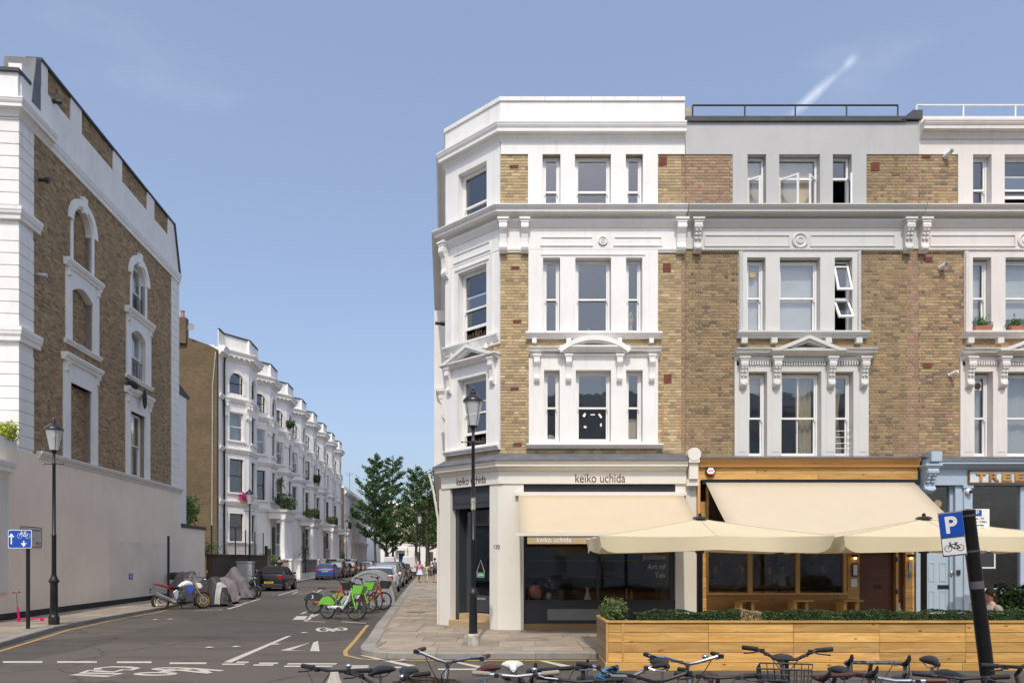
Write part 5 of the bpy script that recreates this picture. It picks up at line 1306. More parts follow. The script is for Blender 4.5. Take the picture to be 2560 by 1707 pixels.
bricks(bw_, [(.74,E1,ZL,ZB)], sk, 'dark', None, seed=55, nind=300, indsel=lambda w: w[0]*1.0+abs(w[1]-9)*.25)
body = MB(); body.box(.4,E2-.05,.4,11,KH,ZB); body.build('body', M_mortd, left)
# quoined front and corner courses
z = ZL+.1; strings = [(8.35,8.75),(11.95,12.3)]
while z < ZB-.05:
    z2 = min(ZB, z+.36)
    if not any(a-.02 < z2 and z < b+.02 for a, b in strings): MB().box(-.05,.74,-.03,9,z+.012,z2-.012).build('stucco_course', M_white2, left, bev=.012)
    z = z2
MB().box(-.02,.72,-.008,9,ZL,ZB).build('stucco_backing', M_white2, left)
for a, b in strings:
    corn('string_course', M_white2, left, b, a, .16, [(-.05,9),(-.05,-.03),(.95,-.03)], None, C_SILL)
z = ZL
while z < ZB-.05:
    z2 = min(ZB, z+.36); MB().box(E1,E2,-.03,.4,z+.012,z2-.012).build('stucco_course', M_white2, left, bev=.012); z = z2
MB().box(E1+.01,E2-.01,-.012,.42,ZL,ZB).build('stucco_backing', M_white2, left)
# main cornice, frieze and parapet
corn('cornice', M_white2, left, 15.45, 15.0, .3, [(-.05,9),(-.05,0),(1.6,0)], None)
corn('cornice', M_white2, left, 15.42, 14.98, .14, [(1.6,0),(E2,0)], None, C_SILL)
MB().box(.1,E1+.1,-.02,.35,15.42,16.7).build('parapet_band', M_white2, left)
pan = [(lw(118),lw(176)),(lw(203),lw(282)),(lw(304),lw(367)),(lw(385),lw(419))]
zs_, zt_ = 16.7, 17.5; xs = [1.15]
for i, (a, b) in enumerate(pan):
    xa = 1.15 if i == 0 else pan[i-1][1]
    MB().box(xa+.002,a-.002,-.021,.35,zs_,zt_).build('parapet_pier', M_white2, left)
    pb = MB().box(a,b,.03,.35,zs_,zt_).build('parapet_panel', M_mortd, left)
    bricks(pb, [(a,b,zs_,zt_)], [], 'dark', None, seed=60+i, nind=30, yf=.018)
MB().box(pan[-1][1]+.002,E1+.1,-.021,.35,zs_,zt_).build('parapet_pier', M_white2, left)
MB().poly([(E1+.102,15.42),(E2-.02,15.42),(E1+.3,17.5),(E1+.102,17.5)], -.022, .35).build('parapet_slope', M_white2, left); MB().bar((E1+.28,.15,17.58), (E2+.06,.15,15.38), .48, .09, (1,0,0)).build('slope_coping', M_slate, left)
MB().box(1.1,E1+.33,-.06,.42,zt_,zt_+.09).build('parapet_coping', M_slate, left)
MB().poly([(.62,15.9),(1.1,15.9),(1.1,17.5),(.85,17.4)], -.03, .9).build('parapet_end', M_lead, left)
MB().box(-.02,.5,.02,9,15.45,16.35).build('front_parapet', M_white2, left); MB().box(-.1,.56,-.05,9,16.35,16.45).build('front_coping', M_slate, left)
MB().box(-.08,.3,.9,1.7,15.46,16.5).build('parapet_block', M_pinkw, left)
# window dressings
def arch_pts(cx, r, z0, zsp, n=14): return [(cx-r,z0)]+[(cx-r*math.cos(math.pi*k/n), zsp+r*math.sin(math.pi*k/n)) for k in range(n+1)]+[(cx+r,z0)]
for ci, c in enumerate((colA, colB)):
    cx = sum(c['ai'])/2; ri = (c['ai'][1]-c['ai'][0])/2; ro = (c['ao'][1]-c['ao'][0])/2
    m = MB(); m.ring(arch_pts(cx,ri+.16,11.9,13.4), arch_pts(cx,ri,11.9,13.4), -.03, .3); m.build('arch_surround', M_white2, left)
    m = MB(); m.ring([(cx-ro*math.cos(math.pi*k/14), 13.4+ro*math.sin(math.pi*k/14)) for k in range(15)], [(cx-(ri+.08)*math.cos(math.pi*k/14), 13.4+(ri+.08)*math.sin(math.pi*k/14)) for k in range(15)], -.09, -.0); m.build('hood_mould', M_white2, left)
    MB().add([(cx-.1,-.13,13.95),(cx+.1,-.13,13.95),(cx+.14,-.13,14.5),(cx-.14,-.13,14.5),(cx-.1,0,13.95),(cx+.1,0,13.95),(cx+.14,0,14.5),(cx-.14,0,14.5)],[(0,1,2,3),(7,6,5,4),(0,4,5,1),(1,5,6,2),(2,6,7,3),(3,7,4,0)]).build('keystone', M_white2, left)
    a, b = c['s2']; o = c['o2']; n = 10
    # second floor: flat surround with a segmental head
    seg = [(o[0],9.25)]+[(o[0]+(o[1]-o[0])*k/n, 11.0+.27*math.sin(math.pi*k/n)) for k in range(n+1)]+[(o[1],9.25)]
    oo = [(a,9.25)]+[(a+(b-a)*k/n, 11.75) for k in range(n+1)]+[(b,9.25)]
    MB().ring(oo, seg, -.05, .3).build('window_surround', M_white2, left)
    corn('hood', M_white2, left, 11.95, 11.7, .2, [(a-.12,0),(b+.12,0)], None, C_SILL); corn('sill', M_white2, left, 9.25, 9.1, .14, [(a-.1,0),(b+.1,0)], None, C_SILL)
    for x in (a+.12,b-.12): scroll_bracket('bracket', M_white2, left, x, .14, 11.7, 11.4, .14, -.05)
    a, b = c['s1']; o = c['o1']
    MB().wallh(a,b,5.1,8.6,[(o[0]+.0,o[1]-.0,5.1,7.86)],-.05,.3).build('window_surround', M_white2, left)
    corn('hood', M_white2, left, 8.75, 8.5, .22, [(a-.12,0),(b+.12,0)], None, C_SILL)
    for x in (a+.12,b-.12): scroll_bracket('bracket', M_white2, left, x, .14, 8.5, 8.15, .14, -.05)
    if ci == 0:
        for (p, q, z0, z1) in ((c['ai'][0],c['ai'][1],11.9,14.05),(c['o2'][0],c['o2'][1],9.25,11.3),(c['o1'][0],c['o1'][1],5.2,7.86)):
            inf = MB().box(p-.005,q+.005,.21,.3,z0-.01,z1+.01).build('blind_infill', M_mortd, left)
            bricks(inf, [(p,q,z0,z1)], [], 'dark', None, seed=int(z0*10), nind=40, yf=.199)
    else:
        for k, (p, q, z0, z1, zm) in enumerate(((c['ai'][0],c['ai'][1],11.95,13.95,12.9),(c['o2'][0],c['o2'][1],9.28,11.3,10.2),(c['o1'][0],c['o1'][1],5.25,7.84,6.55))):
            w = sash(left, p+.02, q-.02, z0, z1, zm, .16, None, fr=.06)
            if k < 2:
                g = MB()
                for j in range(9): x = p+.1+j*(q-p-.2)/8; g.box(x-.01,x+.01,.1,.12,z0,z0+.75)
                g.box(p+.02,q-.02,.1,.12,z0+.75,z0+.78); g.build('guard_bars', M_black, w)
            room(left, p-.3, q+.5, z0-.2, z1+.2, .36, 2, M_roomd)
# pink rendered ground floor, ledge, porch end, garden wall
MB().box(-4,E2+.1,-.07,.4,.31,ZL).build('pink_wall', M_pink, left)
MB().box(-4,16.3,-.085,.39,KH,.31).build('plinth', pm('chipped black plinth', (.018,.018,.02,1), .6, .4, 6, .3, 12), left)
MB().box(5.6,E2+.05,-.0725,-.069,.311,2.55).build('paint_patch', pm('greyer repaint', (.79,.70,.585,1), .75, .08, .8, dirt=.25), left)
corn('ledge', M_pinkw, left, ZL+.14, ZL-.1, .16, [(.9,-.02),(E2+.12,-.02)], None, C_SILL)
corn('porch_cornice', M_white2, left, 4.65, 4.15, .3, [(-4,-.07),(-.75,-.07)], None); MB().box(-4,-.72,-.12,.2,.9,4.15).build('porch_pilaster', M_pinkw, left)
MB().box(-4,-.2,-.06,2.5,ZL,ZL+.3).build('porch_roof', M_white2, left)
gw = MB().box(E2+.102,16.3,-.07,.3,.31,3.4).build('garden_wall', M_pink, left)
MB().box(E2+.11,16.4,-.12,.36,3.4,3.55).build('wall_coping', M_slate, left)
MB().box(E2+.002,13.95,.05,3,3.6,9.8).build('rear_wing', M_white2, left); MB().poly([(E2,9.8),(14.2,9.8),(14.2,9.9),(E2,10.25)], -.02, 3.1).build('rear_wing_coping', M_slate, left)
MB().lathe([(.09,0),(.09,.1),(.05,.12),(.05,.35)], (0,0,0), 10).build('soil_vent', M_blackp, left).matrix_local = Matrix.Translation((lw(97),-.3,lw(97,450)[1])) @ Matrix.Rotation(R(-90),4,'X')
for u, v, mt in ((92,687,M_galv),(130,253,M_blackp)):
    x, zz = lw(u, v); MB().tube([(x,0,zz),(x+.04,-.28,zz)], .07, 10).build('flue_pipe', mt, left, smooth=True)
# clothes snagged on the window hood
x, zz = lw(316, 960); cl_ = thing('snagged_clothes', 'dark clothes snagged and hanging over the white window hood', 'clothes', (0,0,0))
LMx = Matrix.Translation((LX,LY,0)) @ Matrix.Rotation(TH, 4, 'Z')
MB(LMx).ball((7.35,-.2,8.86), (.42,.14,.16), 10, 7).build('bundle', pm('dark wool', (.03,.03,.04,1), .9, .3, 8, .4, 20), cl_, smooth=True); MB(LMx).ball((8.3,-.26,8.5), (.16,.07,.42), 9, 7).build('sleeve', pm('dark wool', (.03,.03,.04,1), .9), cl_, smooth=True)
# street name plate and a small blue notice
sp = thing('street_name_plate', 'white street name plate with red borough lettering on the pink wall', 'sign', (LX,LY,0), TH)
xa, xb = lw(43), lw(96); zc = lw(70,1345)[1]
MB().box(xa,xb,-.1,-.072,zc-.27,zc+.35).build('plate', pm('enamel white', (.5,.49,.46,1), .4), sp); q = MB(); frame_panel(q, xa, xb, zc-.27, zc+.35, -.1, .02, .004); q.build('border', M_blackp, sp)
M_redp = pm('red sign print', (.38,.05,.05,1), .5)
textobj('The Royal Borough of Kensington', sp, M_redp, (xa+xb)/2, zc+.22, -.101, .055, (xb-xa)*.82, None, name='sign_lettering'); textobj('W.11', sp, M_redp, xb-.2, zc-.2, -.101, .1, .26, None, name='sign_lettering')
x, zz = lw(322,1440); bn_ = thing('blue_notice', 'small blue notice fixed low on the pink wall', 'notice', (LX,LY,0), TH); MB().box(x-.17,x+.17,-.085,-.071,zz-.12,zz+.12).build('plate', pm('blue notice', (.02,.08,.4,1), .4), bn_)
for k in range(3): MB().box(x-.13,x+.13,-.087,-.0852,zz+.06-.06*k,zz+.08-.06*k).build('text_line', M_frame, bn_)

# ------------------------------------------------------------------ white stucco terrace
TX0, TY0 = -16+SD*50.3, 50.3
M_bars = pm('black iron', (.015,.015,.016,1), .5)
W_ = 6.5; PB = [1.1,2.7,4.9,6.3]; BY = -1.4
def bay_path(n=2):
    p = [(0,0)]
    for k in range(n): o = 6.5*k; p += [(o+PB[0],0),(o+PB[1],BY),(o+PB[2],BY),(o+PB[3],0)]
    return p+[(6.5*n,0)]
def segM(p, q):
    d = Vector((q[0]-p[0],q[1]-p[1])); L_ = d.length; d /= L_; n = Vector((-d.y,d.x))
    return Matrix(((d.x,n.x,0,p[0]),(d.y,n.y,0,p[1]),(0,0,1,0),(0,0,0,1))), L_
FLR = [(14.0,15.5,'arch'),(10.57,12.6,'rect'),(6.77,9.2,'rect'),(3.2,5.2,'rect')]
ZTOP = 16.9
labels_t = ['white stucco terrace house next to the brick gable, pink flowers at window','white stucco terrace house second from the brick gable, iron balcony over portico','white stucco terrace house third from the brick gable','white stucco terrace house at the far end of the terrace']
for hi in range(4):
    o = Vector((TX0,TY0))+dL*13.0*hi
    T = thing('terrace_house', labels_t[hi], 'house', (o.x,o.y,0), TH, 'white terrace houses')
    path = bay_path()
    for si in range(len(path)-1):
        p, q = path[si], path[si+1]; M, Ln = segM(p, q)
        if Ln < .25: 
            MB(M).box(0,Ln,0,.3,KH,ZTOP).build('wall', M_white3, T); continue
        kind = si % 4                    # 0 recess,1 near cant,2 front,3 far cant
        bayB = si >= 5
        holes = []
        if kind in (1,2) or (kind == 0 and Ln > 1.0 and False):
            ww = 1.12 if kind == 1 else 1.15
            for fi, (z0, z1, sh) in enumerate(FLR):
                if bayB and fi == 3: continue
                holes.append((Ln/2-ww/2, Ln/2+ww/2, z0, z1))
        zb = KH if not bayB else KH
        MB(M).wallh(0,Ln,zb,ZTOP,holes,0,.3).build('wall', M_white3, T)
        for (a, b, z0, z1) in holes:
            f = MB(M); t = .06; zm = (z0+z1)/2
            f.box(a,a+t,.12,.2,z0,z1).box(b-t,b,.12,.2,z0,z1).box(a+t,b-t,.12,.2,z1-t,z1).box(a+t,b-t,.12,.2,z0,z0+t).box(a+t,b-t,.12,.2,zm-.03,zm+.03)
            dark = (hi*7+si*3+int(z0)) % 3
            w = f.build('window', M_frame if z0 < 13 and kind == 1 and dark else M_bars, T)
            pane('pane', w, a+t, b-t, zm+.03, z1-t, .15, M); pane('pane', w, a+t, b-t, z0+t, zm-.03, .16, M)
            MB(M).box(a-.02,b+.02,.5,.52,z0-.1,z1+.1).build('blind', M_net if dark == 1 else M_roomd, w)  # dark-plaster sheets stand for the unlit room; only the net is a curtain
            s = MB(M)
            if z0 > 13:
                r = (b-a)/2; cx = (a+b)/2; n = 12; zsp = z1-r
                s.ring([(cx-(r+.2)*math.cos(math.pi*k/n), zsp+(r+.2)*math.sin(math.pi*k/n)) for k in range(n+1)], [(cx-r*math.cos(math.pi*k/n), zsp+r*math.sin(math.pi*k/n)) for k in range(n+1)], -.07, .11)
                for sg_ in (-1,1):
                    s.poly([(cx+sg_*r*math.cos(math.pi/2*k/8), zsp+r*math.sin(math.pi/2*k/8)) for k in range(9)]+[(cx+sg_*r,z1)], .002, .11)
                    s.box(cx+sg_*(r+.02),cx+sg_*(r+.2),-.05,.0,z0,zsp)
            else:
                s.box(a-.16,a-.01,-.05,0,z0,z1+.16).box(b+.01,b+.16,-.05,0,z0,z1+.16).box(a-.01,b+.01,-.05,0,z1+.01,z1+.16)
                s.box(a-.22,b+.22,-.14,0,z0-.14,z0-.002)
            s.build('window_surround', M_white3, T)
        if kind in (1,2):
            for z0, z1 in ((12.75,13.35),): 
                for x in (.18,Ln-.18): scroll_bracket('bracket', M_white3, T, x, .2, z1, z0-.6, .25, 0, M)
            bl = MB(M); bl.box(.1,Ln-.1,-.05,0,9.95,10.0).box(.1,Ln-.1,-.05,0,10.35,10.42)
            for x in [.15+.22*j for j in range(int((Ln-.3)/.22)+1)]: bl.box(x-.04,x+.04,-.045,0,10.0,10.35)
            bl.build('balustrade_panel', M_white3, T)
    corn('cornice', M_white3, T, 17.0, 16.3, .5, path); 
    md_ = MB()
    for si in range(len(path)-1):
        M, Ln = segM(path[si], path[si+1]); md_.M = M
        for j in range(int(Ln/.42)): x = .21+.42*j; md_.box(x-.07,x+.07,-.4,0,16.5,16.66)
    tag(md_.build('modillion_course', M_white3, T), kind='stuff')
    corn('string_course', M_white3, T, 13.65, 13.35, .22, path, None, C_SILL); corn('string_course', M_white3, T, 9.95, 9.65, .22, path, None, C_SILL); corn('string_course', M_white3, T, 6.15, 5.8, .2, path, None, C_SILL)
    corn('parapet', M_white3, T, 18.1, 17.0, .02, path, None, C_BOX); corn('parapet_coping', M_slate, T, 18.2, 18.1, .1, path, None, C_BOX)
    for k in range(2):
        for x, y_ in ((6.5*k+PB[1]+.1,BY),(6.5*k+PB[2]-.1,BY)): MB().box(x-.26,x+.26,y_-.06,y_+.3,17.0,18.095).build('parapet_pier', M_white3, T)
    # channelled ground-floor stucco
    for si in range(0,5):
        M, Ln = segM(path[si], path[si+1])
        if Ln < .5: continue
        for j in range(8):
            z = 1.6+.5*j
            hs_ = [(Ln/2-.75, Ln/2+.75, 3.0, 5.4)] if si in (1,2) else []
            MB(M).wallh(.03,Ln-.03,z,z+.46,hs_,-.03,.001).build('stucco_course', M_white3, T)
    MB().box(.0,13,.3,9,KH,17.0).build('body', M_white3, T)
    # portico
    xa, xb = 8.7, 12.0; yp = -2.75
    pt = MB().box(xa,xb,yp,BY-.002,5.25,5.75).build('portico', M_white3, T)
    corn('portico_cornice', M_white3, T, 6.0, 5.7, .22, [(xa,BY),(xa,yp),(xb,yp),(xb,BY)], None)
    for x in (xa+.25, xa+1.15, xb-1.15, xb-.25):
        MB().lathe([(.3,1.5),(.3,1.62),(.24,1.7),(.235,3.2),(.2,5.0),(.27,5.08),(.3,5.12),(.3,5.25)], (x,yp+.3,0), 14).build('column', M_white3, pt, smooth=True)
    MB().box(xa,xb,yp-.1,BY,KH,1.5).build('steps', M_white3, T); MB(segM(path[6],path[7])[0]).box(.5,1.7,-.02,.1,1.5,4.6).build('door', pm('dark door', (.02,.02,.022,1), .4), T)
    if hi > 0:
        ir = MB(); ir.box(xa,xb,yp,yp+.04,6.95,7.0)
        for j in range(26): x = xa+j*(xb-xa)/25; ir.box(x-.012,x+.012,yp+.005,yp+.035,6.0,6.95)
        ir.build('iron_balcony', M_bars, T)
    # front boundary: plinth wall with railings, white piers at the gate
    fy = -3.25
    MB().box(0 if hi else 1.5,8.2,fy,fy+.25,KH,.6).build('railing_plinth', M_white3, T)
    rl = MB(); rl.box(.1 if hi else 1.5,8.0,fy+.1,fy+.14,1.62,1.67)
    rl.build('railing_rail', M_bars, T)
    for j in range(40):
        x = (.2 if hi else 1.6)+j*.2
        if x > 8: break
        m = MB(); m.box(x-.012,x+.012,fy+.11,fy+.134,.6,1.85); m.build('railing_bar', M_bars, T)
    for x in (8.5,12.1):
        MB().box(x-.35,x+.35,fy-.1,fy+.6,KH,1.75).build('gate_pier', M_white3, T); MB().box(x-.42,x+.42,fy-.17,fy+.67,1.75,1.92).build('pier_cap', M_white3, T)
# rainwater pipe at the near end
pj = bpy.data.objects['terrace_house']
MB().tube([(1.0,-.12,KH),(1.0,-.12,15.9),(.9,-.2,16.4)], .07, 8).build('downpipe', M_black, pj, smooth=True); MB().tube([(6.6,-.12,KH),(6.6,-.12,5.7)], .07, 8).build('downpipe', M_black, pj, smooth=True)
# brick gable at the near end
def brick_tex(name, c1, c2, mort, sc=1.0):
    m, t, b = nmat(name); v = coords(t); mp = t.nodes.new('ShaderNodeMapping'); mp.inputs['Rotation'].default_value = (R(90),0,0)
    sep = t.nodes.new('ShaderNodeSeparateXYZ'); L(t, v, sep.inputs[0]); ad = N(t, 'ShaderNodeMath', operation='ADD'); L(t, sep.outputs[0], ad.inputs[0]); L(t, sep.outputs[1], ad.inputs[1])
    cb = t.nodes.new('ShaderNodeCombineXYZ'); L(t, ad.outputs[0], cb.inputs[0]); L(t, sep.outputs[2], cb.inputs[1])
    br = N(t, 'ShaderNodeTexBrick', Scale=1.0); br.inputs['Brick Width'].default_value = .225; br.inputs['Row Height'].default_value = .075; br.inputs['Mortar Size'].default_value = .008
    br.inputs['Color1'].default_value = c1; br.inputs['Color2'].default_value = c2; br.inputs['Mortar'].default_value = mort; L(t, cb.outputs[0], br.inputs['Vector'])
    n = noise_(t, v, .5, 6, .65); n2 = noise_(t, v, 3.5, 5, .7)
    cc = mixc_(t, rng(t, n, .4, .7, 0, .6), br.outputs['Color'], tuple(x*.45 for x in c1[:3])+(1,)); cc = mixc_(t, rng(t, n2, .35, .75, 0, .5), cc, c2)
    L(t, cc, b.inputs['Base Color']); b.inputs['Roughness'].default_value = .9; bump_(t, b, br.outputs['Fac'], .3, .01); return m
M_btex = brick_tex('gable brickwork', (.165,.112,.052,1), (.095,.066,.035,1), (.24,.19,.12,1))
M_btexd = brick_tex('sooty garden wall brick', (.10,.06,.035,1), (.07,.045,.028,1), (.13,.1,.07,1))
g = MB(); g.poly([(-.02,KH),(11,KH),(11,17.9),(2.3,17.5),(.45,16.85),(-.02,16.6)], -.38, -.002, 'yz'); g.build('gable_wall', M_btex, pj)
g = MB(); g.box(-.6,-.05,2.0,2.75,16.9,18.7); g.build('chimney_stack', M_btex, pj)
MB().lathe([(.14,18.7),(.11,19.1),(.15,19.15),(.15,19.22)], (-.33,2.3,0), 10).build('chimney_pot', M_pot, pj)
ds = thing('satellite_dish', 'pale grey satellite dish on the brick gable chimney', 'dish', (TX0,TY0,0), TH)
MB().lathe([(.02,.1),(.14,.06),(.22,.0),(.23,.01)], (-.9,1.55,17.95), 14, 'x').build('dish', M_grey2, ds, smooth=True); MB().tube([(-.8,1.55,17.95),(-.5,2.02,17.8)], .03, 6).build('bracket', M_galv, ds)
MB().tube([(-.42,.05,16.4),(-.44,.25,14),(-.42,.3,4)], .03, 5).build('cable', M_cable, pj)
# garden wall between the pink wall and the terrace, with mesh fence
gwl = thing('brick_garden_wall', 'sooty brick garden wall topped by a wire mesh fence', 'wall', (LX,LY,0), TH)
MB().box(16.9,28.6,-.3,.05,KH,2.05).build('wall', M_btexd, gwl); MB().box(16.85,28.65,-.36,.1,2.05,2.15).build('coping', M_btexd, gwl)
for k in range(6): MB().box(17.2+2.2*k,17.26+2.2*k,-.15,-.09,2.15,3.7).build('fence_post', M_bars, gwl)
fm_ = MB()
for k in range(9): fm_.box(17.2,28.3,-.125,-.12,2.2+.17*k,2.206+.17*k)
for k in range(74): fm_.box(17.2+.15*k,17.206+.15*k,-.1195,-.1145,2.2,3.6)
tag(fm_.build('wire_mesh', M_galv, gwl, fixn=False), kind='stuff')
gt = thing('black_gate', 'tall black gate between brick garden wall and white terrace', 'gate', (LX,LY,0), TH); MB().box(28.8,29.9,-.25,-.18,KH,2.6).build('leaf', M_black, gt); MB().box(28.65,28.79,-.3,-.1,KH,2.8).build('post', M_black, gt)

# ------------------------------------------------------------------ far end of the side street
def simple_house(name, label, x0, x1, H, M, mat, rows, nwin, gable=None, group=None, roofz=None):
    T = thing(name, label, 'building', (0,0,0), 0, group); T.matrix_world = M
    ww = 1.0; pitch = (x1-x0)/nwin; holes = []
    for (z0, z1) in rows:
        for k in range(nwin): c = x0+pitch*(k+.5); holes.append((c-ww/2,c+ww/2,z0,z1))
    MB().wallh(x0,x1,KH,H,holes,0,.3).build('wall', mat, T)
    for (a, b, z0, z1) in holes:
        f = MB(); f.box(a,a+.07,.1,.18,z0,z1).box(b-.07,b,.1,.18,z0,z1).box(a+.07,b-.07,.1,.18,z1-.07,z1).box(a+.07,b-.07,.1,.18,z0,z0+.07).box(a+.07,b-.07,.1,.18,(z0+z1)/2-.03,(z0+z1)/2+.03)
        w = f.build('window', M_frame, T); pane('pane', w, a+.07, b-.07, z0+.07, z1-.07, .14); MB().box(a-.02,b+.02,.45,.5,z0,z1).build('blind', M_roomd, w)  # dark sheet behind the glass stands for an unlit room, not a blind
        MB().box(a-.15,b+.15,-.12,.0,z0-.14,z0-.003).box(a-.2,b+.2,-.2,0,z1+.2,z1+.34).box(a-.14,a-.01,-.05,0,z0,z1+.2).box(b+.01,b+.14,-.05,0,z0,z1+.2).build('window_surround', M_white3, T)
    MB().box(x0,x1,.31,9,KH,H).build('body', gable or mat, T)
    corn('cornice', M_white3, T, H+.1, H-.5, .5, [(x0,0),(x1,0)]); MB().box(x0,x1,-.05,.35,H+.1,H+.9).build('parapet', M_white3, T)
    return T
o = Vector((-16+SD*113, 113)); M2 = Matrix.Translation((o.x,o.y,0)) @ Matrix.Rotation(TH, 4, 'Z')
T2 = simple_house('stucco_house', 'lower white stucco building with brown brick flank beyond the terrace', 0, 34, 12.6, M2, M_white3, ((2.0,4.0),(5.6,8.0),(9.2,11.2)), 9, M_btex)
MB().box(-.35,-.002,.0,9,KH,13.2).build('brick_flank', brick_tex('flank brown brick', (.15,.075,.04,1), (.12,.06,.035,1), (.16,.11,.07,1)), T2)
corn('shop_fascia', M_white3, T2, 5.0, 4.3, .35, [(0,0),(34,0)], None)
M3 = Matrix.Translation((-31,168,0)) @ Matrix.Rotation(R(-3), 4, 'Z')
T3_ = simple_house('end_house', 'white and buff house with blue front door closing the far end', 0, 32, 14.5, M3, pm('buff brick far', (.34,.27,.19,1), .85, .15, 2), ((5.8,8.2),(9.6,11.8)), 11)
MB().box(0,32,-.3,-.01,KH,5.0).build('stucco_ground_floor', M_white3, T3_); corn('band', M_white3, T3_, 5.4, 5.0, .3, [(0,-.3),(32,-.3)], None, C_SILL)
xd = 5.0
pt3 = MB().box(xd-1.6,xd+1.6,-1.8,-.3,3.9,4.6).build('portico', M_white3, T3_)
for x in (xd-1.35,xd+1.35): MB().box(x-.22,x+.22,-1.75,-1.3,KH,3.9).build('column', M_white3, pt3)
MB().box(xd-.6,xd+.6,-.36,-.302,.6,3.2).build('door', pm('blue door', (.015,.04,.13,1), .4), T3_)
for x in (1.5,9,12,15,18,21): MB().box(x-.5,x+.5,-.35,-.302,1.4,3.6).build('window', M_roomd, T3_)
# right side of the street beyond the corner block
M4 = Matrix.Translation((-10.9,118,0)) @ Matrix.Rotation(TH+math.pi, 4, 'Z')
simple_house('buff_house', 'buff brick house behind the trees on the far right pavement', -40, 56, 12.5, M4, pm('buff brick far', (.34,.27,.19,1)), ((2.0,4.0),(5.6,8.0),(9.2,11.2)), 22)
# ------------------------------------------------------------------ houses on the camera's side of the main street (seen only mirrored in the glass)
M5 = Matrix.Translation((26,-9.5,0)) @ Matrix.Rotation(math.pi, 4, 'Z')
simple_house('opposite_house', 'stucco fronted row across the main street, mirrored in the shop windows', 0, 52, 11.5, M5, M_white2, ((.9,3.2),(4.6,6.8),(8.0,9.8)), 17)
# ------------------------------------------------------------------ street lamps
def lamp_post(label, p, H, sc=1.0, base_stub=False):
    T = thing('street_lamp', label, 'street lamp', (p.x,p.y,p.z), 0, 'black street lamps with glass lanterns')
    k = sc
    MB().lathe([(.17*k,0),(.17*k,.26*k),(.15*k,.3*k),(.135*k,.33*k),(.125*k,.4*k),(.115*k,1.38*k),(.12*k,1.42*k),(.16*k,1.46*k),(.165*k,1.5*k),(.11*k,1.6*k),(.09*k,1.66*k),(.088*k,1.7*k)], (0,0,0), 16).build('base', M_black, T, smooth=True)
    zl = H-1.15*k
    MB().lathe([(.072*k,1.68*k),(.07*k,3.0*k),(.078*k,3.02*k),(.078*k,3.08*k),(.062*k,3.1*k),(.05*k,zl-.5*k),(.06*k,zl-.48*k),(.06*k,zl-.4*k),(.045*k,zl-.38*k),(.045*k,zl-.08*k),(.075*k,zl-.05*k),(.085*k,zl)], (0,0,0), 12).build('column', M_black, T, smooth=True)
    m = MB(); m.tube([(-.32*k,0,zl-.44*k),(.32*k,0,zl-.44*k)], .014*k, 6)
    for q in (-1,1): m.ball((q*.33*k,0,zl-.44*k), .026*k, 7, 5)
    m.build('ladder_bar', M_black, T)
    MB().lathe([(.13*k,zl+.02*k),(.265*k,zl+.72*k)], (0,0,0), 24).build('glass', M_glassl, T, smooth=True)
    fr = MB(); fr.lathe([(.085*k,zl),(.14*k,zl),(.145*k,zl+.03*k),(.1*k,zl+.04*k)], (0,0,0), 20)
    for j in range(4):
        a = R(45+90*j); fr.tube([(.135*k*math.cos(a),.135*k*math.sin(a),zl+.02*k),(.27*k*math.cos(a),.27*k*math.sin(a),zl+.73*k)], .008*k, 5)
    fr.build('lantern_frame', M_black, T)
    MB().lathe([(.0,zl+.70*k),(.26*k,zl+.71*k),(.295*k,zl+.72*k),(.295*k,zl+.76*k),(.27*k,zl+.80*k),(.2*k,zl+.88*k),(.12*k,zl+.93*k),(.085*k,zl+.96*k),(.09*k,zl+.99*k),(.06*k,zl+1.0*k),(.04*k,zl+1.06*k),(.05*k,zl+1.09*k),(.03*k,zl+1.13*k),(.0,zl+1.2*k)], (0,0,0), 24).build('lantern_cap', M_black, T, smooth=True)
    MB().lathe([(.09*k,zl+.5*k),(.1*k,zl+.68*k),(.02*k,zl+.7*k)], (0,0,0), 12).build('lamp_fitting', M_frame, T, smooth=True)
    if base_stub: MB().lathe([(.13,-.0),(.125,.2),(.1,.24)], (0,0,0), 14).build('footing', pm('scuffed white base paint', (.42,.39,.34,1), .7, .4, 9), T)
    return T
p = gp(1183,1612,KH); lamp1 = lamp_post('black street lamp in front of the tea shop doorway', p, HC-KH+(V0-968)/F*p.y, .7, True)
st = MB(); st.lathe([(.0475,2.75),(.0475,3.0)], (0,0,0), 12); st.build('stickers', pm('sticker collage', (.35,.33,.28,1), .6, .9, 30), lamp1)
bx_ = MB(); bx_.box(-.11,-.045,-.04,.04,2.15,2.7); bx_.build('control_box', M_blackp, lamp1)
p = gp(135,1560,KH); lamp_post('black street lamp on the pavement beside the pink wall', p, HC-KH+(V0-1044)/F*p.y, .78)
def far_lamp(u, vtop, Y, label): p = px(u, 1400, Y); p.z = KH; return lamp_post(label, p, HC-KH+(V0-vtop)/F*Y, .85)
far_lamp(624, 1219, 41.5, 'black street lamp beside the grey cabinet and dark convertible')
far_lamp(867, 1297, 88, 'black street lamp by the last white terrace house')
far_lamp(1049, 1280, 62, 'taller black street lamp before the trees on the right pavement')
far_lamp(1065, 1322, 88, 'shorter black street lamp before the trees on the right pavement')
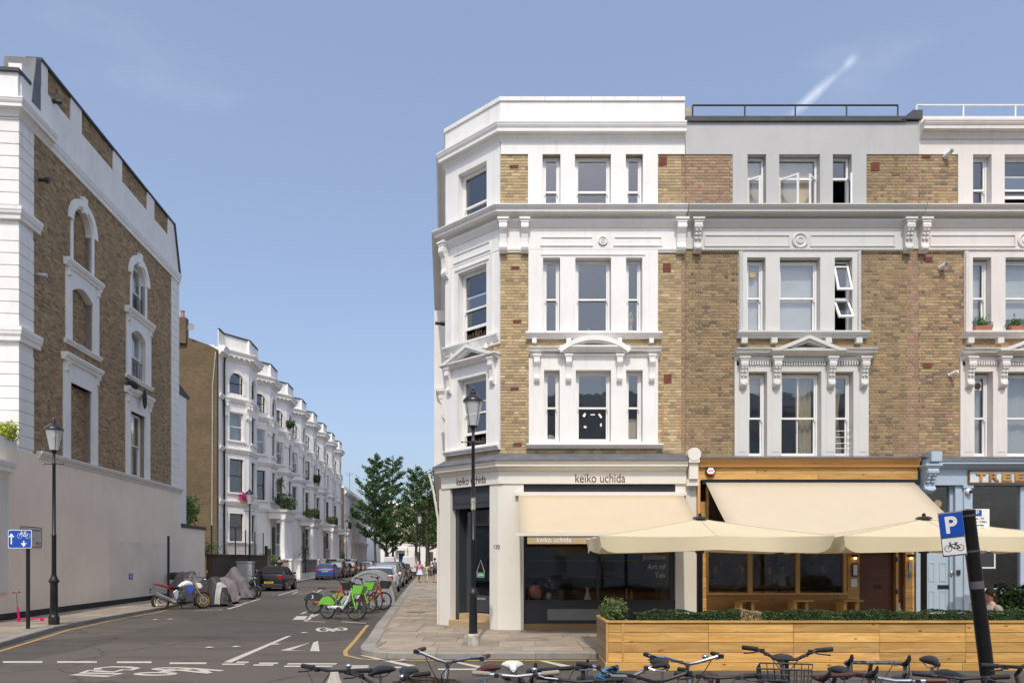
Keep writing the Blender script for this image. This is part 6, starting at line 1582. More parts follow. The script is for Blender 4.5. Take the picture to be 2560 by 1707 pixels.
# ------------------------------------------------------------------ signs and posts
M_signb = pm('retroreflective blue', (.008,.075,.42,1), .4, .05, 5)
p = gp(70,1571,KH); T = thing('cycle_lane_sign', 'blue one-way and cycle contraflow sign on a black post', 'traffic sign', (p.x,p.y,KH))
k = F/p.y
zt = HC-KH+(V0-1370)/k; MB().lathe([(.045,0),(.045,zt),(0,zt)], (0,0,0), 12).build('post', M_black, T, smooth=True)
cx = (54-70)/k; zc = HC-KH+(V0-1347)/k; w, h = 59/k, 46/k
def rrect(cx, cz, w, h, r, n=5):
    o = []
    for qx, qz, a0 in ((1,1,0),(-1,1,90),(-1,-1,180),(1,-1,270)):
        for j in range(n+1): a = R(a0+90*j/n); o.append((cx+qx*(w/2-r)+r*math.cos(a), cz+qz*(h/2-r)+r*math.sin(a)))
    return o
MB().poly(rrect(cx,zc,w,h,.04), -.065, -.05).build('border', M_frame, T); MB().poly(rrect(cx,zc,w*.95,h*.935,.035), -.067, -.0652).build('face', M_signb, T)
def strokes2(pts, w, y, closed=False):
    m = MB(); q = pts+[pts[0]] if closed else pts
    for a, b in zip(q[:-1], q[1:]): m.bar((a[0],y,a[1]), (b[0],y,b[1]), .0016, w, (0,0,1)) if False else m.add(_seg(a,b,w,y), [(0,1,2,3)])
    return m
def _seg(a, b, w, y):
    d = Vector((b[0]-a[0],b[1]-a[1])); d = d.normalized() if d.length else Vector((1,0)); n = Vector((-d.y,d.x))*w/2; e = d*w*.3
    return [(a[0]-e.x+n.x,y,a[1]-e.y+n.y),(a[0]-e.x-n.x,y,a[1]-e.y-n.y),(b[0]+e.x-n.x,y,b[1]+e.y-n.y),(b[0]+e.x+n.x,y,b[1]+e.y+n.y)]
def circ(cx, cz, r, n=18): return [(cx+r*math.cos(6.2832*j/n), cz+r*math.sin(6.2832*j/n)) for j in range(n)]
def bike_icon(parent, cx, cz, s, mat, y):
    """bicycle pictogram: two wheels, frame, bars, saddle"""
    w = .085*s; W1, W2 = (cx-.62*s,cz-.2*s), (cx+.62*s,cz-.2*s)
    for i, c in enumerate((W1,W2)): strokes2(circ(c[0],c[1],.36*s), w*.8, y-.0004*i, True).build('cycle_symbol', mat, parent)
    bb, st_, hd = (cx-.02*s,cz-.22*s), (cx+.2*s,cz+.28*s), (cx-.38*s,cz+.28*s)
    for i, pth in enumerate(([W1,hd],[hd,st_],[st_,bb],[bb,hd],[bb,W2],[W2,st_])): strokes2(pth, w, y-.0008-.0003*i).build('cycle_symbol', mat, parent)
    strokes2([hd,(cx-.43*s,cz+.5*s),(cx-.28*s,cz+.54*s)], w, y-.003).build('cycle_symbol', mat, parent); strokes2([st_,(cx+.24*s,cz+.42*s)], w, y-.0033).build('cycle_symbol', mat, parent); strokes2([(cx+.1*s,cz+.44*s),(cx+.38*s,cz+.44*s)], w*1.2, y-.0036).build('cycle_symbol', mat, parent)
def arrow(parent, cx, z0, z1, mat, y, w=.035):
    s = 1 if z1 > z0 else -1; h = .1*s
    MB().add([(cx-w/2,y,z0),(cx+w/2,y,z0),(cx+w/2,y,z1-h),(cx-w/2,y,z1-h)],[(0,1,2,3)]).build('arrow', mat, parent); MB().add([(cx-.075,y-.0004,z1-h),(cx+.075,y-.0004,z1-h),(cx,y-.0004,z1)],[(0,1,2)]).build('arrow', mat, parent)
arrow(T, cx-.21, zc-.13, zc+.15, M_frame, -.0685); arrow(T, cx+.1, zc-.04, zc-.2, M_frame, -.0685, .03); bike_icon(T, cx+.1, zc+.11, .165, M_frame, -.0685)
p = gp(421,1500,KH); 
T = thing('black_post', 'plain black steel post behind the white motorcycle against the pink wall', 'post', (p.x,p.y,KH)); MB().lathe([(.05,0),(.05,HC-KH+(V0-1339)/F*p.y),(0,HC-KH+(V0-1339)/F*p.y)], (0,0,0), 12).build('post', M_black, T, smooth=True)
# leaning parking post in front
Y = 5.6; k = F/Y
a = px(2478,1760,Y); b = px(2418,1275,Y); a.z = max(a.z, .2); d = (b-a).normalized(); foot = a-d*(a.z-.0)/d.z
T = thing('leaning_parking_post', 'leaning black post carrying blue P and bicycle parking signs', 'traffic sign', (foot.x,foot.y,0))
Q = Vector((0,0,1)).rotation_difference(d).to_matrix().to_4x4(); Ln = (b-foot).length
po = MB(Q); po.lathe([(.052,0),(.052,Ln-.03),(.058,Ln-.02),(.058,Ln),(.0,Ln+.012)], (0,0,0), 16); po.build('post', M_black, T, smooth=True)
po = MB(Q); po.lathe([(.0525,Ln-.62),(.0527,Ln-.56)], (0,0,0), 16); po.build('tape', pm('dull grey tape', (.1,.1,.105,1), .5), T)
# plates turned a little about the post
A = Q @ Matrix.Translation((-.055,-.02,Ln)) @ Matrix.Rotation(R(-26), 4, 'Z')
pw, ph = .165, .185
MB(A).box(-pw-.0,0,-.012,-.004,-.345,.005).build('back_plate', M_galv, T)
MB(A).poly(rrect(-pw/2,-.098,pw*.98,ph,.01), -.0165, -.0125).build('sign_face', M_signb, T); 
textobj('P', T, M_frame, -pw/2, -.165, -.0166, .135, .082, A, 'CENTER', .002, 'sign_letter', .03)
MB(A).poly(rrect(-pw/2,-.268,pw*.98,.14,.01), -.0165, -.0125).build('sign_border', M_blackp, T); MB(A).poly(rrect(-pw/2,-.268,pw*.95,.132,.009), -.0185, -.0167).build('sign_face', M_frame, T)
bi = []
_old = MB.__init__
def bike_icon_M(parent, cx, cz, s, mat, y, M):
    n0 = set(bpy.data.objects); bike_icon(parent, cx, cz, s, mat, y)
    for o in set(bpy.data.objects)-n0: o.data.transform(M)
bike_icon_M(T, -pw/2, -.27, .066, M_blackp, -.0192, A)
MB(Q).lathe([(.055,Ln-.33),(.055,Ln-.315)], (0,0,0), 14).build('clip', M_slate, T); MB(Q).lathe([(.0595,Ln-.05),(.0595,Ln-.035)], (0,0,0), 14).build('clip', M_slate, T)
# parking hours plate behind the leaning post
Yp = 12.9; T = thing('parking_hours_sign', 'white parking hours plate with blue P partly behind the leaning post', 'traffic sign', (px(2436,1400,Yp).x,Yp,KH))
k = F/Yp; z0, z1 = HC-KH+(V0-1330)/k, HC-KH+(V0-1272)/k
MB().lathe([(.03,0),(.03,z1),(0,z1)], (0,0,0), 10).build('post', M_galv, T, smooth=True); MB().box(-.16,.24,-.05,-.035,z0-.15,z1).build('plate', M_frame, T)
MB().box(-.06,.1,-.053,-.0502,z1-.13,z1-.02).build('p_panel', M_signb, T); textobj('P', T, M_frame, .02, z1-.12, -.0532, .09, .055, None, name='sign_letter')
for i, s_ in enumerate(('Mon - Fri','8.30am - 6.30pm','Saturday','8.30am - 1.30pm','Pay by phone','020 3320 9028')): textobj(s_, T, M_blackp, .04, z1-.19-.062*i, -.0505, .036, .3 if len(s_) > 9 else .2, None, name='sign_lettering')
T = thing('hanging_sign', 'small hanging white framed board seen behind the leaning post', 'sign', (px(2465,1390,YF-1).x,YF-.9,fz(1405))); MB().box(-.28,.28,-.02,.02,-.14,.3).build('board', M_shopw, T); MB().box(-.24,.24,-.025,-.021,-.1,.26).build('panel', M_char, T)
# ------------------------------------------------------------------ grey cabinet, bins
p = px(614,1400,40.5); T = thing('street_cabinet', 'pale grey metal street cabinet beside the brick garden wall', 'cabinet', (p.x,p.y,KH), TH-1.57)
MB().box(-.42,.42,-.3,.3,.08,1.55).build('body', pm('grey cabinet paint', (.36,.37,.36,1), .5, .06, 3, dirt=.2), T, bev=.02); MB().box(-.45,.45,-.33,.33,1.55,1.63).build('lid', pm('grey cabinet paint', (.36,.37,.36,1)), T); MB().box(-.44,.44,-.32,.32,0,.08).build('plinth', M_slate, T)
p = px(640,1400,41.2); T = thing('wheelie_bin', 'black wheelie bin standing beside the grey cabinet', 'bin', (p.x,p.y,KH), TH-1.57)
MB().cbox((0,0,.55), (.52,.6,.95), (1,1)).build('body', M_blackp, T, bev=.02); MB().box(-.3,.3,-.36,.34,1.03,1.1).build('lid', M_blackp, T, bev=.02)
for q in (-1,1): MB().lathe([(.1,-.03),(.1,.03)], (q*.24,.3,.1), 12, 'x').build('wheel', M_rubber, T)
# ------------------------------------------------------------------ cycle hangar
c = gp(923,1512); T = thing('cycle_hangar', 'grey half-round cycle hangar with slatted roof in the parking bay', 'cycle store', (c.x,c.y,0), R(6))
n = 22; rx, rz = 1.0, 1.34; Ls = 2.55
ou = [(-rx*math.cos(math.pi*j/n), .04+rz*math.sin(math.pi*j/n)**.92) for j in range(n+1)]
MB().poly(ou+[], -.012, .012).build('end_panel', M_grey2, T)
MB().ring([(x*1.03,.02+(z-.02)*1.03) for x, z in ou], [(x*.94,(z-.04)*.94+.04) for x, z in ou], -.035, .03).build('end_frame', M_galv, T)
MB().poly(ou, Ls-.012, Ls+.012).build('end_panel', M_grey2, T)
M_slat = pm('weathered slat grey', (.33,.31,.27,1), .6, .15, 6, objvar=.2)
for j in range(n):
    a, b_ = Vector(ou[j]), Vector(ou[j+1]); mid = (a+b_)/2; d = (b_-a); Ln_ = d.length; d /= Ln_; nn = Vector((-d.y,d.x)) ; 
    if nn.dot(mid-Vector((0,.3))) < 0: nn = -nn
    q = [a+nn*.004+d*.006, b_+nn*.004-d*.006, b_+nn*.03-d*.006, a+nn*.03+d*.006]
    MB().poly([tuple(v) for v in q], .03, Ls-.012).build('roof_slat', M_slat, T)
sd_ = MB(); sd_.box(-1.02,1.02,-.03,Ls+.03,.0,.05); sd_.build('base_frame', M_galv, T)
# ------------------------------------------------------------------ pink scooter by the wall
p = gp(52,1553,KH); T = thing('child_scooter', 'pink child scooter propped beside the sign post', 'scooter', (p.x-.05,p.y,KH), R(12))
M_pk = pm('hot pink plastic', (.62,.01,.13,1), .4)
MB().box(0,.55,-.05,.05,.07,.095).build('deck', M_pk, T, bev=.01); MB().tube([(0,0,.1),(-.04,0,.42)], .028, 8).build('lower_stem', M_pk, T); MB().tube([(-.04,0,.4),(-.07,0,.82)], .014, 8).build('stem', M_chrome, T)
MB().tube([(-.07,-.2,.82),(-.07,.2,.82)], .012, 8).build('handlebar', M_chrome, T)
for q in (-1,1): MB().tube([(-.07,q*.1,.82),(-.07,q*.22,.82)], .02, 8).build('grip', pm('red grip', (.45,.02,.05,1), .6), T)
for x in (-.02,.58): MB().lathe([(.05,-.015),(.055,0),(.05,.015)], (x,0,.055), 12, 'y').build('wheel', M_pk, T)

# ------------------------------------------------------------------ timber planter enclosure with box hedge
PX0 = 1.587; PY0, PY1 = 11.96, 13.3; PT = .875; PXE = 12.5
T = thing('timber_planter', 'long pine planter enclosure holding the clipped box hedge', 'planter', (0,0,0))
zr = [(.135,.298),(.306,.466),(.474,.636),(.644,.798)]
MB().box(PX0+.03,PXE,PY0+.031,PY0+.038,.1,.8).build('gap_shade_sheet', M_slate, T)  # dark sheet added behind the planks so their gaps read as shade
xs_ = [PX0,PX0+.28,PX0+1.72,PX0+3.15,PX0+4.6,PX0+6.05,PX0+7.5,PX0+9.0,PXE]
for ri, (a, b) in enumerate(zr):
    for j in range(len(xs_)-1):
        MB().box(xs_[j]+.002+(.03 if j == 0 else 0),xs_[j+1]-.003,PY0+random.uniform(0,.008),PY0+.03,a,b).build('plank', M_wood, T, bev=.004)
    o_ = MB().box(-(PY1-PY0)/2+.002,(PY1-PY0)/2-.002,0,.03,0,b-a).build('plank', wood_mat('shaded pine', (.36,.22,.10,1), (.44,.29,.15,1), (.16,.08,.04,1), 1, .7) if ri == 0 and 'shaded pine' not in bpy.data.materials else bpy.data.materials['shaded pine'], T)  # end planks: pine copied darker and greyer, the end's shade put into colour
    o_.matrix_local = Matrix.Translation((PX0,(PY0+PY1)/2+.03,a)) @ Matrix.Rotation(R(-90), 4, 'Z')
for j in range(4): MB().box(PX0+3.0*j-.02,min(PXE,PX0+3.0*(j+1)-.024),PY0-.018,PY0-.0,.0,.13).build('plinth_board', M_wood, T, bev=.004)
MB().box(PX0-.022,PX0-.002,PY0,PY1-.4,.0,.13).build('plinth_board', bpy.data.materials['shaded pine'], T)  # end board in the same pine, its shade put into the colour
for x in (PX0,PX0+.265): MB().box(x-.005,x+.028,PY0-.008,PY0+.04,.13,.8).build('corner_strip', M_woodz, T)
MB().box(PX0-.02,PXE,PY0-.02,PY0+.08,.80,.835).build('top_rail', M_wood, T, bev=.004); 
tr = MB().box(-(PY1-PY0)/2+.082,(PY1-PY0)/2,-.02,.06,0,.034).build('top_rail', M_wood, T); tr.matrix_local = Matrix.Translation((PX0,(PY0+PY1)/2,.80)) @ Matrix.Rotation(R(-90), 4, 'Z')
MB().box(PX0+.04,PXE,PY0+.42,PY0+.45,.1,.8).build('inner_board', M_wood, T); MB().box(PX0+.42,PX0+.45,PY0+.46,PY1,.1,.8).build('inner_board', M_wood, T); MB().box(PX0+.04,PXE,PY0+.04,PY0+.41,.6,.72).build('soil', pm('potting soil', (.04,.028,.02,1), .95, .3, 20), T); MB().box(PX0+.035,PX0+.41,PY0+.415,PY1,.6,.71).build('soil', pm('potting soil', (.04,.028,.02,1)), T)
M_box = leaf_mat('box hedge leaf', (.018,.05,.012,1), (.05,.105,.022,1), (.085,.135,.03,1))
M_boxy = leaf_mat('pale shrub leaf', (.05,.095,.02,1), (.12,.17,.045,1), (.16,.19,.06,1))  # paler, yellower leaf than the hedge
def leaf_cloud(m, fn, n, size, rnd, jit=1.0):
    for i in range(n):
        c, nrm_ = fn(rnd); s = size*rnd.uniform(.6,1.3)
        d = (Vector(nrm_)+Vector((rnd.gauss(0,.6),rnd.gauss(0,.6),rnd.gauss(0,.6)))*jit).normalized()
        a = d.orthogonal().normalized(); a = Matrix.Rotation(rnd.random()*6.283, 3, d) @ a; b = d.cross(a)
        c = Vector(c)
        m.add([c-a*s*.5, c+b*s*.32, c+a*s*.5+d*s*.1, c-b*s*.32], [(0,1,2,3)])
def box_fn(x0, x1, y0, y1, z0, z1, bump=.02):
    def f(r):
        k = r.random(); x, y = r.uniform(x0,x1), r.uniform(y0,y1)
        top = z1+bump*math.sin(x*5.3)+bump*.8*math.sin(x*13.1+1)
        if k < .42: return (x, y, top-abs(r.gauss(0,.012))), (0,0,1)
        if k < .8: return (x, y0+abs(r.gauss(0,.012))+.012*math.sin(x*9), r.uniform(z0,top)), (0,-1,0)
        return (x, y, r.uniform(z0,top)), (r.gauss(0,1),r.gauss(0,1),.5)
    return f
rnd = random.Random(5)
hd = thing('box_hedge', 'low clipped box hedge running along the top of the pine planter', 'hedge', (0,0,0))
m = MB(); leaf_cloud(m, box_fn(PX0+.5,PX0+2.3,PY0+.06,PY0+.38,.70,.985), 5200, .03, rnd); leaf_cloud(m, box_fn(PX0+2.62,PXE,PY0+.06,PY0+.38,.70,.985), 26000, .03, rnd)
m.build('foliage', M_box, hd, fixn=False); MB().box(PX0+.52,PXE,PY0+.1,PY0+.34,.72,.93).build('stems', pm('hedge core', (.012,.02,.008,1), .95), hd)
m = MB(); leaf_cloud(m, box_fn(PX0+2.28,PX0+2.64,PY0+.055,PY0+.38,.70,.99), 1500, .03, rnd); m.build('dead_patch', leaf_mat('dry box leaf', (.30,.22,.10,1), (.46,.37,.2,1)), hd, fixn=False)
sh = thing('planter_shrub', 'rounded pale green shrub at the corner of the pine planter', 'shrub', (PX0+.22,PY0+.3,.70))
def ball_fn(c, r):
    def f(q):
        d = Vector((q.gauss(0,1),q.gauss(0,1),q.gauss(0,1))).normalized(); rr = q.random()**.35
        w = 1+.16*math.sin(d.x*7+d.z*5)+.1*math.sin(d.y*11+2)
        return (c[0]+d.x*r[0]*rr*w, c[1]+d.y*r[1]*rr*w, c[2]+d.z*r[2]*rr*w), d
    return f
m = MB(); leaf_cloud(m, ball_fn((-.02,-.02,.24),(.2,.2,.25)), 2600, .04, rnd); leaf_cloud(m, ball_fn((-.05,.45,.24),(.2,.3,.24)), 2600, .04, rnd); m.build('foliage', M_boxy, sh, fixn=False)
m = MB()
for j in range(7): m.tube([(random.uniform(-.05,.05),random.uniform(-.05,.4),-.02),(random.uniform(-.1,.1),random.uniform(-.1,.4),.3)], .008, 4)
m.build('stems', pm('shrub twig', (.08,.05,.03,1), .9), sh)
# ------------------------------------------------------------------ parasols
def parasol(label, xc, yc, hx, hy, ze, zp):
    T = thing('market_parasol', label, 'parasol', (xc,yc,0), 0, 'ivory parasols over the terrace')
    MB().lathe([(.055,.0),(.055,zp-.08),(.03,zp-.05)], (0,0,0), 14).build('pole', M_black, T, smooth=True); MB().box(-.4,.4,-.4,.4,0,.06).build('base_plate', M_black, T)
    MB().lathe([(.13,zp+.0),(.15,zp+.02),(.1,zp+.05),(.03,zp+.06),(.035,zp+.1),(.0,zp+.12)], (0,0,0), 12).build('finial', M_black, T)
    # canopy: eight gores, slightly sagging between the ribs
    N_ = 96; rings = 9; vs = [(0,0,zp+.01)]; fs = []
    def edge(t):
        a = 2*math.pi*t; c, s = math.cos(a), math.sin(a); k = 1/max(abs(c)/1, abs(s)/1); return c*k, s*k, a
    for r in range(1, rings+1):
        q = r/rings
        for j in range(N_):
            ex, ey, a = edge(j/N_); sag = -.05*abs(math.sin(a*4))*q*(1-q*.35)
            flat = -.018*math.sin(math.pi*q)
            vs.append((ex*hx*q, ey*hy*q, zp+(ze-zp)*q**1.05+sag*.6+flat))
    for j in range(N_): fs.append((0, 1+j, 1+(j+1)%N_))
    for r in range(1, rings):
        for j in range(N_): fs.append((1+(r-1)*N_+j, 1+(r-1)*N_+(j+1)%N_, 1+r*N_+(j+1)%N_, 1+r*N_+j))
    c = MB().add(vs, fs).build('canopy', M_para, T, smooth=True)
    for j in range(8): MB().tube([Vector(vs[0])]+[Vector(vs[1+r*N_+j*12])+Vector((0,0,.002)) for r in range(rings)], .006, 4).build('seam', pm('seam stitching', (.50,.42,.30,1), .9), T)
    # valance: hangs from the edge, one flap per side with a gap at the corners
    for si in range(4):
        v = MB(); vs, fs = [], []; n = 30
        for j in range(n+1):
            t = -1+2*j/n; e = 1-abs(t)**6
            p0 = {0: (t*hx,-hy), 1: (hx,t*hy), 2: (-t*hx,hy), 3: (-hx,-t*hy)}[si]; nx, ny = {0: (0,-1), 1: (1,0), 2: (0,1), 3: (-1,0)}[si]
            a = math.atan2(p0[1]/hy, p0[0]/hx); ztop = ze-.05*abs(math.sin(a*4))*.65*.6
            for r in range(5):
                q = r/4; dep = .27-.03*math.cos(t*2.6)-.10*max(0,(abs(t)-.86)/.14)**2
                wv = (.03*math.sin(t*5+si)+.035*math.cos(t*3.1))*q
                inw = 1-.02*q*max(0,(abs(t)-.9)/.1)
                vs.append((p0[0]*inw+nx*(.004+wv*.8), p0[1]*inw+ny*(.004+wv*.8), ztop+.002-dep*q))
        for j in range(n):
            for r in range(4): fs.append((j*5+r, j*5+r+1, (j+1)*5+r+1, (j+1)*5+r))
        v.add(vs, fs); v.build('valance', M_para, T, smooth=True)
    for j in range(8):
        ex, ey, a = edge(j/8); m = MB(); m.bar((0,0,zp-.06), (ex*hx*.98,ey*hy*.98,ze-.03), .02, .03); m.build('rib', M_black, T)
    MB().lathe([(.085,1.98),(.085,2.05)], (0,0,0), 12).build('runner', M_black, T)
    return T
parasol('ivory parasol by the tea shop awning', 3.54, 13.4, 2.03, 1.12, 2.27, 2.62)
parasol('ivory parasol in front of the pale blue shop', 7.76, 13.4, 2.03, 1.12, 2.27, 2.62)
# dining things on the deck
for x, y, l_ in ((7.05,12.95,'clear green glass bottle between parasol pole and blue door'),(8.35,12.95,'clear green glass bottle beside the leaning post')):
    T = thing('glass_bottle', l_, 'bottle', (x,y,.80), 0, 'bottles on the terrace table'); MB().lathe([(.045,0),(.045,.02),(.04,.08),(.018,.2),(.014,.27),(.018,.275)], (0,0,0), 12).build('body', glass_mat('green bottle glass', (.55,.68,.6,1), .08, .03, .12) if 'green bottle glass' not in bpy.data.materials else bpy.data.materials['green bottle glass'], T, smooth=True)
T = thing('terrace_table', 'slatted timber dining table behind the hedge', 'table', (7.6,13.0,0))
for k in range(5): MB().box(-1.3,1.3,-.35+.142*k,-.22+.142*k,.76,.80).build('slat', M_wood, T)
for sx in (-1,1):
    for sy in (-1,1): MB().box(sx*1.15-.04,sx*1.15+.04,sy*.28-.04,sy*.28+.04,.0,.76).build('leg', M_woodz, T)
pb_ = thing('potted_shrub', 'dark leafy shrub in a pot behind the seated woman', 'shrub', (9.4,13.3,KH)); MB().lathe([(.22,0),(.3,.5),(.32,.55)], (0,0,0), 14).build('pot', M_pot, pb_); m = MB(); leaf_cloud(m, ball_fn((0,0,.88),(.55,.4,.4)), 2600, .09, rnd); m.build('foliage', M_box, pb_, fixn=False)
# ------------------------------------------------------------------ bicycles
M_tyre = pm('bicycle tyre', (.016,.016,.016,1), .8, .2, 20)
def paint(name, c, rough=.3, coat=.6, metal=0.0): return pm(name, c, rough, .06, 4, coat=coat, metal=metal)
def bike(name, label, group, loc, heading, frame=None, bar='flat', saddle=None, grip=None, barm=None, step=False, basket=None, rack=False, guard=False, steer=0.0, rw=.34, wb=1.05, lean=0.0, zb=1.05, zs=.93, spokes=True, saddlew=.075, fork=None, bell=False):
    T = thing(name, label, 'bicycle', loc, heading, group); T.rotation_euler = (lean,0,heading)
    fm_ = frame or M_blackp; sdm = saddle or M_blackp; gm_ = grip or M_rubber; bm_ = barm or M_blackp; fk = fork or fm_
    xr, xf = -.43, -.43+wb; bbx, bbz = .0, .28; hx, hz = xf-.17, .86; sx = -.17
    def wheel(x, M=None):
        w = MB(M).torus((x,0,rw), rw-.018, .019, 36, 8).build('wheel', M_tyre, T, smooth=True)
        MB(M).torus((x,0,rw), rw-.042, .011, 36, 6).build('rim', M_steel if spokes else M_blackp, w, smooth=True)
        s = MB(M); s.lathe([(.022,-.05),(.022,.05)], (x,0,rw), 10, 'y')
        for k in range(28 if spokes else 5):
            a = 6.2832*k/(28 if spokes else 5); r0 = .02
            s.tube([(x+r0*math.cos(a+.5*(1 if k % 2 else -1)), (.03 if k % 2 else -.03)*(1 if spokes else .3), rw+r0*math.sin(a+.5*(1 if k % 2 else -1))), (x+(rw-.045)*math.cos(a), 0, rw+(rw-.045)*math.sin(a))], .0016 if spokes else .012, 3 if spokes else 6)
        s.build('spokes', M_steel if spokes else M_blackp, w, fixn=False)
    wheel(xr)
    hd = Vector((hx,0,hz)); ax = Vector((-.28,0,.96)).normalized()
    S = Matrix.Translation(hd) @ Matrix.Rotation(steer, 4, ax) @ Matrix.Translation(-hd)
    wheel(xf, S)
    f = MB(); seat_top = (sx,0,zs-.14)
    if step: f.tube([(hx-.01,0,hz-.05),(hx-.22,0,.5),(bbx+.05,0,bbz+.04),(bbx,0,bbz)], [.03,.034,.034,.03], 10)
    else: f.tube([(hx,0,hz-.02),(bbx,0,bbz)], .02, 10).tube([(hx-.01,0,hz+.02),(sx+.02,0,.76)], .017, 10)
    f.tube([(bbx,0,bbz),(sx,0,.8)], .018, 10)
    for q in (-1,1): f.tube([(bbx,q*.03,bbz),(xr,q*.055,rw)], .011, 7).tube([(sx+.01,q*.02,.76),(xr,q*.055,rw)], .009, 7)
    f.tube([hd-ax*.07, hd+ax*.07], .024, 10); f.build('frame', fm_, T, smooth=True)
    MB().tube([(sx,0,.78),(sx-.03,0,zs-.05)], .014, 8).build('seat_post', M_steel, T)
    fo = MB(S)
    for q in (-1,1): fo.tube([hd-ax*.08, hd-ax*.1+Vector((0,q*.05,0)), Vector((xf-.03,q*.055,rw+.1)), Vector((xf,q*.055,rw))], .013, 8)
    fo.build('fork', fk, T, smooth=True)
    sd = MB().loft([(sx-.17,0,zs-.012,saddlew*.55,.012),(sx-.15,0,zs-.008,saddlew,.028),(sx-.08,0,zs,saddlew*1.05,.035),(sx-.0,0,zs+.0,saddlew*.62,.033),(sx+.06,0,zs-.003,saddlew*.36,.028),(sx+.12,0,zs-.01,saddlew*.28,.022),(sx+.135,0,zs-.015,saddlew*.15,.012)], 12)
    so_ = sd.build('saddle', sdm, T, smooth=True)
    sr = MB()
    for q in (-1,1): sr.tube([(sx-.13,q*.035,zs-.03),(sx-.06,q*.03,zs-.055),(sx+.04,q*.022,zs-.055),(sx+.1,q*.01,zs-.03)], .005, 5)
    sr.build('saddle_rails', M_steel, so_)
    c = MB(); c.lathe([(.085,-.006),(.085,.006)], (bbx,-.06,bbz), 20, 'y'); c.tube([(bbx,-.08,bbz),(bbx+.1,-.085,bbz-.13)], .011, 6).tube([(bbx,.07,bbz),(bbx-.1,.08,bbz+.13)], .011, 6); c.build('crank', M_steel, T)
    MB().box(bbx+.06,bbx+.15,-.18,-.095,bbz-.145,bbz-.125).build('pedal', M_blackp, T); MB().box(bbx-.15,bbx-.06,.09,.175,bbz+.125,bbz+.145).build('pedal', M_blackp, T)
    st_ = MB(S); top = Vector((hx-.06,0,zb-.02)); st_.tube([hd+ax*.06, hd+ax*(zb-hz-.06), top+Vector((.05,0,0))], .015, 8); st_.build('stem', bm_, T, smooth=True)
    bx0 = hx-.01; B = MB(S)
    if bar == 'flat': pts = [(bx0-.04,-.3,zb+.01),(bx0-.01,-.12,zb),(bx0,0,zb-.01),(bx0-.01,.12,zb),(bx0-.04,.3,zb+.01)]
    elif bar == 'riser': pts = [(bx0-.09,-.31,zb+.05),(bx0-.03,-.2,zb+.045),(bx0,-.07,zb-.02),(bx0,.07,zb-.02),(bx0-.03,.2,zb+.045),(bx0-.09,.31,zb+.05)]
    elif bar == 'north': pts = [(bx0-.22,-.27,zb+.03),(bx0-.08,-.27,zb+.035),(bx0+.04,-.2,zb+.04),(bx0+.03,-.07,zb),(bx0,0,zb-.02),(bx0+.03,.07,zb),(bx0+.04,.2,zb+.04),(bx0-.08,.27,zb+.035),(bx0-.22,.27,zb+.03)]
    else:
        pts = []
        half = [(bx0,0,zb),(bx0,.12,zb),(bx0,.19,zb),(bx0+.05,.21,zb),(bx0+.1,.21,zb-.01),(bx0+.11,.21,zb-.06),(bx0+.07,.21,zb-.11),(bx0-.03,.21,zb-.13)]
        pts = [(x,-y,z) for x, y, z in reversed(half)]+half[1:]
    B.tube(pts, .0125 if bar != 'drop' else .016, 8); bo = B.build('handlebar', bm_ if bar != 'drop' else gm_, T, smooth=True)
    for e in (0,-1):
        if bar == 'drop':
            q = -1 if e == 0 else 1
            h_ = MB(S); h_.loft([(bx0+.08,q*.21,zb+.0,.02,.02),(bx0+.13,q*.21,zb+.015,.02,.022),(bx0+.165,q*.21,zb+.05,.017,.02),(bx0+.17,q*.21,zb+.075,.012,.01)], 8); h_.build('brake_hood', M_rubber, bo, smooth=True)
            MB(S).tube([(bx0+.165,q*.21,zb+.02),(bx0+.17,q*.21,zb-.05),(bx0+.14,q*.21,zb-.1)], .007, 5).build('brake_lever', M_chrome, bo)
        else:
            a, b = Vector(pts[e]), Vector(pts[1 if e == 0 else -2]); d = (b-a).normalized()
            MB(S).tube([a-d*.005, a+d*.12], .0175, 10).build('grip', gm_, bo, smooth=True)
            MB(S).tube([a+d*.16+Vector((.01,0,0)), a+d*.1+Vector((.06,0,-.02)), a+d*.01+Vector((.065,0,-.035))], .006, 5).build('brake_lever', bm_ if bm_ is not M_chrome else M_chrome, bo)
            MB(S).cbox(tuple(a+d*.165+Vector((.012,0,-.005))), (.035,.03,.03)).build('brake_clamp', M_blackp, bo)
    cb = MB(S)
    for q in (-1,1): cb.tube([(bx0+.04,q*.15,zb+.01),(bx0+.16,q*.11,zb+.03),(bx0+.18,q*.03,zb-.08),(bx0+.04,0,zb-.22)], .004, 5)
    cb.build('brake_cables', M_cableb, T)
    if bell: MB(S).ball((bx0-.01,.13,zb+.035), (.024,.024,.02), 10, 6).build('bell', M_chrome, bo, smooth=True)
    if guard:
        for (x, M) in ((xr,None),(xf,S)):
            arc = [(x+(rw+.022)*math.cos(R(a)), 0, rw+(rw+.022)*math.sin(R(a))) for a in (range(20,200,12) if x == xr else range(30,170,12))]
            g = MB(M); 
            for a, b in zip(arc[:-1], arc[1:]): g.bar(a, b, .045, .004, (0,0,1))
            g.build('mudguard', fm_ if guard is True else guard, T)
    if rack:
        r_ = MB()
        for q in (-1,1): r_.tube([(xr-.22,q*.06,.76),(xr+.2,q*.06,.76),(sx,q*.02,.72)], .006, 5).tube([(xr-.05,q*.06,.76),(xr,q*.06,rw)], .006, 5)
        for k in range(5): r_.tube([(xr-.2+.09*k,-.06,.76),(xr-.2+.09*k,.06,.76)], .004, 4)
        r_.build('rack', M_blackp, T)
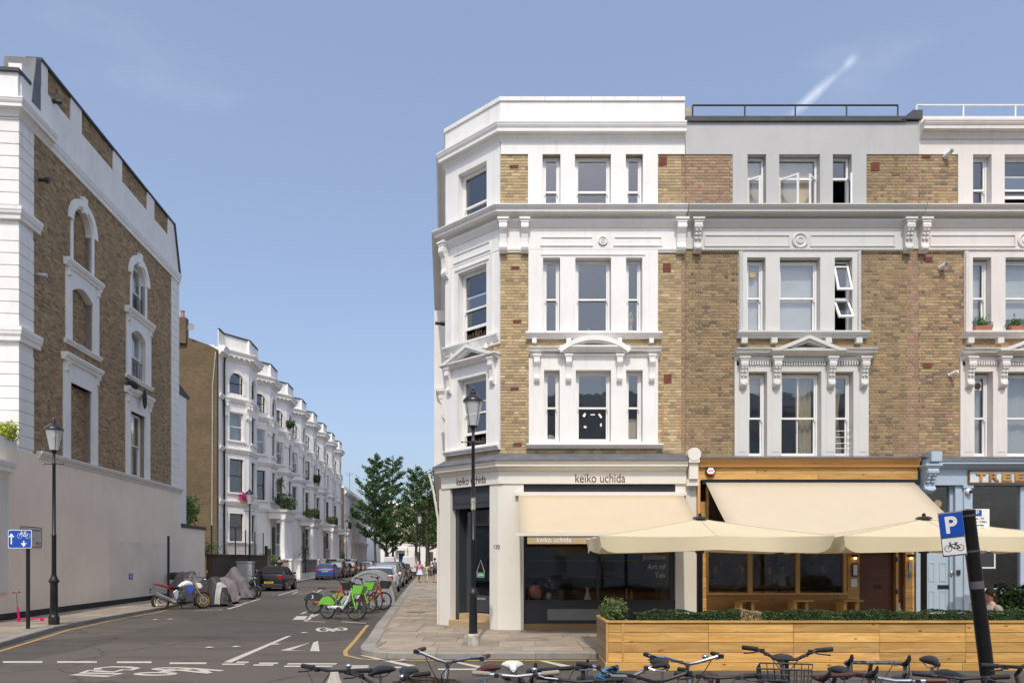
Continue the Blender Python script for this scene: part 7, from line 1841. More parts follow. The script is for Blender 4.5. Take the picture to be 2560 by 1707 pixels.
    if basket == 'wire':
        m = MB(S); zt, zb_, x0, x1 = zb-.04, zb-.28, hx+.08, hx+.38
        for k in range(7):
            z = zb_+(zt-zb_)*k/6; t_ = .86+.14*k/6
            m.tube([(x0,-.18*t_,z),(x1,-.18*t_,z),(x1,.18*t_,z),(x0,.18*t_,z)], .0035 if 0 < k < 6 else .006, 4, True)
        for k in range(30):
            u_ = k/30*4; s_ = int(u_); q = u_-s_
            e = [((x0+(x1-x0)*q),-.18),(x1,-.18+.36*q),(x1-(x1-x0)*q,.18),(x0,.18-.36*q)][s_]
            m.tube([(e[0],e[1]*.86,zb_),(e[0],e[1],zt)], .003, 4)
        for k in range(9): y = -.15+.3*k/8; m.tube([(x0,y,zb_),(x1,y,zb_)], .003, 4)
        m.build('basket', M_blackp, T)
    if basket == 'wicker':
        m = MB(S); zt, zb_, cx_ = zb-.13, zb-.36, hx+.24
        for k in range(13):
            t_ = .8+.2*k/12; z = zb_+(zt-zb_)*k/12
            m.tube([(cx_+.16*t_*math.cos(a/12*6.283)+random.uniform(-.004,.004), .22*t_*math.sin(a/12*6.283), z+.006*math.sin(a*3+k)) for a in range(12)], .009, 5, True)
        for a in range(24): q = a/24*6.283; m.tube([(cx_+.128*math.cos(q),.176*math.sin(q),zb_),(cx_+.162*math.cos(q),.222*math.sin(q),zt+.01)], .006, 4)
        m.lathe([(.0,zb_),(.13,zb_+.004)], (cx_,0,0), 12); m.build('basket', pm('dark wicker', (.055,.038,.024,1), .8, .3, 20), T)
    return T
M_brown = pm('brown leather', (.085,.03,.018,1), .5, .2, 9)
M_org = paint('orange bike paint', (.42,.09,.025,1)); M_bblue = paint('pale blue bike paint', (.20,.30,.38,1)); M_bred = paint('red bike paint', (.35,.02,.02,1)); M_bgrey = paint('grey bike paint', (.18,.19,.2,1)); M_bgreen = paint('dark green bike paint', (.02,.07,.04,1))
M_camo = pm('grey camouflage bar tape', (.12,.12,.12,1), .8, .85, 28)
M_gripg = pm('worn grey grips', (.30,.27,.21,1), .7)
FG = [
 # bar pixel u,v, bar height, heading deg, args
 (832,1674,1.06,-112,dict(label='parked bicycle with black flat bars, cream bag and black saddle',bar='flat',frame=M_bgrey,zs=.97,bell=True)),
 (1112,1648,1.10,-118,dict(label='parked vintage bicycle with wicker basket and brown saddle',bar='north',barm=M_chrome,grip=M_brown,saddle=M_brown,basket='wicker',frame=M_bgreen,guard=True,zs=.95,steer=.25)),
 (1290,1686,1.06,-88,dict(label='parked bicycle with white saddle and grey and blue grips',bar='flat',barm=M_chrome,grip=M_gripg,saddle=pm('white saddle vinyl',(.72,.72,.70,1),.5),frame=M_bred,zs=1.03,saddlew=.085,bell=True)),
 (1378,1672,1.06,-66,dict(label='parked racing bicycle with black taped drop bars next to white saddle',bar='drop',grip=M_rubber,frame=M_blackp,zs=.9)),
 (1556,1682,1.07,-94,dict(label='parked bicycle with chrome swept bars and blue plastic bag',bar='riser',barm=M_chrome,frame=M_bgrey,zs=.84,guard=True)),
 (1722,1653,1.10,-84,dict(label='parked orange bicycle with chrome cruiser bars and bell',bar='north',barm=M_chrome,frame=M_org,zs=1.0,bell=True,rack=True)),
 (1795,1690,1.03,-100,dict(label='parked bicycle with brown saddle and black flat bars beside orange frame',bar='flat',frame=M_bgrey,saddle=M_brown,zs=.93,rack=True,guard=M_blackp)),
 (1968,1640,1.15,-108,dict(label='parked pale blue bicycle with black riser bars and wire basket',bar='riser',frame=M_bblue,zs=1.05,basket='wire',saddlew=.085,guard=True,steer=-.1)),
 (2178,1655,1.06,-95,dict(label='parked bicycle with camouflage taped drop bars and blue lamp',bar='drop',grip=M_camo,barm=M_blackp,frame=M_bgrey,zs=.9)),
 (2240,1697,1.02,-122,dict(label='parked bicycle with brown grips and black and white saddle',bar='flat',grip=M_brown,barm=M_chrome,frame=M_bgreen,zs=.92)),
 (2405,1692,1.04,-104,dict(label='parked bicycle with tall narrow black saddle behind the leaning post',bar='flat',frame=M_blackp,zs=1.07,saddlew=.06)),
 (1640,1697,1.02,-80,dict(label='parked bicycle with black swept bars between chrome-barred and orange ones',bar='north',frame=M_blackp,zs=.9,guard=M_blackp)),
 (2088,1688,1.04,-70,dict(label='parked bicycle with chrome drop bars beside the wire basket',bar='drop',grip=M_brown,frame=M_bblue,zs=.92)),
 (1448,1700,1.02,-100,dict(label='parked black bicycle half hidden beside the blue bag',bar='flat',frame=M_blackp,zs=.92,rack=True)),
 (960,1703,1.0,-96,dict(label='parked dark bicycle low between wicker basket and cream bag',bar='riser',frame=M_bgreen,zs=.97,bell=True)),
 (2552,1664,1.09,-78,dict(label='parked bicycle with black flat bars to the right of leaning post',bar='flat',frame=M_bblue,zs=.93)),
]
fgb = []
for (u, v, zb, hd, kw) in FG:
    kw = dict(kw); Y = (HC-zb)*F/(v-V0); P = px(u, v, Y); h = R(hd)
    off = Vector((.43+0.02, 0)); dx = Vector((math.cos(h), math.sin(h)))*.44
    fgb.append(bike('parked_bicycle', kw.pop('label'), 'bicycles parked along the near kerb', (P.x-dx.x,P.y-dx.y,0), h, zb=zb, **kw))
# things on the bikes
cb_ = thing('cream_bag', 'cream mesh bag hung on the bars of the first parked bicycle', 'bag', (fgb[0].location.x+.0,fgb[0].location.y,0)); P = px(836,1690,5.0); cb_.location = (P.x,P.y,P.z-.22)
MB().loft([(-.0,0,0,.06,.03),(.08,0,0,.085,.035),(.16,0,0,.06,.03),(.22,0,0,.035,.02),(.25,0,0,.03,.015)], 12, 'z').build('body', pm('cream mesh fabric', (.55,.5,.44,1), .8, .15, 60, .3, 80), cb_, smooth=True)
bb_ = thing('blue_bag', 'crumpled blue plastic bag tucked round the chrome handlebars', 'bag', (0,0,0)); P = px(1515,1685,5.15); bb_.location = tuple(P)
m = MB(); rr = random.Random(4); vs, fs = [], []
for i in range(9):
    for j in range(9):
        vs.append(((i-4)*.022+rr.uniform(-.012,.012), rr.uniform(-.04,.04), (j-4)*.014*(1-abs(i-4)*.15)+rr.uniform(-.01,.01)+(i-4)*.012))
for i in range(8):
    for j in range(8): fs.append((i*9+j,(i+1)*9+j,(i+1)*9+j+1,i*9+j+1))
m.add(vs, fs); o = m.build('sheet', pm('blue polythene', (.05,.16,.30,1), .35), bb_)
# ------------------------------------------------------------------ hire bikes
M_lime = pm('lime green plastic', (.17,.47,.055,1), .4, .08, 4); M_limew = pm('white hire bike paint', (.72,.73,.72,1), .35); M_hred = pm('orange red hire bike paint', (.72,.085,.03,1), .35); M_hblk = pm('dark grey hire bike plastic', (.03,.032,.035,1), .5)
def hire_bike(kind, label, loc, heading, steer=0.0, lean=-.06):
    white = kind == 'lime'
    T = thing('hire_bicycle', label, 'bicycle', loc, heading, 'dockless hire bicycles in the cycle bay'); T.rotation_euler = (lean,0,heading)
    rw = .335; xr, xf = -.56, .62; body = M_limew if white else M_hred; acc = M_lime if white else M_hred
    hd = Vector((xf-.2,0,.86)); ax = Vector((-.3,0,.95)).normalized(); S = Matrix.Translation(hd) @ Matrix.Rotation(steer,4,ax) @ Matrix.Translation(-hd)
    for x, M in ((xr,None),(xf,S)):
        w = MB(M).torus((x,0,rw), rw-.022, .024, 36, 8).build('wheel', M_tyre, T, smooth=True)
        MB(M).torus((x,0,rw), rw-.055, .014, 36, 6).build('rim', M_hblk, w, smooth=True); s = MB(M); s.lathe([(.05,-.05),(.05,.05)], (x,0,rw), 12, 'y')
        for k in range(10): a = 6.2832*k/10; s.tube([(x,0,rw),(x+(rw-.06)*math.cos(a),0,rw+(rw-.06)*math.sin(a))], .006, 4)
        s.build('spokes', M_hblk, w)
    f = MB(); f.loft([(-.56,0,.36,.03,.05),(-.4,0,.40,.035,.06),(-.1,0,.36,.04,.06),(.1,0,.40,.042,.075),(.26,0,.62,.042,.09),(.36,0,.84,.04,.06),(.38,0,.9,.035,.03)], 10); f.build('frame', body, T, smooth=True)
    # rear wheel fairing
    arc = [(xr+(rw+.05)*math.cos(R(a)), rw+(rw+.05)*math.sin(R(a))) for a in range(22,168,9)]
    fo = arc+[(xr-.2,rw+.12),(xr+.15,rw+.1)]
    for q in (-1,1): MB().poly(fo, q*.045, q*.05).build('wheel_fairing', acc if white else M_hblk, T)
    g = MB()
    for a, b in zip(arc[:-1], arc[1:]): g.bar((a[0],0,a[1]), (b[0],0,b[1]), .1, .012, (0,0,1))
    g.build('mudguard', M_hblk, T)
    textobj('Lime' if white else '3', T, M_frame if not white else M_lime, .1 if white else -.62, .42 if white else .5, -.052, .1 if white else .13, None, None if not white else Matrix.Rotation(0,4,'Z'), 'CENTER', .002, 'lettering')
    fk = MB(S)
    for q in (-1,1): fk.tube([hd-ax*.06, hd-ax*.12+Vector((0,q*.06,0)), Vector((xf,q*.065,rw))], .02, 8)
    fk.tube([hd-ax*.12, hd+ax*.12], .034, 10); fk.build('fork', acc if white else M_hred, T, smooth=True)
    st = MB(S); st.tube([hd+ax*.1, hd+ax*.3], .02, 8); st.tube([(hd+ax*.3)+Vector((-.14,-.3,.04)), (hd+ax*.3)+Vector((-.05,-.2,.03)), hd+ax*.3, (hd+ax*.3)+Vector((-.05,.2,.03)), (hd+ax*.3)+Vector((-.14,.3,.04))], .013, 8); st.build('handlebar', M_hblk, T, smooth=True)
    for q in (-1,1): MB(S).tube([(hd+ax*.3)+Vector((-.16,q*.31,.042)), (hd+ax*.3)+Vector((-.09,q*.24,.035))], .02, 8).build('grip', M_rubber, T)
    MB(S).cbox(tuple(hd+ax*.33+Vector((.0,0,.02))), (.07,.1,.05)).build('display', M_hblk, T, bev=.01)
    bz = .92; bk = MB(S); bm = M_lime if white else M_hblk
    bk.add([(xf-.1,-.13,bz-.12),(xf+.13,-.13,bz-.12),(xf+.13,.13,bz-.12),(xf-.1,.13,bz-.12),(xf-.13,-.18,bz+.14),(xf+.22,-.18,bz+.14),(xf+.22,.18,bz+.14),(xf-.13,.18,bz+.14)], [(0,3,2,1),(0,1,5,4),(1,2,6,5),(2,3,7,6),(3,0,4,7)])
    b_ = bk.build('basket', bm, T, fixn=False); sm = b_.modifiers.new('wall','SOLIDIFY'); sm.thickness = .012
    MB().tube([(-.2,0,.36),(-.26,0,.82)], .02, 8).build('seat_post', M_steel, T)
    MB().loft([(-.44,0,.86,.05,.012),(-.42,0,.865,.09,.03),(-.34,0,.872,.095,.036),(-.25,0,.87,.055,.033),(-.15,0,.86,.026,.024),(-.12,0,.855,.012,.012)], 12).build('saddle', M_hblk, T, smooth=True)
    c = MB(); c.lathe([(.1,-.01),(.1,.01)], (-.05,-.07,.3), 20, 'y'); c.tube([(-.05,-.09,.3),(.05,-.1,.17)], .012, 6).tube([(-.05,.08,.3),(-.15,.1,.43)], .012, 6); c.build('crank', M_hblk, T)
    MB().box(0,.1,-.2,-.1,.16,.18).build('pedal', M_hblk, T); MB().tube([(-.1,-.06,.3),(-.05,-.22,.01)], .012, 6).build('kickstand', M_hblk, T)
    if white: MB().bar((.02,0,.52), (.22,0,.72), .09, .12).build('battery', pm('silver battery', (.35,.36,.37,1), .4), T)
    else:
        MB(S).ball((xf-.02,-.0,1.0), (.03,.03,.03), 8, 6).build('headlight', M_frame, T)
    return T
def hb(kind, label, uf, vf, ur, vr, steer=0.0):
    a, b = gp(uf, vf), gp(ur, vr); d = (a-b); c = (a+b)/2; return hire_bike(kind, label, (c.x,c.y,0), math.atan2(d.y,d.x), steer)
hb('lime', 'lime green and white hire bicycle standing foremost in the cycle bay', 897, 1551, 808, 1546, .35)
hb('lime', 'lime green and white hire bicycle behind the foremost one', 926, 1533, 838, 1530, .3)
hb('red', 'orange red hire bicycle with number three on its rear fairing', 872, 1533, 777, 1532, -.2)
hb('red', 'orange red hire bicycle right against the cycle hangar', 962, 1524, 886, 1521, .3)
bike('dark_bicycle', 'dark bicycle squeezed between lime and orange hire bikes', None, (gp(905,1524).x,gp(905,1524).y,0), R(-28), frame=M_blackp, bar='flat', basket='wire')

# ------------------------------------------------------------------ cars
M_red = pm('red tail lamp', (.45,.008,.01,1), .25); M_plate = pm('yellow number plate', (.75,.52,.02,1), .4); M_bump = pm('grey bumper plastic', (.03,.031,.033,1), .6)
def carpaint(name, c): return pm(name, c, .32, .03, 2, coat=.8, metal=.25 if max(c[:3]) < .6 else 0)
CARS = {  # length, width, stations: (x from rear 0..1, belt z, roof z or None), roof half-width factor
 'hatch': dict(L=4.1, W=1.78, H=1.47, st=[(0,.78,None),(.02,.98,None),(.05,1.0,1.02),(.13,.99,1.36),(.25,.97,1.45),(.45,.95,1.47),(.58,.94,1.40),(.72,.93,.96),(.86,.86,None),(.96,.74,None),(1.0,.6,None)], g=(2,7)),
 'suv': dict(L=4.4, W=1.85, H=1.66, st=[(0,.85,None),(.02,1.06,None),(.05,1.09,1.11),(.11,1.08,1.52),(.22,1.06,1.64),(.45,1.04,1.66),(.58,1.03,1.58),(.72,1.02,1.07),(.86,.98,None),(.96,.86,None),(1.0,.68,None)], g=(2,7)),
 'conv': dict(L=3.85, W=1.73, H=1.41, st=[(0,.7,None),(.02,.93,None),(.07,.97,None),(.16,.98,1.0),(.25,.97,1.33),(.34,.95,1.40),(.5,.94,1.41),(.6,.93,1.36),(.71,.92,.95),(.86,.86,None),(.96,.76,None),(1.0,.6,None)], g=(3,8)),
 'van': dict(L=5.2, W=1.95, H=2.2, st=[(0,1.1,None),(.005,1.15,2.1),(.03,1.15,2.2),(.3,1.15,2.22),(.6,1.15,2.2),(.7,1.12,2.05),(.84,1.08,1.14),(.93,1.0,None),(1.0,.7,None)], g=(4,6)),
}
_cars = {}
def make_car(kind, pm_, roofm=None):
    D = CARS[kind]; Ln, hw = D['L'], D['W']/2; body = MB(); glass = MB(); ring = []
    T = thing('parked_car', 'x', 'car')
    zb = .22
    for i, (t, belt, roof) in enumerate(D['st']):
        x = Ln*t; e = min(t, 1-t); k = 1-.16*max(0,(.1-e)/.1)**1.6
        w = hw*k; rt = roof if roof else belt+.025
        rwid = w*(.76 if roof and roof-belt > .2 else .9)
        pts = [(w*.9,zb),(w*.985,zb+.14),(w,belt*.62),(w*.985,belt-.04),(w*.955,belt),(rwid,rt-.035),(rwid*.88,rt),(0,rt+.02)]
        full = [(x,y,z) for y, z in pts]+[(x,-y,z) for y, z in reversed(pts[:-1])]
        ring.append(full)
    n = len(ring[0]); g0, g1 = D['g']; vs = [p for r in ring for p in r]
    bf, gf = [], []
    for i in range(len(ring)-1):
        r0, r1 = D['st'][i][2], D['st'][i+1][2]
        for k in range(n-1):
            q = (i*n+k, i*n+k+1, (i+1)*n+k+1, (i+1)*n+k)
            side = k in (4, n-6); top = k in (5,6,n-7+0,n-8)
            up0, up1 = (r0 or 0)-D['st'][i][1] > .15, (r1 or 0)-D['st'][i+1][1] > .15
            slope = up0 != up1
            if kind == 'van':
                isg = (side and i >= g0 and (up0 or up1)) or (slope and top and i >= g0)
            else: isg = (side and (up0 or up1)) or (slope and top)
            (gf if isg else bf).append(q)
        bf.append((i*n, (i+1)*n, (i+1)*n+n-1, i*n+n-1))
    bf.append(tuple(range(n))); bf.append(tuple((len(ring)-1)*n+k for k in range(n-1,-1,-1)))
    body.add(vs, bf); bo = body.build('body', pm_, T, smooth=True)
    glass.add(vs, gf); glass.build('windows', M_glassc, T, smooth=False)
    if roofm:
        s = D['st']; m = MB(); vs = []; fs = []
        for i in range(g0+0, g1+0):
            x = Ln*s[i][0]; rt = (s[i][2] or s[i][1])+.012; w = hw*.8
            vs += [(x,w,rt-.05-(.3 if False else 0)),(x,w*.86,rt+.005),(x,0,rt+.03),(x,-w*.86,rt+.005),(x,-w,rt-.05)]
        for i in range(g1-g0-1):
            for k in range(4): fs.append((i*5+k,i*5+k+1,(i+1)*5+k+1,(i+1)*5+k))
        m.add(vs, fs); m.build('soft_top', roofm, T, smooth=True)
    # pillars
    s = D['st']; pl_ = MB()
    if kind != 'van':
        for q in (-1,1):
            for (t, up) in ((.30,1),(.47,1)):
                x = Ln*t; pl_.bar((x,q*hw*.957,s[4][1]-.02), (x-.06,q*hw*.765,s[4][2]-.03), .06, .02, (1,0,0))
        pl_.build('pillars', pm_, T)
    rw = .31 if kind != 'suv' else .35
    for t in (.18,.80):
        for q in (-1,1):
            c = (Ln*t, q*(hw-.1), rw)
            MB().lathe([(rw+.055,-.115),(rw+.055,.114)], (c[0],c[1],rw+.01), 24, 'y').build('wheel_arch', M_bump, T)
            w = MB().lathe([(rw*.66,-.1),(rw*.97,-.1),(rw,-.06),(rw,.075),(rw*.96,.118),(rw*.66,.118)], c, 24, 'y', loop=True).build('wheel', M_rubber, T, smooth=True)
            r_ = MB(); r_.lathe([(rw*.66,.0),(rw*.66,q*.116)], c, 20, 'y')
            for k in range(5): a = 6.2832*k/5; r_.bar((c[0],c[1]+q*.105,c[2]), (c[0]+rw*.62*math.cos(a),c[1]+q*.11,c[2]+rw*.62*math.sin(a)), .06, .03, (0,1,0))
            r_.build('rim', M_steel, w)
    belt = s[2][1]
    for q in (-1,1):
        MB().box(-.012,.1,q*hw*.62,q*hw*.9,belt-.26,belt-.04).build('tail_lamp', M_red, T, bev=.015); MB().box(Ln-.2,Ln-.05,q*hw*.5,q*hw*.8,.6,.74).build('headlight', M_frame, T, bev=.02)
        MB().cbox((Ln*.66,q*(hw+.06),belt+.05), (.12,.16,.13)).build('wing_mirror', pm_, T, bev=.02)
        MB().box(Ln*.36,Ln*.36+.16,q*(hw*.985)-.012,q*(hw*.985)+.012,belt-.12,belt-.09).build('door_handle', M_bump, T)
    MB().box(-.05,.25,-hw*.86,hw*.86,.2,.44).build('rear_bumper', M_bump, T, bev=.03)
    p_ = MB().box(-.062,-.0505,-.26,.26,.46,.57) if kind == 'conv' else MB().box(-.02,.01,-.26,.26,.72,.83)
    p_.build('number_plate', M_plate, T)
    MB().box(Ln-.25,Ln+.03,-hw*.8,hw*.8,.2,.42).build('front_bumper', M_bump, T, bev=.03)
    return T
def car_at(src, label, Xc, Yr, heading=TH, name=None):
    """rear centre at (Xc,Yr)"""
    src['label'] = label; src.location = (Xc,Yr,0); src.rotation_euler = (0,0,heading); tag(src, group='cars parked along the side street'); return src
P_navy = carpaint('navy black metallic', (.012,.014,.022,1)); P_blue = carpaint('bright blue metallic', (.018,.085,.33,1)); P_white = carpaint('white car paint', (.72,.72,.70,1)); P_grey = carpaint('slate grey metallic', (.10,.105,.115,1)); P_blk = carpaint('black car paint', (.010,.010,.011,1)); P_sil = carpaint('silver blue metallic', (.20,.25,.31,1)); P_silv = carpaint('silver metallic', (.45,.46,.47,1)); P_dkr = carpaint('dark red metallic', (.08,.012,.014,1))
c1 = car_at(make_car('conv', P_navy, pm('black fabric roof', (.012,.012,.013,1), .9)), 'dark convertible with closed black fabric roof and yellow number plate', -14.15, 41.4)
textobj('LR24 DSV', c1, M_blackp, 0, .49, -.0, .07, .42, Matrix(((0,1,0,-.064),(-1,0,0,0),(0,0,1,0),(0,0,0,1))), name='plate_lettering')
c2 = car_at(make_car('hatch', P_blue), 'bright blue hatchback parked ahead of the dark convertible', -16.75, 63.6)
textobj('RX70 FGU', c2, M_blackp, 0, .745, 0, .06, .42, Matrix(((0,1,0,-.022),(-1,0,0,0),(0,0,1,0),(0,0,0,1))), name='plate_lettering')
hblk = make_car('hatch', P_blk); sblk = make_car('suv', P_blk); sgry = make_car('suv', P_grey); hsil = make_car('hatch', P_sil); hgry = make_car('hatch', P_grey); hsilv = make_car('hatch', P_silv)
rowL = [(sblk,'black SUV directly ahead of the blue hatchback'),(hblk,'black hatchback third in the row from blue hatchback'),(make_car('suv',P_dkr),'dark red SUV among the black cars'),(copy_tree(hblk),'black hatchback just before the silver blue car'),(hsil,'silver blue hatchback among black cars on the terrace side'),(hsilv,'pale silver hatchback far along the terrace side'),(copy_tree(sblk),'black SUV farthest along the terrace side')]
y = 69.3
for c_, l_ in rowL: car_at(c_, l_, -16.75-.107*(y-63.6), y); y += 5.6
cw_ = make_car('hatch', P_white); car_at(cw_, 'white hatchback parked beyond the cycle hangar', -7.25, 38.5, TH-R(1))
car_at(sgry, 'slate grey SUV parked ahead of the white hatchback', -8.05, 45.2, TH-R(1))
car_at(copy_tree(sblk), 'black SUV ahead of the slate grey SUV', -8.75, 51.6, TH-R(1)); car_at(hgry, 'grey hatchback far along the pavement with pedestrians', -9.5, 58.5); car_at(copy_tree(hblk), 'black hatchback farthest along the pedestrian pavement', -10.2, 65)
v1 = make_car('van', P_white); car_at(v1, 'white van with orange beacon driving in the road', -18.3, 106, TH); v1['category'] = 'van'; v1.name = 'white_van'
MB().lathe([(.12,2.25),(.1,2.38),(0,2.42)], (1.2,0,0), 10).build('beacon', pm('orange beacon', (.7,.2,.01,1), .3), v1)
v2 = make_car('van', P_white)
car_at(v2, 'white van parked on the right near the pedestrians', -11.9, 82, TH); v2['category'] = 'van'; v2.name = 'white_van'
# ------------------------------------------------------------------ motorcycles
M_gold = pm('gold alloy', (.55,.36,.09,1), .35, .08, 5, metal=.7); M_mred = paint('red motorcycle paint', (.38,.01,.015,1)); M_mblue = paint('blue motorcycle paint', (.012,.06,.36,1)); M_mwhite = paint('white motorcycle paint', (.72,.72,.72,1)); M_eng = pm('dark engine casting', (.06,.06,.065,1), .45, .2, 12, .2, 40, metal=.5); M_silv = pm('silver alloy', (.5,.5,.5,1), .35, .1, 9, metal=.8)
def mwheel(T, x, rw, wd, rimm, S=None):
    w = MB(S).lathe([(rw*.74,-wd*.4),(rw*.93,-wd*.5),(rw,-wd*.28),(rw*1.01,0),(rw,wd*.28),(rw*.93,wd*.5),(rw*.74,wd*.4)], (x,0,rw), 30, 'y', loop=True).build('wheel', M_rubber, T, smooth=True)
    MB(S).lathe([(rw*.68,-wd*.42),(rw*.75,-wd*.42),(rw*.75,wd*.42),(rw*.68,wd*.42)], (x,0,rw), 30, 'y', loop=True).build('rim', rimm, w)
    s = MB(S); s.lathe([(.06,-.06),(.06,.06)], (x,0,rw), 12, 'y')
    for k in range(5):
        a = 6.2832*k/5; s.tube([(x+.05*math.cos(a),0,rw+.05*math.sin(a)),(x+rw*.4*math.cos(a+.18),0,rw+rw*.4*math.sin(a+.18)),(x+rw*.7*math.cos(a+.12),0,rw+rw*.7*math.sin(a+.12))], [.018,.013,.014], 6)
    s.build('spokes', rimm, w, smooth=True)
    MB(S).lathe([(rw*.3,-.075),(rw*.5,-.075),(rw*.5,-.07),(rw*.3,-.07)], (x,0,rw), 24, 'y', loop=True).build('brake_disc', M_silv, w)
def moto(loc, heading):
    T = thing('motorcycle', 'white, red and blue motorcycle with gold wheels beside the pink wall', 'motorcycle', loc, heading); T.rotation_euler = (R(-9),0,heading)
    xr, xf, rw = -.72, .74, .31
    hd = Vector((.42,0,.88)); ax = Vector((-.42,0,.9)).normalized(); S = Matrix.Translation(hd) @ Matrix.Rotation(.22,4,ax) @ Matrix.Translation(-hd)
    mwheel(T, xr, rw, .19, M_gold); mwheel(T, xf, rw, .13, M_gold, S)
    fk = MB(S)
    for q in (-1,1): fk.tube([hd+Vector((-.03,q*.1,.12)), hd+Vector((.12,q*.1,-.22))], .028, 10)
    fk.build('fork_tube', M_gold, T, smooth=True)
    fk = MB(S)
    for q in (-1,1): fk.tube([hd+Vector((.12,q*.1,-.22)), Vector((xf,q*.1,rw))], .024, 10)
    fk.build('fork_leg', M_silv, T, smooth=True)
    arc = [(xf+(rw+.03)*math.cos(R(a)),0,rw+(rw+.03)*math.sin(R(a))) for a in range(35,150,10)]; g = MB(S)
    for a, b in zip(arc[:-1], arc[1:]): g.bar(a, b, .14, .012)
    g.build('front_mudguard', M_mred, T)
    MB().loft([(-.12,0,.84,.09,.05),(.0,0,.9,.15,.11),(.14,0,.95,.18,.13),(.28,0,.95,.17,.12),(.38,0,.92,.12,.08)], 14).build('tank', M_mwhite, T, smooth=True)
    MB().loft([(-.5,0,.87,.09,.04),(-.36,0,.84,.13,.05),(-.2,0,.80,.14,.06),(-.08,0,.82,.1,.06)], 12).build('seat', M_rubber, T, smooth=True)
    MB().loft([(-.98,0,.98,.03,.015),(-.85,0,.95,.09,.035),(-.65,0,.90,.12,.05),(-.45,0,.83,.12,.05),(-.35,0,.79,.1,.04)], 12).build('tail', M_mred, T, smooth=True)
    MB().box(-1.06,-1.04,-.1,.1,.62,.8).build('number_plate', M_blackp, T); MB().bar((-.9,0,.9), (-1.05,0,.74), .05, .02).build('plate_hanger', M_blackp, T)
    for q in (-1,1):
        MB().poly([(.18,.9),(.40,.86),(.48,.74),(.36,.66),(.30,.52),(.22,.60),(.16,.72)], q*.13, q*.17).build('side_fairing', M_mblue, T, bev=.01)
        MB().poly([(-.32,.62),(-.2,.72),(-.12,.66),(-.14,.46),(-.2,.34),(-.26,.4)], q*.17, q*.2).build('frame_plate', M_silv, T, bev=.01)
    e = MB(); e.cbox((.12,0,.46), (.56,.36,.44), (.9,.85)); e.cbox((.2,0,.74), (.36,.3,.22), (.85,.85)); e.build('engine', M_eng, T, bev=.03)
    e = MB()
    for q in (-1,1): e.lathe([(.11,0),(.11,q*.06),(.08,q*.08)], (-.02,q*.17,.42), 14, 'y')
    e.build('engine_cover', M_eng, T)
    ex = MB()
    for k in range(4): y_ = -.12+.08*k; ex.tube([(.34,y_,.6),(.42,y_,.5),(.36,y_,.28),(.1,y_*.6,.2)], .022, 7)
    ex.tube([(.1,0,.2),(-.3,-.1,.22),(-.45,-.15,.3)], .035, 8); ex.build('exhaust_pipes', pm('bronzed exhaust', (.25,.14,.06,1), .4, metal=.7), T, smooth=True)
    MB().tube([(-.42,-.2,.34),(-.92,-.23,.60)], [.07,.075], 14).build('silencer', M_steel, T, smooth=True)
    MB().bar((-.15,-.02,.36), (xr,-.06,rw), .06, .1).build('swing_arm', M_silv, T); MB().tube([(-.2,.0,.6),(-.42,0,.8)], .035, 8).build('shock', M_mred, T)
    hb_ = MB(S); tp = hd+Vector((-.06,0,.18)); hb_.tube([tp+Vector((-.14,-.36,.06)),tp+Vector((-.04,-.2,.05)),tp,tp+Vector((-.04,.2,.05)),tp+Vector((-.14,.36,.06))], .014, 8); hb_.build('handlebar', M_blackp, T)
    for q in (-1,1):
        MB(S).tube([tp+Vector((-.16,q*.38,.065)),tp+Vector((-.09,q*.27,.055))], .02, 8).build('grip', M_rubber, T)
        MB(S).tube([tp+Vector((-.05,q*.22,.05)),tp+Vector((.0,q*.3,.2))], .007, 5).build('mirror_stalk', M_blackp, T); MB(S).ball(tuple(tp+Vector((.0,q*.33,.23))), (.02,.07,.04), 8, 6).build('mirror', M_blackp, T, smooth=True)
    MB(S).loft([(.56,0,.86,.05,.08),(.62,0,.86,.1,.13),(.70,0,.84,.09,.11),(.74,0,.83,.04,.05)], 12).build('headlight', M_silv, T, smooth=True)
    MB(S).poly([(.5,.98),(.66,.98),(.74,.84),(.66,.74),(.56,.76)], -.1, .1).build('headlight_cowl', M_mwhite, T, bev=.03)
    MB().tube([(0,.1,.25),(.05,.32,.01)], .014, 6).build('side_stand', M_blackp, T)
    return T
a, b = gp(508,1520), gp(400,1524)
moto(((a.x+b.x)/2,(a.y+b.y)/2,0), math.atan2(a.y-b.y,a.x-b.x)+.0)
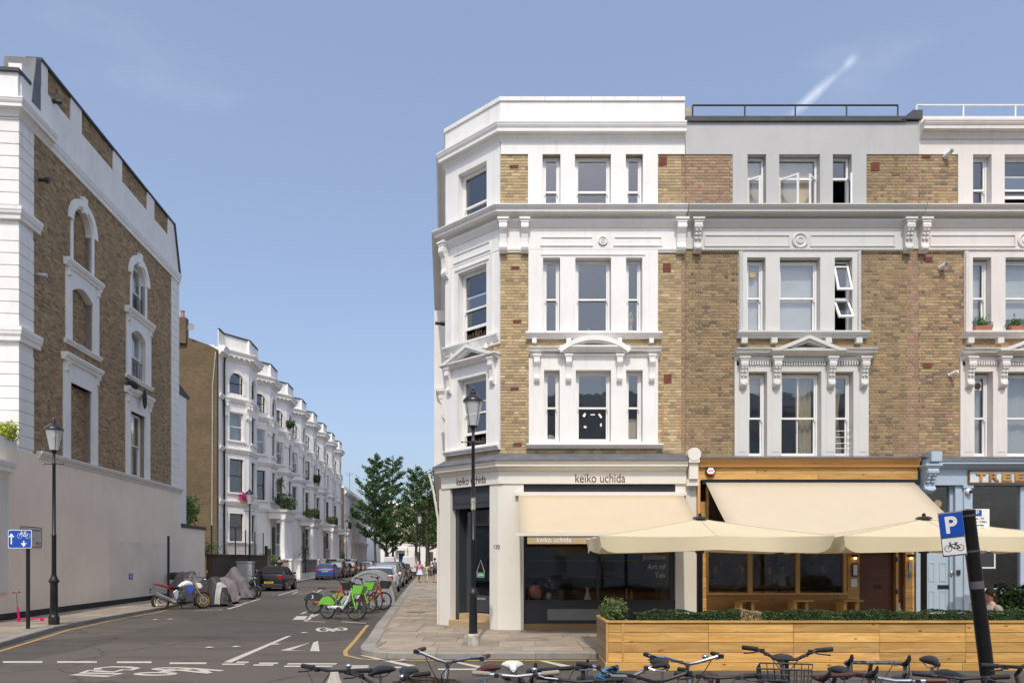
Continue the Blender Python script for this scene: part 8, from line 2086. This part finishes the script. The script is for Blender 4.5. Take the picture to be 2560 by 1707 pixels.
def covered(label, loc, heading, Lh, prof_, mat, wheelx=None, band=None, top=None):
    """a machine under a draped cover: loft with folds"""
    T = thing('covered_motorcycle', label, 'motorcycle', loc, heading, 'motorcycles under covers')
    n = 44; vs, fs = [], []; rr = random.Random(int(abs(loc[0]*100)))
    ph = [rr.uniform(0,6.28) for _ in range(4)]
    rows = 14; xs = [-Lh/2+Lh*i/44 for i in range(45)]
    def ridge(x):
        t = (x+Lh/2)/Lh
        for (a, za), (b_, zb_) in zip(prof_[:-1], prof_[1:]):
            if a <= t <= b_: k = (t-a)/(b_-a); k = k*k*(3-2*k); return za+(zb_-za)*k
        return prof_[-1][1]
    for i, x in enumerate(xs):
        zt = ridge(x); t = (x+Lh/2)/Lh; endk = math.sin(math.pi*min(1,max(0,t)))**.4
        for k in range(2*rows+1):
            s = (k-rows)/rows; q = abs(s)
            z = .1+(zt-.1)*(1-q**1.7); w = (.10+.26*q**.8)*max(.18,endk)
            fold = (.045*math.sin(x*15+ph[0]+s*2)+.03*math.sin(x*29+ph[1]-s*3))*q**.7+.06*mnoise.noise(Vector((x*3.1+ph[0],s*2.2,ph[1])))
            vs.append((x+.03*math.sin(s*5+ph[2])*(1-endk), math.copysign(w+fold,s) if q > .02 else 0, z+.012*math.sin(x*23+ph[3])+.09*mnoise.noise(Vector((x*2.4+ph[2],s*2.5+ph[3],2.0)))*(1-q*.8)))
    m_ = 2*rows+1
    for i in range(len(xs)-1):
        for k in range(m_-1): fs.append((i*m_+k, i*m_+k+1, (i+1)*m_+k+1, (i+1)*m_+k))
    fs.append(tuple(range(m_))); fs.append(tuple((len(xs)-1)*m_+k for k in range(m_-1,-1,-1)))
    c = MB().add(vs, fs).build('cover', mat, T, smooth=True)
    for x in (wheelx or (-Lh/2+.32, Lh/2-.32)): mwheel(T, x, .3, .13, M_silv)
    if band:
        bs, bf = [], []
        for i in range(32,38):
            for k in range(m_): p = vs[i*m_+k]; bs.append((p[0]+.008,p[1]*1.03,p[2]+.006))
        for i in range(5):
            for k in range(m_-1): bf.append((i*m_+k, i*m_+k+1, (i+1)*m_+k+1, (i+1)*m_+k))
        MB().add(bs, bf).build('silver_band', band, T, smooth=True)
    return T
M_cvg = fabric_mat('grey motorcycle cover', (.17,.155,.16,1), .6, .12, .0); M_cvd = fabric_mat('dark motorcycle cover', (.055,.055,.055,1), .5, .15, .0); M_cvl = fabric_mat('faded lilac grey cover', (.20,.175,.19,1), .7, .12, .0); M_cvs = pm('silver coated fabric', (.42,.42,.42,1), .45, .15, 8)
def at_px(u, v): p = gp(u, v); return (p.x,p.y,0)
covered('motorcycle under a dark cover with broad silver band', at_px(527,1514), R(-20), 2.0, [(0,.75),(.3,.95),(.62,1.18),(.8,.85),(1,.2)], M_cvd, band=M_cvs)
covered('motorcycle under a lilac grey cover behind the silver-banded one', at_px(551,1508), R(-16), 2.0, [(0,.7),(.35,1.0),(.6,1.15),(.85,.95),(1,.3)], M_cvl)
covered('motorcycle under a tall peaked grey cover with front wheel showing', at_px(585,1497), R(-14), 2.1, [(0,.8),(.3,1.05),(.5,1.5),(.7,1.05),(1,.25)], M_cvg, wheelx=(-.6,.95))
covered('motorcycle under a pale grey cover beside the post', at_px(470,1503), R(-14), 1.9, [(0,.7),(.35,1.3),(.6,1.36),(.8,.9),(1,.3)], M_cvg)
# scooter with a top box, and a chrome-lamped machine behind the covers
def scooter(label, loc, heading, topbox, colm):
    T = thing('scooter', label, 'scooter', loc, heading, 'scooters in the motorcycle bay')
    mwheel(T, -.6, .25, .13, M_silv); mwheel(T, .62, .25, .12, M_silv)
    MB().loft([(-.85,0,.72,.1,.08),(-.6,0,.68,.19,.16),(-.3,0,.62,.2,.18),(-.1,0,.45,.16,.12),(.1,0,.3,.17,.05),(.3,0,.3,.17,.05)], 12).build('body', colm, T, smooth=True); MB().loft([(.28,0,.55,.2,.28),(.38,0,.62,.2,.32),(.46,0,.72,.12,.3),(.5,0,.8,.06,.2)], 12).build('leg_shield', colm, T, smooth=True)
    MB().loft([(-.8,0,.84,.12,.04),(-.5,0,.84,.15,.06),(-.15,0,.8,.12,.05)], 10).build('seat', M_rubber, T, smooth=True)
    MB().tube([(.4,-.34,1.08),(.44,0,1.02),(.4,.34,1.08)], .016, 8).build('handlebar', M_blackp, T); MB().tube([(.44,0,1.0),(.62,0,.3)], .03, 8).build('fork', M_silv, T); MB().loft([(.52,0,.93,.06,.06),(.6,0,.93,.04,.04)], 12).build('headlight', M_chrome, T, smooth=True)
    for q in (-1,1): MB().tube([(.42,q*.22,1.05),(.44,q*.3,1.25)], .007, 5).build('mirror_stalk', M_chrome, T); MB().ball((.44,q*.31,1.29), (.02,.06,.06), 8, 6).build('mirror', M_chrome, T)
    arc = [(.62+.3*math.cos(R(a)),0,.25+.3*math.sin(R(a))) for a in range(20,170,15)]; g = MB()
    for a_, b_ in zip(arc[:-1], arc[1:]): g.bar(a_, b_, .13, .012)
    g.build('mudguard', colm, T)
    if topbox: MB().loft([(-1.15,0,1.08,.2,.1),(-1.08,0,1.1,.27,.17),(-.85,0,1.1,.28,.18),(-.7,0,1.08,.24,.14),(-.66,0,1.06,.18,.1)], 14, flat=.6).build('top_box', M_blackp, T, smooth=True)
    return T
scooter('black scooter with a big rounded top box by the pink wall', at_px(485,1500), R(-8), True, M_blackp)
scooter('black scooter parked between the covers and the lamp post', at_px(613,1492), R(-12), False, P_blk)
scooter('scooter with chrome mirrors between the grey covers', at_px(566,1495), R(-12), False, pm('dark brown scooter paint', (.05,.03,.02,1), .3))
# ------------------------------------------------------------------ people
M_skin = pm('skin', (.50,.30,.21,1), .55, .06, 6); M_hairb = pm('brown hair', (.06,.028,.012,1), .6, .25, 30); M_hairk = pm('dark hair', (.015,.011,.009,1), .6, .25, 30)
def skinmesh(name, verts, edges, mat, parent, sub=1, root=0):
    me = bpy.data.meshes.new(name); me.from_pydata([v[0] for v in verts], edges, []); o = bpy.data.objects.new(name, me); col.objects.link(o); o.parent = parent
    me.materials.append(mat); o.modifiers.new('skin', 'SKIN')
    for i, v in enumerate(verts):
        r = v[1]; r = r if isinstance(r, tuple) else (r, r); me.skin_vertices[0].data[i].radius = r; me.skin_vertices[0].data[i].use_root = (i == root)
    if sub: s = o.modifiers.new('sub', 'SUBSURF'); s.levels = sub; s.render_levels = sub
    for p in me.polygons: p.use_smooth = True
    return o
def person(label, loc, rz, H, top, bottom, hairm, hairlen=.1, dress=None, pose='walk', group=None, armout=(0,0), bag=None, sleeve=.45, shorts=.55):
    """faces +x; one skinned body with clothes and hair as children"""
    T = thing('person', label, 'person', loc, rz, group); k = H/1.72
    sw = .16 if pose == 'walk' else 0.0
    sit = pose == 'sit'
    P = {}
    hipz = .92*k if not sit else .48*k
    def V(n, x, y, z, r): P[n] = ((x*k if n != 'x' else x, y*k, z), r*k if not isinstance(r, tuple) else (r[0]*k, r[1]*k))
    b = hipz
    V('pel',0,0,b,(.13,.10)); V('waist',.0,0,b+.16*k,(.115,.085)); V('chest',.01,0,b+.36*k,(.15,.10)); V('neckb',.0,0,b+.52*k,(.07,.065)); V('neck',.01,0,b+.60*k,.048); V('jaw',.025,0,b+.66*k,(.06,.07)); V('head',.02,0,b+.74*k,(.075,.09)); V('crown',.01,0,b+.81*k,(.055,.065))
    for s, nm in ((1,'l'),(-1,'r')):
        sx = sw*s
        V('sh'+nm,0,s*.17,b+.48*k,.052)
        ao = armout[0] if s > 0 else armout[1]
        ex, ey, ez = -sx*.6+.02, s*(.22+.10*ao), b+.20*k+.06*k*ao; hx_, hy, hz_ = -sx*1.1+.1, s*(.24+.34*ao), b-.04*k+.10*k*ao
        V('el'+nm,ex,ey,ez,.04); V('wr'+nm,hx_,hy,hz_,.028); V('ha'+nm,hx_+.03,hy,hz_-.07*k,(.036,.02)); V('fi'+nm,hx_+.045,hy,hz_-.14*k,(.024,.014))
        V('hip'+nm,0,s*.085,b-.05*k,.085)
        if sit: V('kn'+nm,.42,s*.1,b,.06); V('an'+nm,.45,s*.1,.09*k,.042); V('to'+nm,.6,s*.1,.04*k,.036)
        else: V('kn'+nm,sx*.55+.03,s*.085,.49*k,.06); V('an'+nm,sx*(1.2 if s > 0 else .9)-.03,s*.08,.09*k,.04); V('to'+nm,sx*(1.2 if s > 0 else .9)+.13,s*.085,.035*k,.036)
    names = list(P); E = [('pel','waist'),('waist','chest'),('chest','neckb'),('neckb','neck'),('neck','jaw'),('jaw','head'),('head','crown')]
    for nm in 'lr': E += [('neckb','sh'+nm),('sh'+nm,'el'+nm),('el'+nm,'wr'+nm),('wr'+nm,'ha'+nm),('ha'+nm,'fi'+nm),('pel','hip'+nm),('hip'+nm,'kn'+nm),('kn'+nm,'an'+nm),('an'+nm,'to'+nm)]
    idx = {n: i for i, n in enumerate(names)}
    thin = {'pel': .86, 'waist': .84, 'chest': .82, 'neckb': .82, 'shl': .8, 'shr': .8}
    bodyv = [(P[n][0], tuple(q*thin[n] for q in (P[n][1] if isinstance(P[n][1], tuple) else (P[n][1],)*2))) if n in thin else P[n] for n in names]
    body = skinmesh('body', bodyv, [(idx[a], idx[c]) for a, c in E], M_skin, T, 1)
    def scale(n, f): p, r = P[n]; return (p, (r[0]*f, r[1]*f) if isinstance(r, tuple) else r*f)
    def lerp(a, c, t, f):
        pa, ra = P[a]; pc, rc = P[c]; ra = ra if isinstance(ra, tuple) else (ra,ra); rc = rc if isinstance(rc, tuple) else (rc,rc)
        return (tuple(Vector(pa).lerp(Vector(pc), t)), tuple((ra[i]*(1-t)+rc[i]*t)*f for i in range(2)))
    tv = [scale('pel',1.2),scale('waist',1.25),scale('chest',1.24),scale('neckb',1.2)]; te = [(0,1),(1,2),(2,3)]
    for nm in 'lr':
        i = len(tv); tv += [scale('sh'+nm,1.42), lerp('sh'+nm,'el'+nm,sleeve,1.4)]; te += [(3,i),(i,i+1)]
    skinmesh('top', tv, te, top, T, 1)
    if dress:
        z0, z1, w0, w1, dm = dress; n = 16; secs = []
        for i in range(7):
            t = i/6; secs.append((b+z0*k+(z1-z0)*k*t, 0, 0, (w0+(w1-w0)*t)*k*.85, (w0+(w1-w0)*t)*k))
        m = MB(); vs, fs = [], []
        for i, (z, a, c, ra, rb) in enumerate(secs):
            for j in range(n): q = 6.2832*j/n; wv = 1+.07*math.sin(q*5+1)*i/6; vs.append((ra*math.cos(q)*wv, rb*math.sin(q)*wv, z))
        for i in range(6):
            for j in range(n): fs.append((i*n+j, i*n+(j+1)%n, (i+1)*n+(j+1)%n, (i+1)*n+j))
        fs.append(tuple(range(n))); m.add(vs, fs).build('skirt', dm, T, smooth=True)
    if bottom:
        bv = [scale('pel',1.1)]; be = []
        for nm in 'lr':
            i = len(bv); bv += [scale('hip'+nm,1.12), lerp('hip'+nm,'kn'+nm,1.0 if shorts >= 1 else shorts+.3,1.15)]; be += [(0,i),(i,i+1)]
            if shorts >= 1: bv.append(lerp('kn'+nm,'an'+nm,.9,1.2)); be.append((i+1,i+2))
        skinmesh('trousers', bv, be, bottom, T, 1)
    hx_, hz_ = P['head'][0][0], P['head'][0][2]
    m = MB(); m.ball((hx_-.012*k,0,hz_+.02*k), (.092*k,.088*k,.105*k), 12, 8)
    if hairlen > .05: m.loft([(hz_+.0*k,hx_-.05*k,0,.06*k,.08*k),(hz_-.1*k,hx_-.07*k,0,.05*k,.085*k),(hz_-hairlen*k,hx_-.09*k,0,.03*k,.05*k)], 10, 'z')
    m.build('hair', hairm, T, smooth=True)
    f = MB(); fxx = hx_+.088*k
    f.ball((fxx,0,hz_-.02*k), (.018*k,.014*k,.022*k), 6, 5)
    f.build('nose', M_skin, T, smooth=True)
    for s in (-1,1): MB().ball((fxx-.012*k,s*.03*k,hz_+.005*k), (.008*k,.012*k,.008*k), 6, 5).build('eye', M_hairk, T); MB().ball((hx_,s*.088*k,hz_-.01*k), (.02*k,.012*k,.03*k), 6, 5).build('ear', M_skin, T)
    MB().ball((fxx-.012*k,0,hz_-.055*k), (.01*k,.022*k,.006*k), 6, 5).build('mouth', pm('lips', (.35,.12,.1,1), .5), T)
    for nm in 'lr':
        if not sit: p = P['an'+nm][0]; MB().loft([(p[0]-.07*k,p[1],.035*k,.03*k,.035*k),(p[0]+.02*k,p[1],.045*k,.045*k,.045*k),(p[0]+.12*k,p[1],.035*k,.045*k,.032*k),(p[0]+.19*k,p[1],.025*k,.025*k,.02*k)], 8).build('shoe', M_blackp if bottom else M_brown, T, smooth=True)
    if bag: MB().loft([(b+.1*k,-.17*k,0,.07*k,.13*k),(b+.22*k,-.2*k,0,.1*k,.15*k),(b+.42*k,-.19*k,0,.09*k,.14*k),(b+.5*k,-.16*k,0,.05*k,.1*k)], 12, 'z').build('backpack', bag, T, smooth=True)
    return T
def walker(label, u, v, H, **kw):
    p = gp(u, v, KH); return person(label, (p.x,p.y,KH), TH+kw.pop('turn',0), H, group='pedestrians on the side street pavement', **kw)
walker('girl in pink top and pale blue skirt walking away on the pavement', 1049.5, 1455, 1.62, top=pm('pink cotton', (.65,.22,.36,1), .8), bottom=None, hairm=M_hairb, hairlen=.28, dress=(.14,-.30,.13,.30,pm('pale blue cotton', (.52,.58,.75,1), .8)), armout=(1.6,.3))
walker('small girl in pale green jumpsuit holding an adult hand', 1066, 1455, 1.42, top=pm('pale green cotton', (.40,.50,.33,1), .8), bottom=pm('pale green cotton', (.40,.50,.33,1), .8), hairm=M_hairb, hairlen=.26, armout=(.3,1.2), shorts=1)
walker('adult in black shorts with grey backpack walking by the corner', 1087, 1456, 1.80, top=pm('charcoal cotton', (.06,.06,.065,1), .8), bottom=pm('black cotton', (.015,.015,.016,1), .8), hairm=M_hairk, hairlen=.03, bag=pm('grey backpack nylon', (.13,.13,.15,1), .7), armout=(.8,.1))
p = px(698,1400,49.0); person('man in black T-shirt walking behind the dark convertible', (p.x,p.y,KH), TH, 1.86, pm('black cotton', (.015,.015,.016,1), .8), pm('black cotton', (.015,.015,.016,1), .8), M_hairk, .02, shorts=1)
p = px(862,1400,90); person('worker in yellow hi-vis jacket by the terrace railings', (p.x,p.y,KH), TH+2.6, 1.8, pm('hi-vis yellow', (.62,.68,.02,1), .7), pm('navy trousers', (.02,.025,.05,1), .8), M_hairk, .02, shorts=1, sleeve=.95)
person('seated woman with long brown hair and taupe top behind hedge', (8.72,12.95,.06), R(196), 1.66, pm('taupe knit', (.30,.265,.25,1), .85, .1, 30), pm('denim', (.05,.07,.12,1), .8), M_hairb, .38, pose='sit', shorts=1, sleeve=.95)
T = thing('terrace_chair', 'timber chair under the seated woman behind the hedge', 'chair', (8.78,12.95,0), R(196))
MB().box(-.22,.22,-.22,.22,.42,.46).build('seat', M_wood, T); MB().box(-.25,-.21,-.22,.22,.46,.86).build('backrest', M_wood, T)
for sx in (-1,1):
    for sy in (-1,1): MB().box(sx*.19-.02,sx*.19+.02,sy*.19-.02,sy*.19+.02,0,.42).build('leg', M_woodz, T)
person('diner in white shirt seated deep inside the restaurant', (fx(1955)*1.13,YF+2.3,.45), R(-90), 1.75, pm('white shirt', (.62,.62,.60,1), .8), pm('black cotton', (.015,.015,.016,1)), M_hairk, .03, pose='sit', shorts=1, sleeve=.9)

# ------------------------------------------------------------------ trees and plants
M_bark = pm('grey brown bark', (.10,.075,.055,1), .9, .3, 6, .5, 18)
M_gink = leaf_mat('dark street tree leaf', (.035,.085,.018,1), (.085,.155,.036,1), (.05,.11,.024,1))
M_bright = leaf_mat('bright garden leaf', (.10,.20,.03,1), (.20,.30,.05,1)); M_palm = leaf_mat('palm leaf', (.07,.13,.035,1), (.16,.20,.06,1))
def ginkgo(label, x, y, H, spread, z0, seed, leaf=.34, nb=30, lean=0.0):
    r = random.Random(seed); T = thing('street_tree', label, 'tree', (x,y,KH), 0, 'dark green street trees')
    tr = MB(); pts = [(lean*t+.12*math.sin(t*5+seed), .1*math.cos(t*4+seed), H*t) for t in [i/8 for i in range(9)]]; tr.tube(pts, [.24*(1-t/9.2) for t in range(9)], 10)
    cr = MB(); limbs = []
    def along(t):
        i = min(7, int(t*8)); k = t*8-i; return Vector(pts[i]).lerp(Vector(pts[i+1]), k)
    for b in range(nb):
        t = z0+(1-z0)*(b/nb)**1.0*.97; p0 = along(t); ang = b*2.399+r.uniform(-.4,.4)
        Lb = spread*(1-.82*((t-z0)/(1-z0)))**.8*r.uniform(.65,1.15)*(0.75 if t < z0+.07 else 1)
        up = r.uniform(.25,.75); d = Vector((math.cos(ang),math.sin(ang),up)).normalized(); q = [p0, p0+d*Lb*.5+Vector((0,0,.06*Lb)), p0+d*Lb+Vector((0,0,.16*Lb))]
        tr.tube(q, [.07*(1-t*.6),.045*(1-t*.6),.012], 5); limbs.append((q,Lb))
        for s in range(int(2+Lb*1.5)):
            k = r.uniform(.25,.95); c0 = q[0].lerp(q[1], k*2) if k < .5 else q[1].lerp(q[2], k*2-1); a2 = ang+r.choice((-1,1))*r.uniform(.5,1.2)
            l2 = Lb*r.uniform(.18,.42); limbs.append(([c0, c0+Vector((math.cos(a2),math.sin(a2),.4))*l2*.5, c0+Vector((math.cos(a2),math.sin(a2),.55))*l2], l2))
    limbs.append(([along(.9),along(.96),Vector(pts[-1])+Vector((0,0,.4))],1.0))
    for q, l in limbs:
        n = int(17+l*19)
        for i in range(n):
            k = r.random()**.7; c = (q[0].lerp(q[1], k*2) if k < .5 else q[1].lerp(q[2], k*2-1))+Vector((r.gauss(0,.17),r.gauss(0,.17),r.gauss(0,.13)))
            s = leaf*r.uniform(.4,.95); d = Vector((r.gauss(0,1),r.gauss(0,1),r.gauss(.5,.8))).normalized(); a = d.orthogonal().normalized(); a = Matrix.Rotation(r.random()*6.28,3,d) @ a; b_ = d.cross(a)
            cr.add([c-a*s*.5, c+b_*s*.35, c+a*s*.5, c-b_*s*.35], [(0,1,2,3)])
    tr.build('trunk', M_bark, T, smooth=True); cr.build('crown', M_gink, T, fixn=False)
    return T
ginkgo('tallest dark tree on the left pavement with twin leading shoots', -23.4, 122, 19.5, 5.4, .22, 3, .42, 46)
ginkgo('second tall dark tree close behind the tallest one', -22.0, 131, 20.5, 5.2, .2, 8, .42, 44)
ginkgo('mid-height dark tree on the right pavement beyond the far lamps', -13.2, 98, 14.0, 3.9, .24, 5, .36, 40)
ginkgo('smaller dark tree with leaning trunk beside the right-hand lamps', -8.6, 74, 10.6, 3.0, .26, 9, .28, 34, -.3)
ginkgo('dark tree at the far end in front of the end house', -16.5, 140, 13.5, 4.6, .25, 12, .42, 34)
ginkgo('dark tree low on the left behind the white van', -25.0, 142, 12.5, 4.2, .2, 14, .42, 30)
rnd = random.Random(77)
def plantmass(name, label, cat, c, r, n, size, mat, group=None, stem=True, zbase=None):
    T = thing(name, label, cat, (c[0],c[1],c[2]-r[2]*.9 if zbase is None else zbase), 0, group); dz = c[2]-T.location.z
    m = MB(); leaf_cloud(m, ball_fn((0,0,dz),r), n, size, rnd); m.build('foliage', mat, T, fixn=False)
    if stem:
        s = MB()
        for j in range(5): s.tube([(rnd.uniform(-.1,.1),rnd.uniform(-.1,.1),0),(rnd.uniform(-.5,.5)*r[0],rnd.uniform(-.5,.5)*r[1],dz)], .02, 5)
        s.build('stem', M_bark, T)
    return T
q = px(478,1280,36.5); plantmass('wall_shrub', 'bright green shrub growing over the pink garden wall', 'shrub', (q.x-.4,q.y,q.z+.1), (.75,.9,.85), 1500, .16, M_bright)
q = px(18,1080,20.6); plantmass('balcony_plant', 'yellow green trailing plant on the porch balcony', 'plant', (q.x-.1,q.y,q.z), (.38,.4,.3), 800, .1, leaf_mat('yellow green leaf', (.28,.36,.03,1), (.45,.48,.06,1)))
def tl(x, y, z): v = Vector((TX0,TY0))+dL*x+Vector((-dL.y,dL.x))*y; return (v.x,v.y,z)
c = tl(2.0,-1.35,6.45); T = plantmass('window_flowers', 'bright magenta flowers spilling from the terrace window box', 'flowers', c, (.42,.42,.38), 500, .12, leaf_mat('magenta petals', (.50,.01,.22,1), (.62,.05,.36,1)), stem=False)
MB().box(-.5,.5,-.15,.15,.02,.25).build('window_box', M_pot, T)
for i, (x, y, z, r_, l_) in enumerate(((9.2,-2.5,6.75,(.9,.6,.75),'lush plants in pots over the first white portico'),(11.2,-2.4,6.6,(.8,.6,.6),'leafy pot plants at the far end of the first portico'),(15.8,-1.6,14.4,(.5,.4,.35),'trailing plant under a top floor arched window'),(21.5,-2.4,6.5,(.8,.5,.5),'dark pot plants on the second portico'),(29,-1.7,10.8,(.5,.4,.5),'small plant on a second floor sill of the terrace'),(35,-2.4,6.5,(.7,.5,.5),'pot plants on the third portico'))):
    plantmass('balcony_plants', l_, 'plants', tl(x,y,z), r_, 700, .16, M_palm if i % 2 else M_box, 'plants on the white terrace')
def spiky(label, loc, h, r_, n=46):
    T = thing('spiky_palm', label, 'palm', loc, 0, 'spiky garden palms'); m = MB(); rr = random.Random(int(loc[1]*10))
    MB().tube([(0,0,0),(.03,.02,h)], [.09,.06], 8).build('trunk', M_bark, T)
    for k in range(n):
        a, e = rr.random()*6.283, rr.uniform(-.5,1.3); d = Vector((math.cos(a)*math.cos(e),math.sin(a)*math.cos(e),math.sin(e))); s = Vector((-math.sin(a),math.cos(a),0))*.035; c0 = Vector((0,0,h)); L_ = r_*rr.uniform(.75,1.1)
        m.add([c0-s*.6, c0+s*.6, c0+d*L_*.55+s, c0+d*L_*.55-s], [(0,1,2,3)]); m.add([c0+d*L_*.55-s, c0+d*L_*.55+s, c0+d*L_+Vector((0,0,-.22*L_))], [(0,1,2)])
    m.build('fronds', M_palm, T, fixn=False); return T
spiky('spiky palm in front of the second white portico', tl(19.5,-2.3,KH), 2.5, 1.3); spiky('spiky palm in front of the third white portico', tl(24.5,-2.2,KH), 1.9, 1.1); spiky('small palm standing on the first white portico', tl(9.0,-2.3,6.2), 2.0, .9)
plantmass('garden_shrub', 'yellowish shrub inside the terrace railings', 'shrub', tl(4.0,-2.4,1.6), (.9,.6,.7), 900, .16, M_bright, 'shrubs in the terrace gardens'); plantmass('garden_shrub', 'bright shrub beside the last terrace house', 'shrub', tl(53.5,-1.2,1.8), (1.2,1.0,1.3), 1100, .22, M_bright, 'shrubs in the terrace gardens'); plantmass('garden_shrub', 'climbing greenery behind the mesh fence', 'shrub', (tl(-4,-.4,2.6)), (1.0,.5,.5), 700, .14, M_palm, 'shrubs in the terrace gardens')
# antennas on the roof of the lower stucco building
ant = thing('roof_aerial', 'thin television aerials on the lower stucco roof', 'aerial', (o.x if False else -16+SD*120,120,13.5)); m = MB()
m.tube([(0,0,0),(0,0,3)], .03, 5).tube([(-.8,0,2.8),(.8,0,2.8)], .02, 4).tube([(-.5,0,2.5),(.5,0,2.5)], .02, 4); m.build('mast', M_bars, ant)
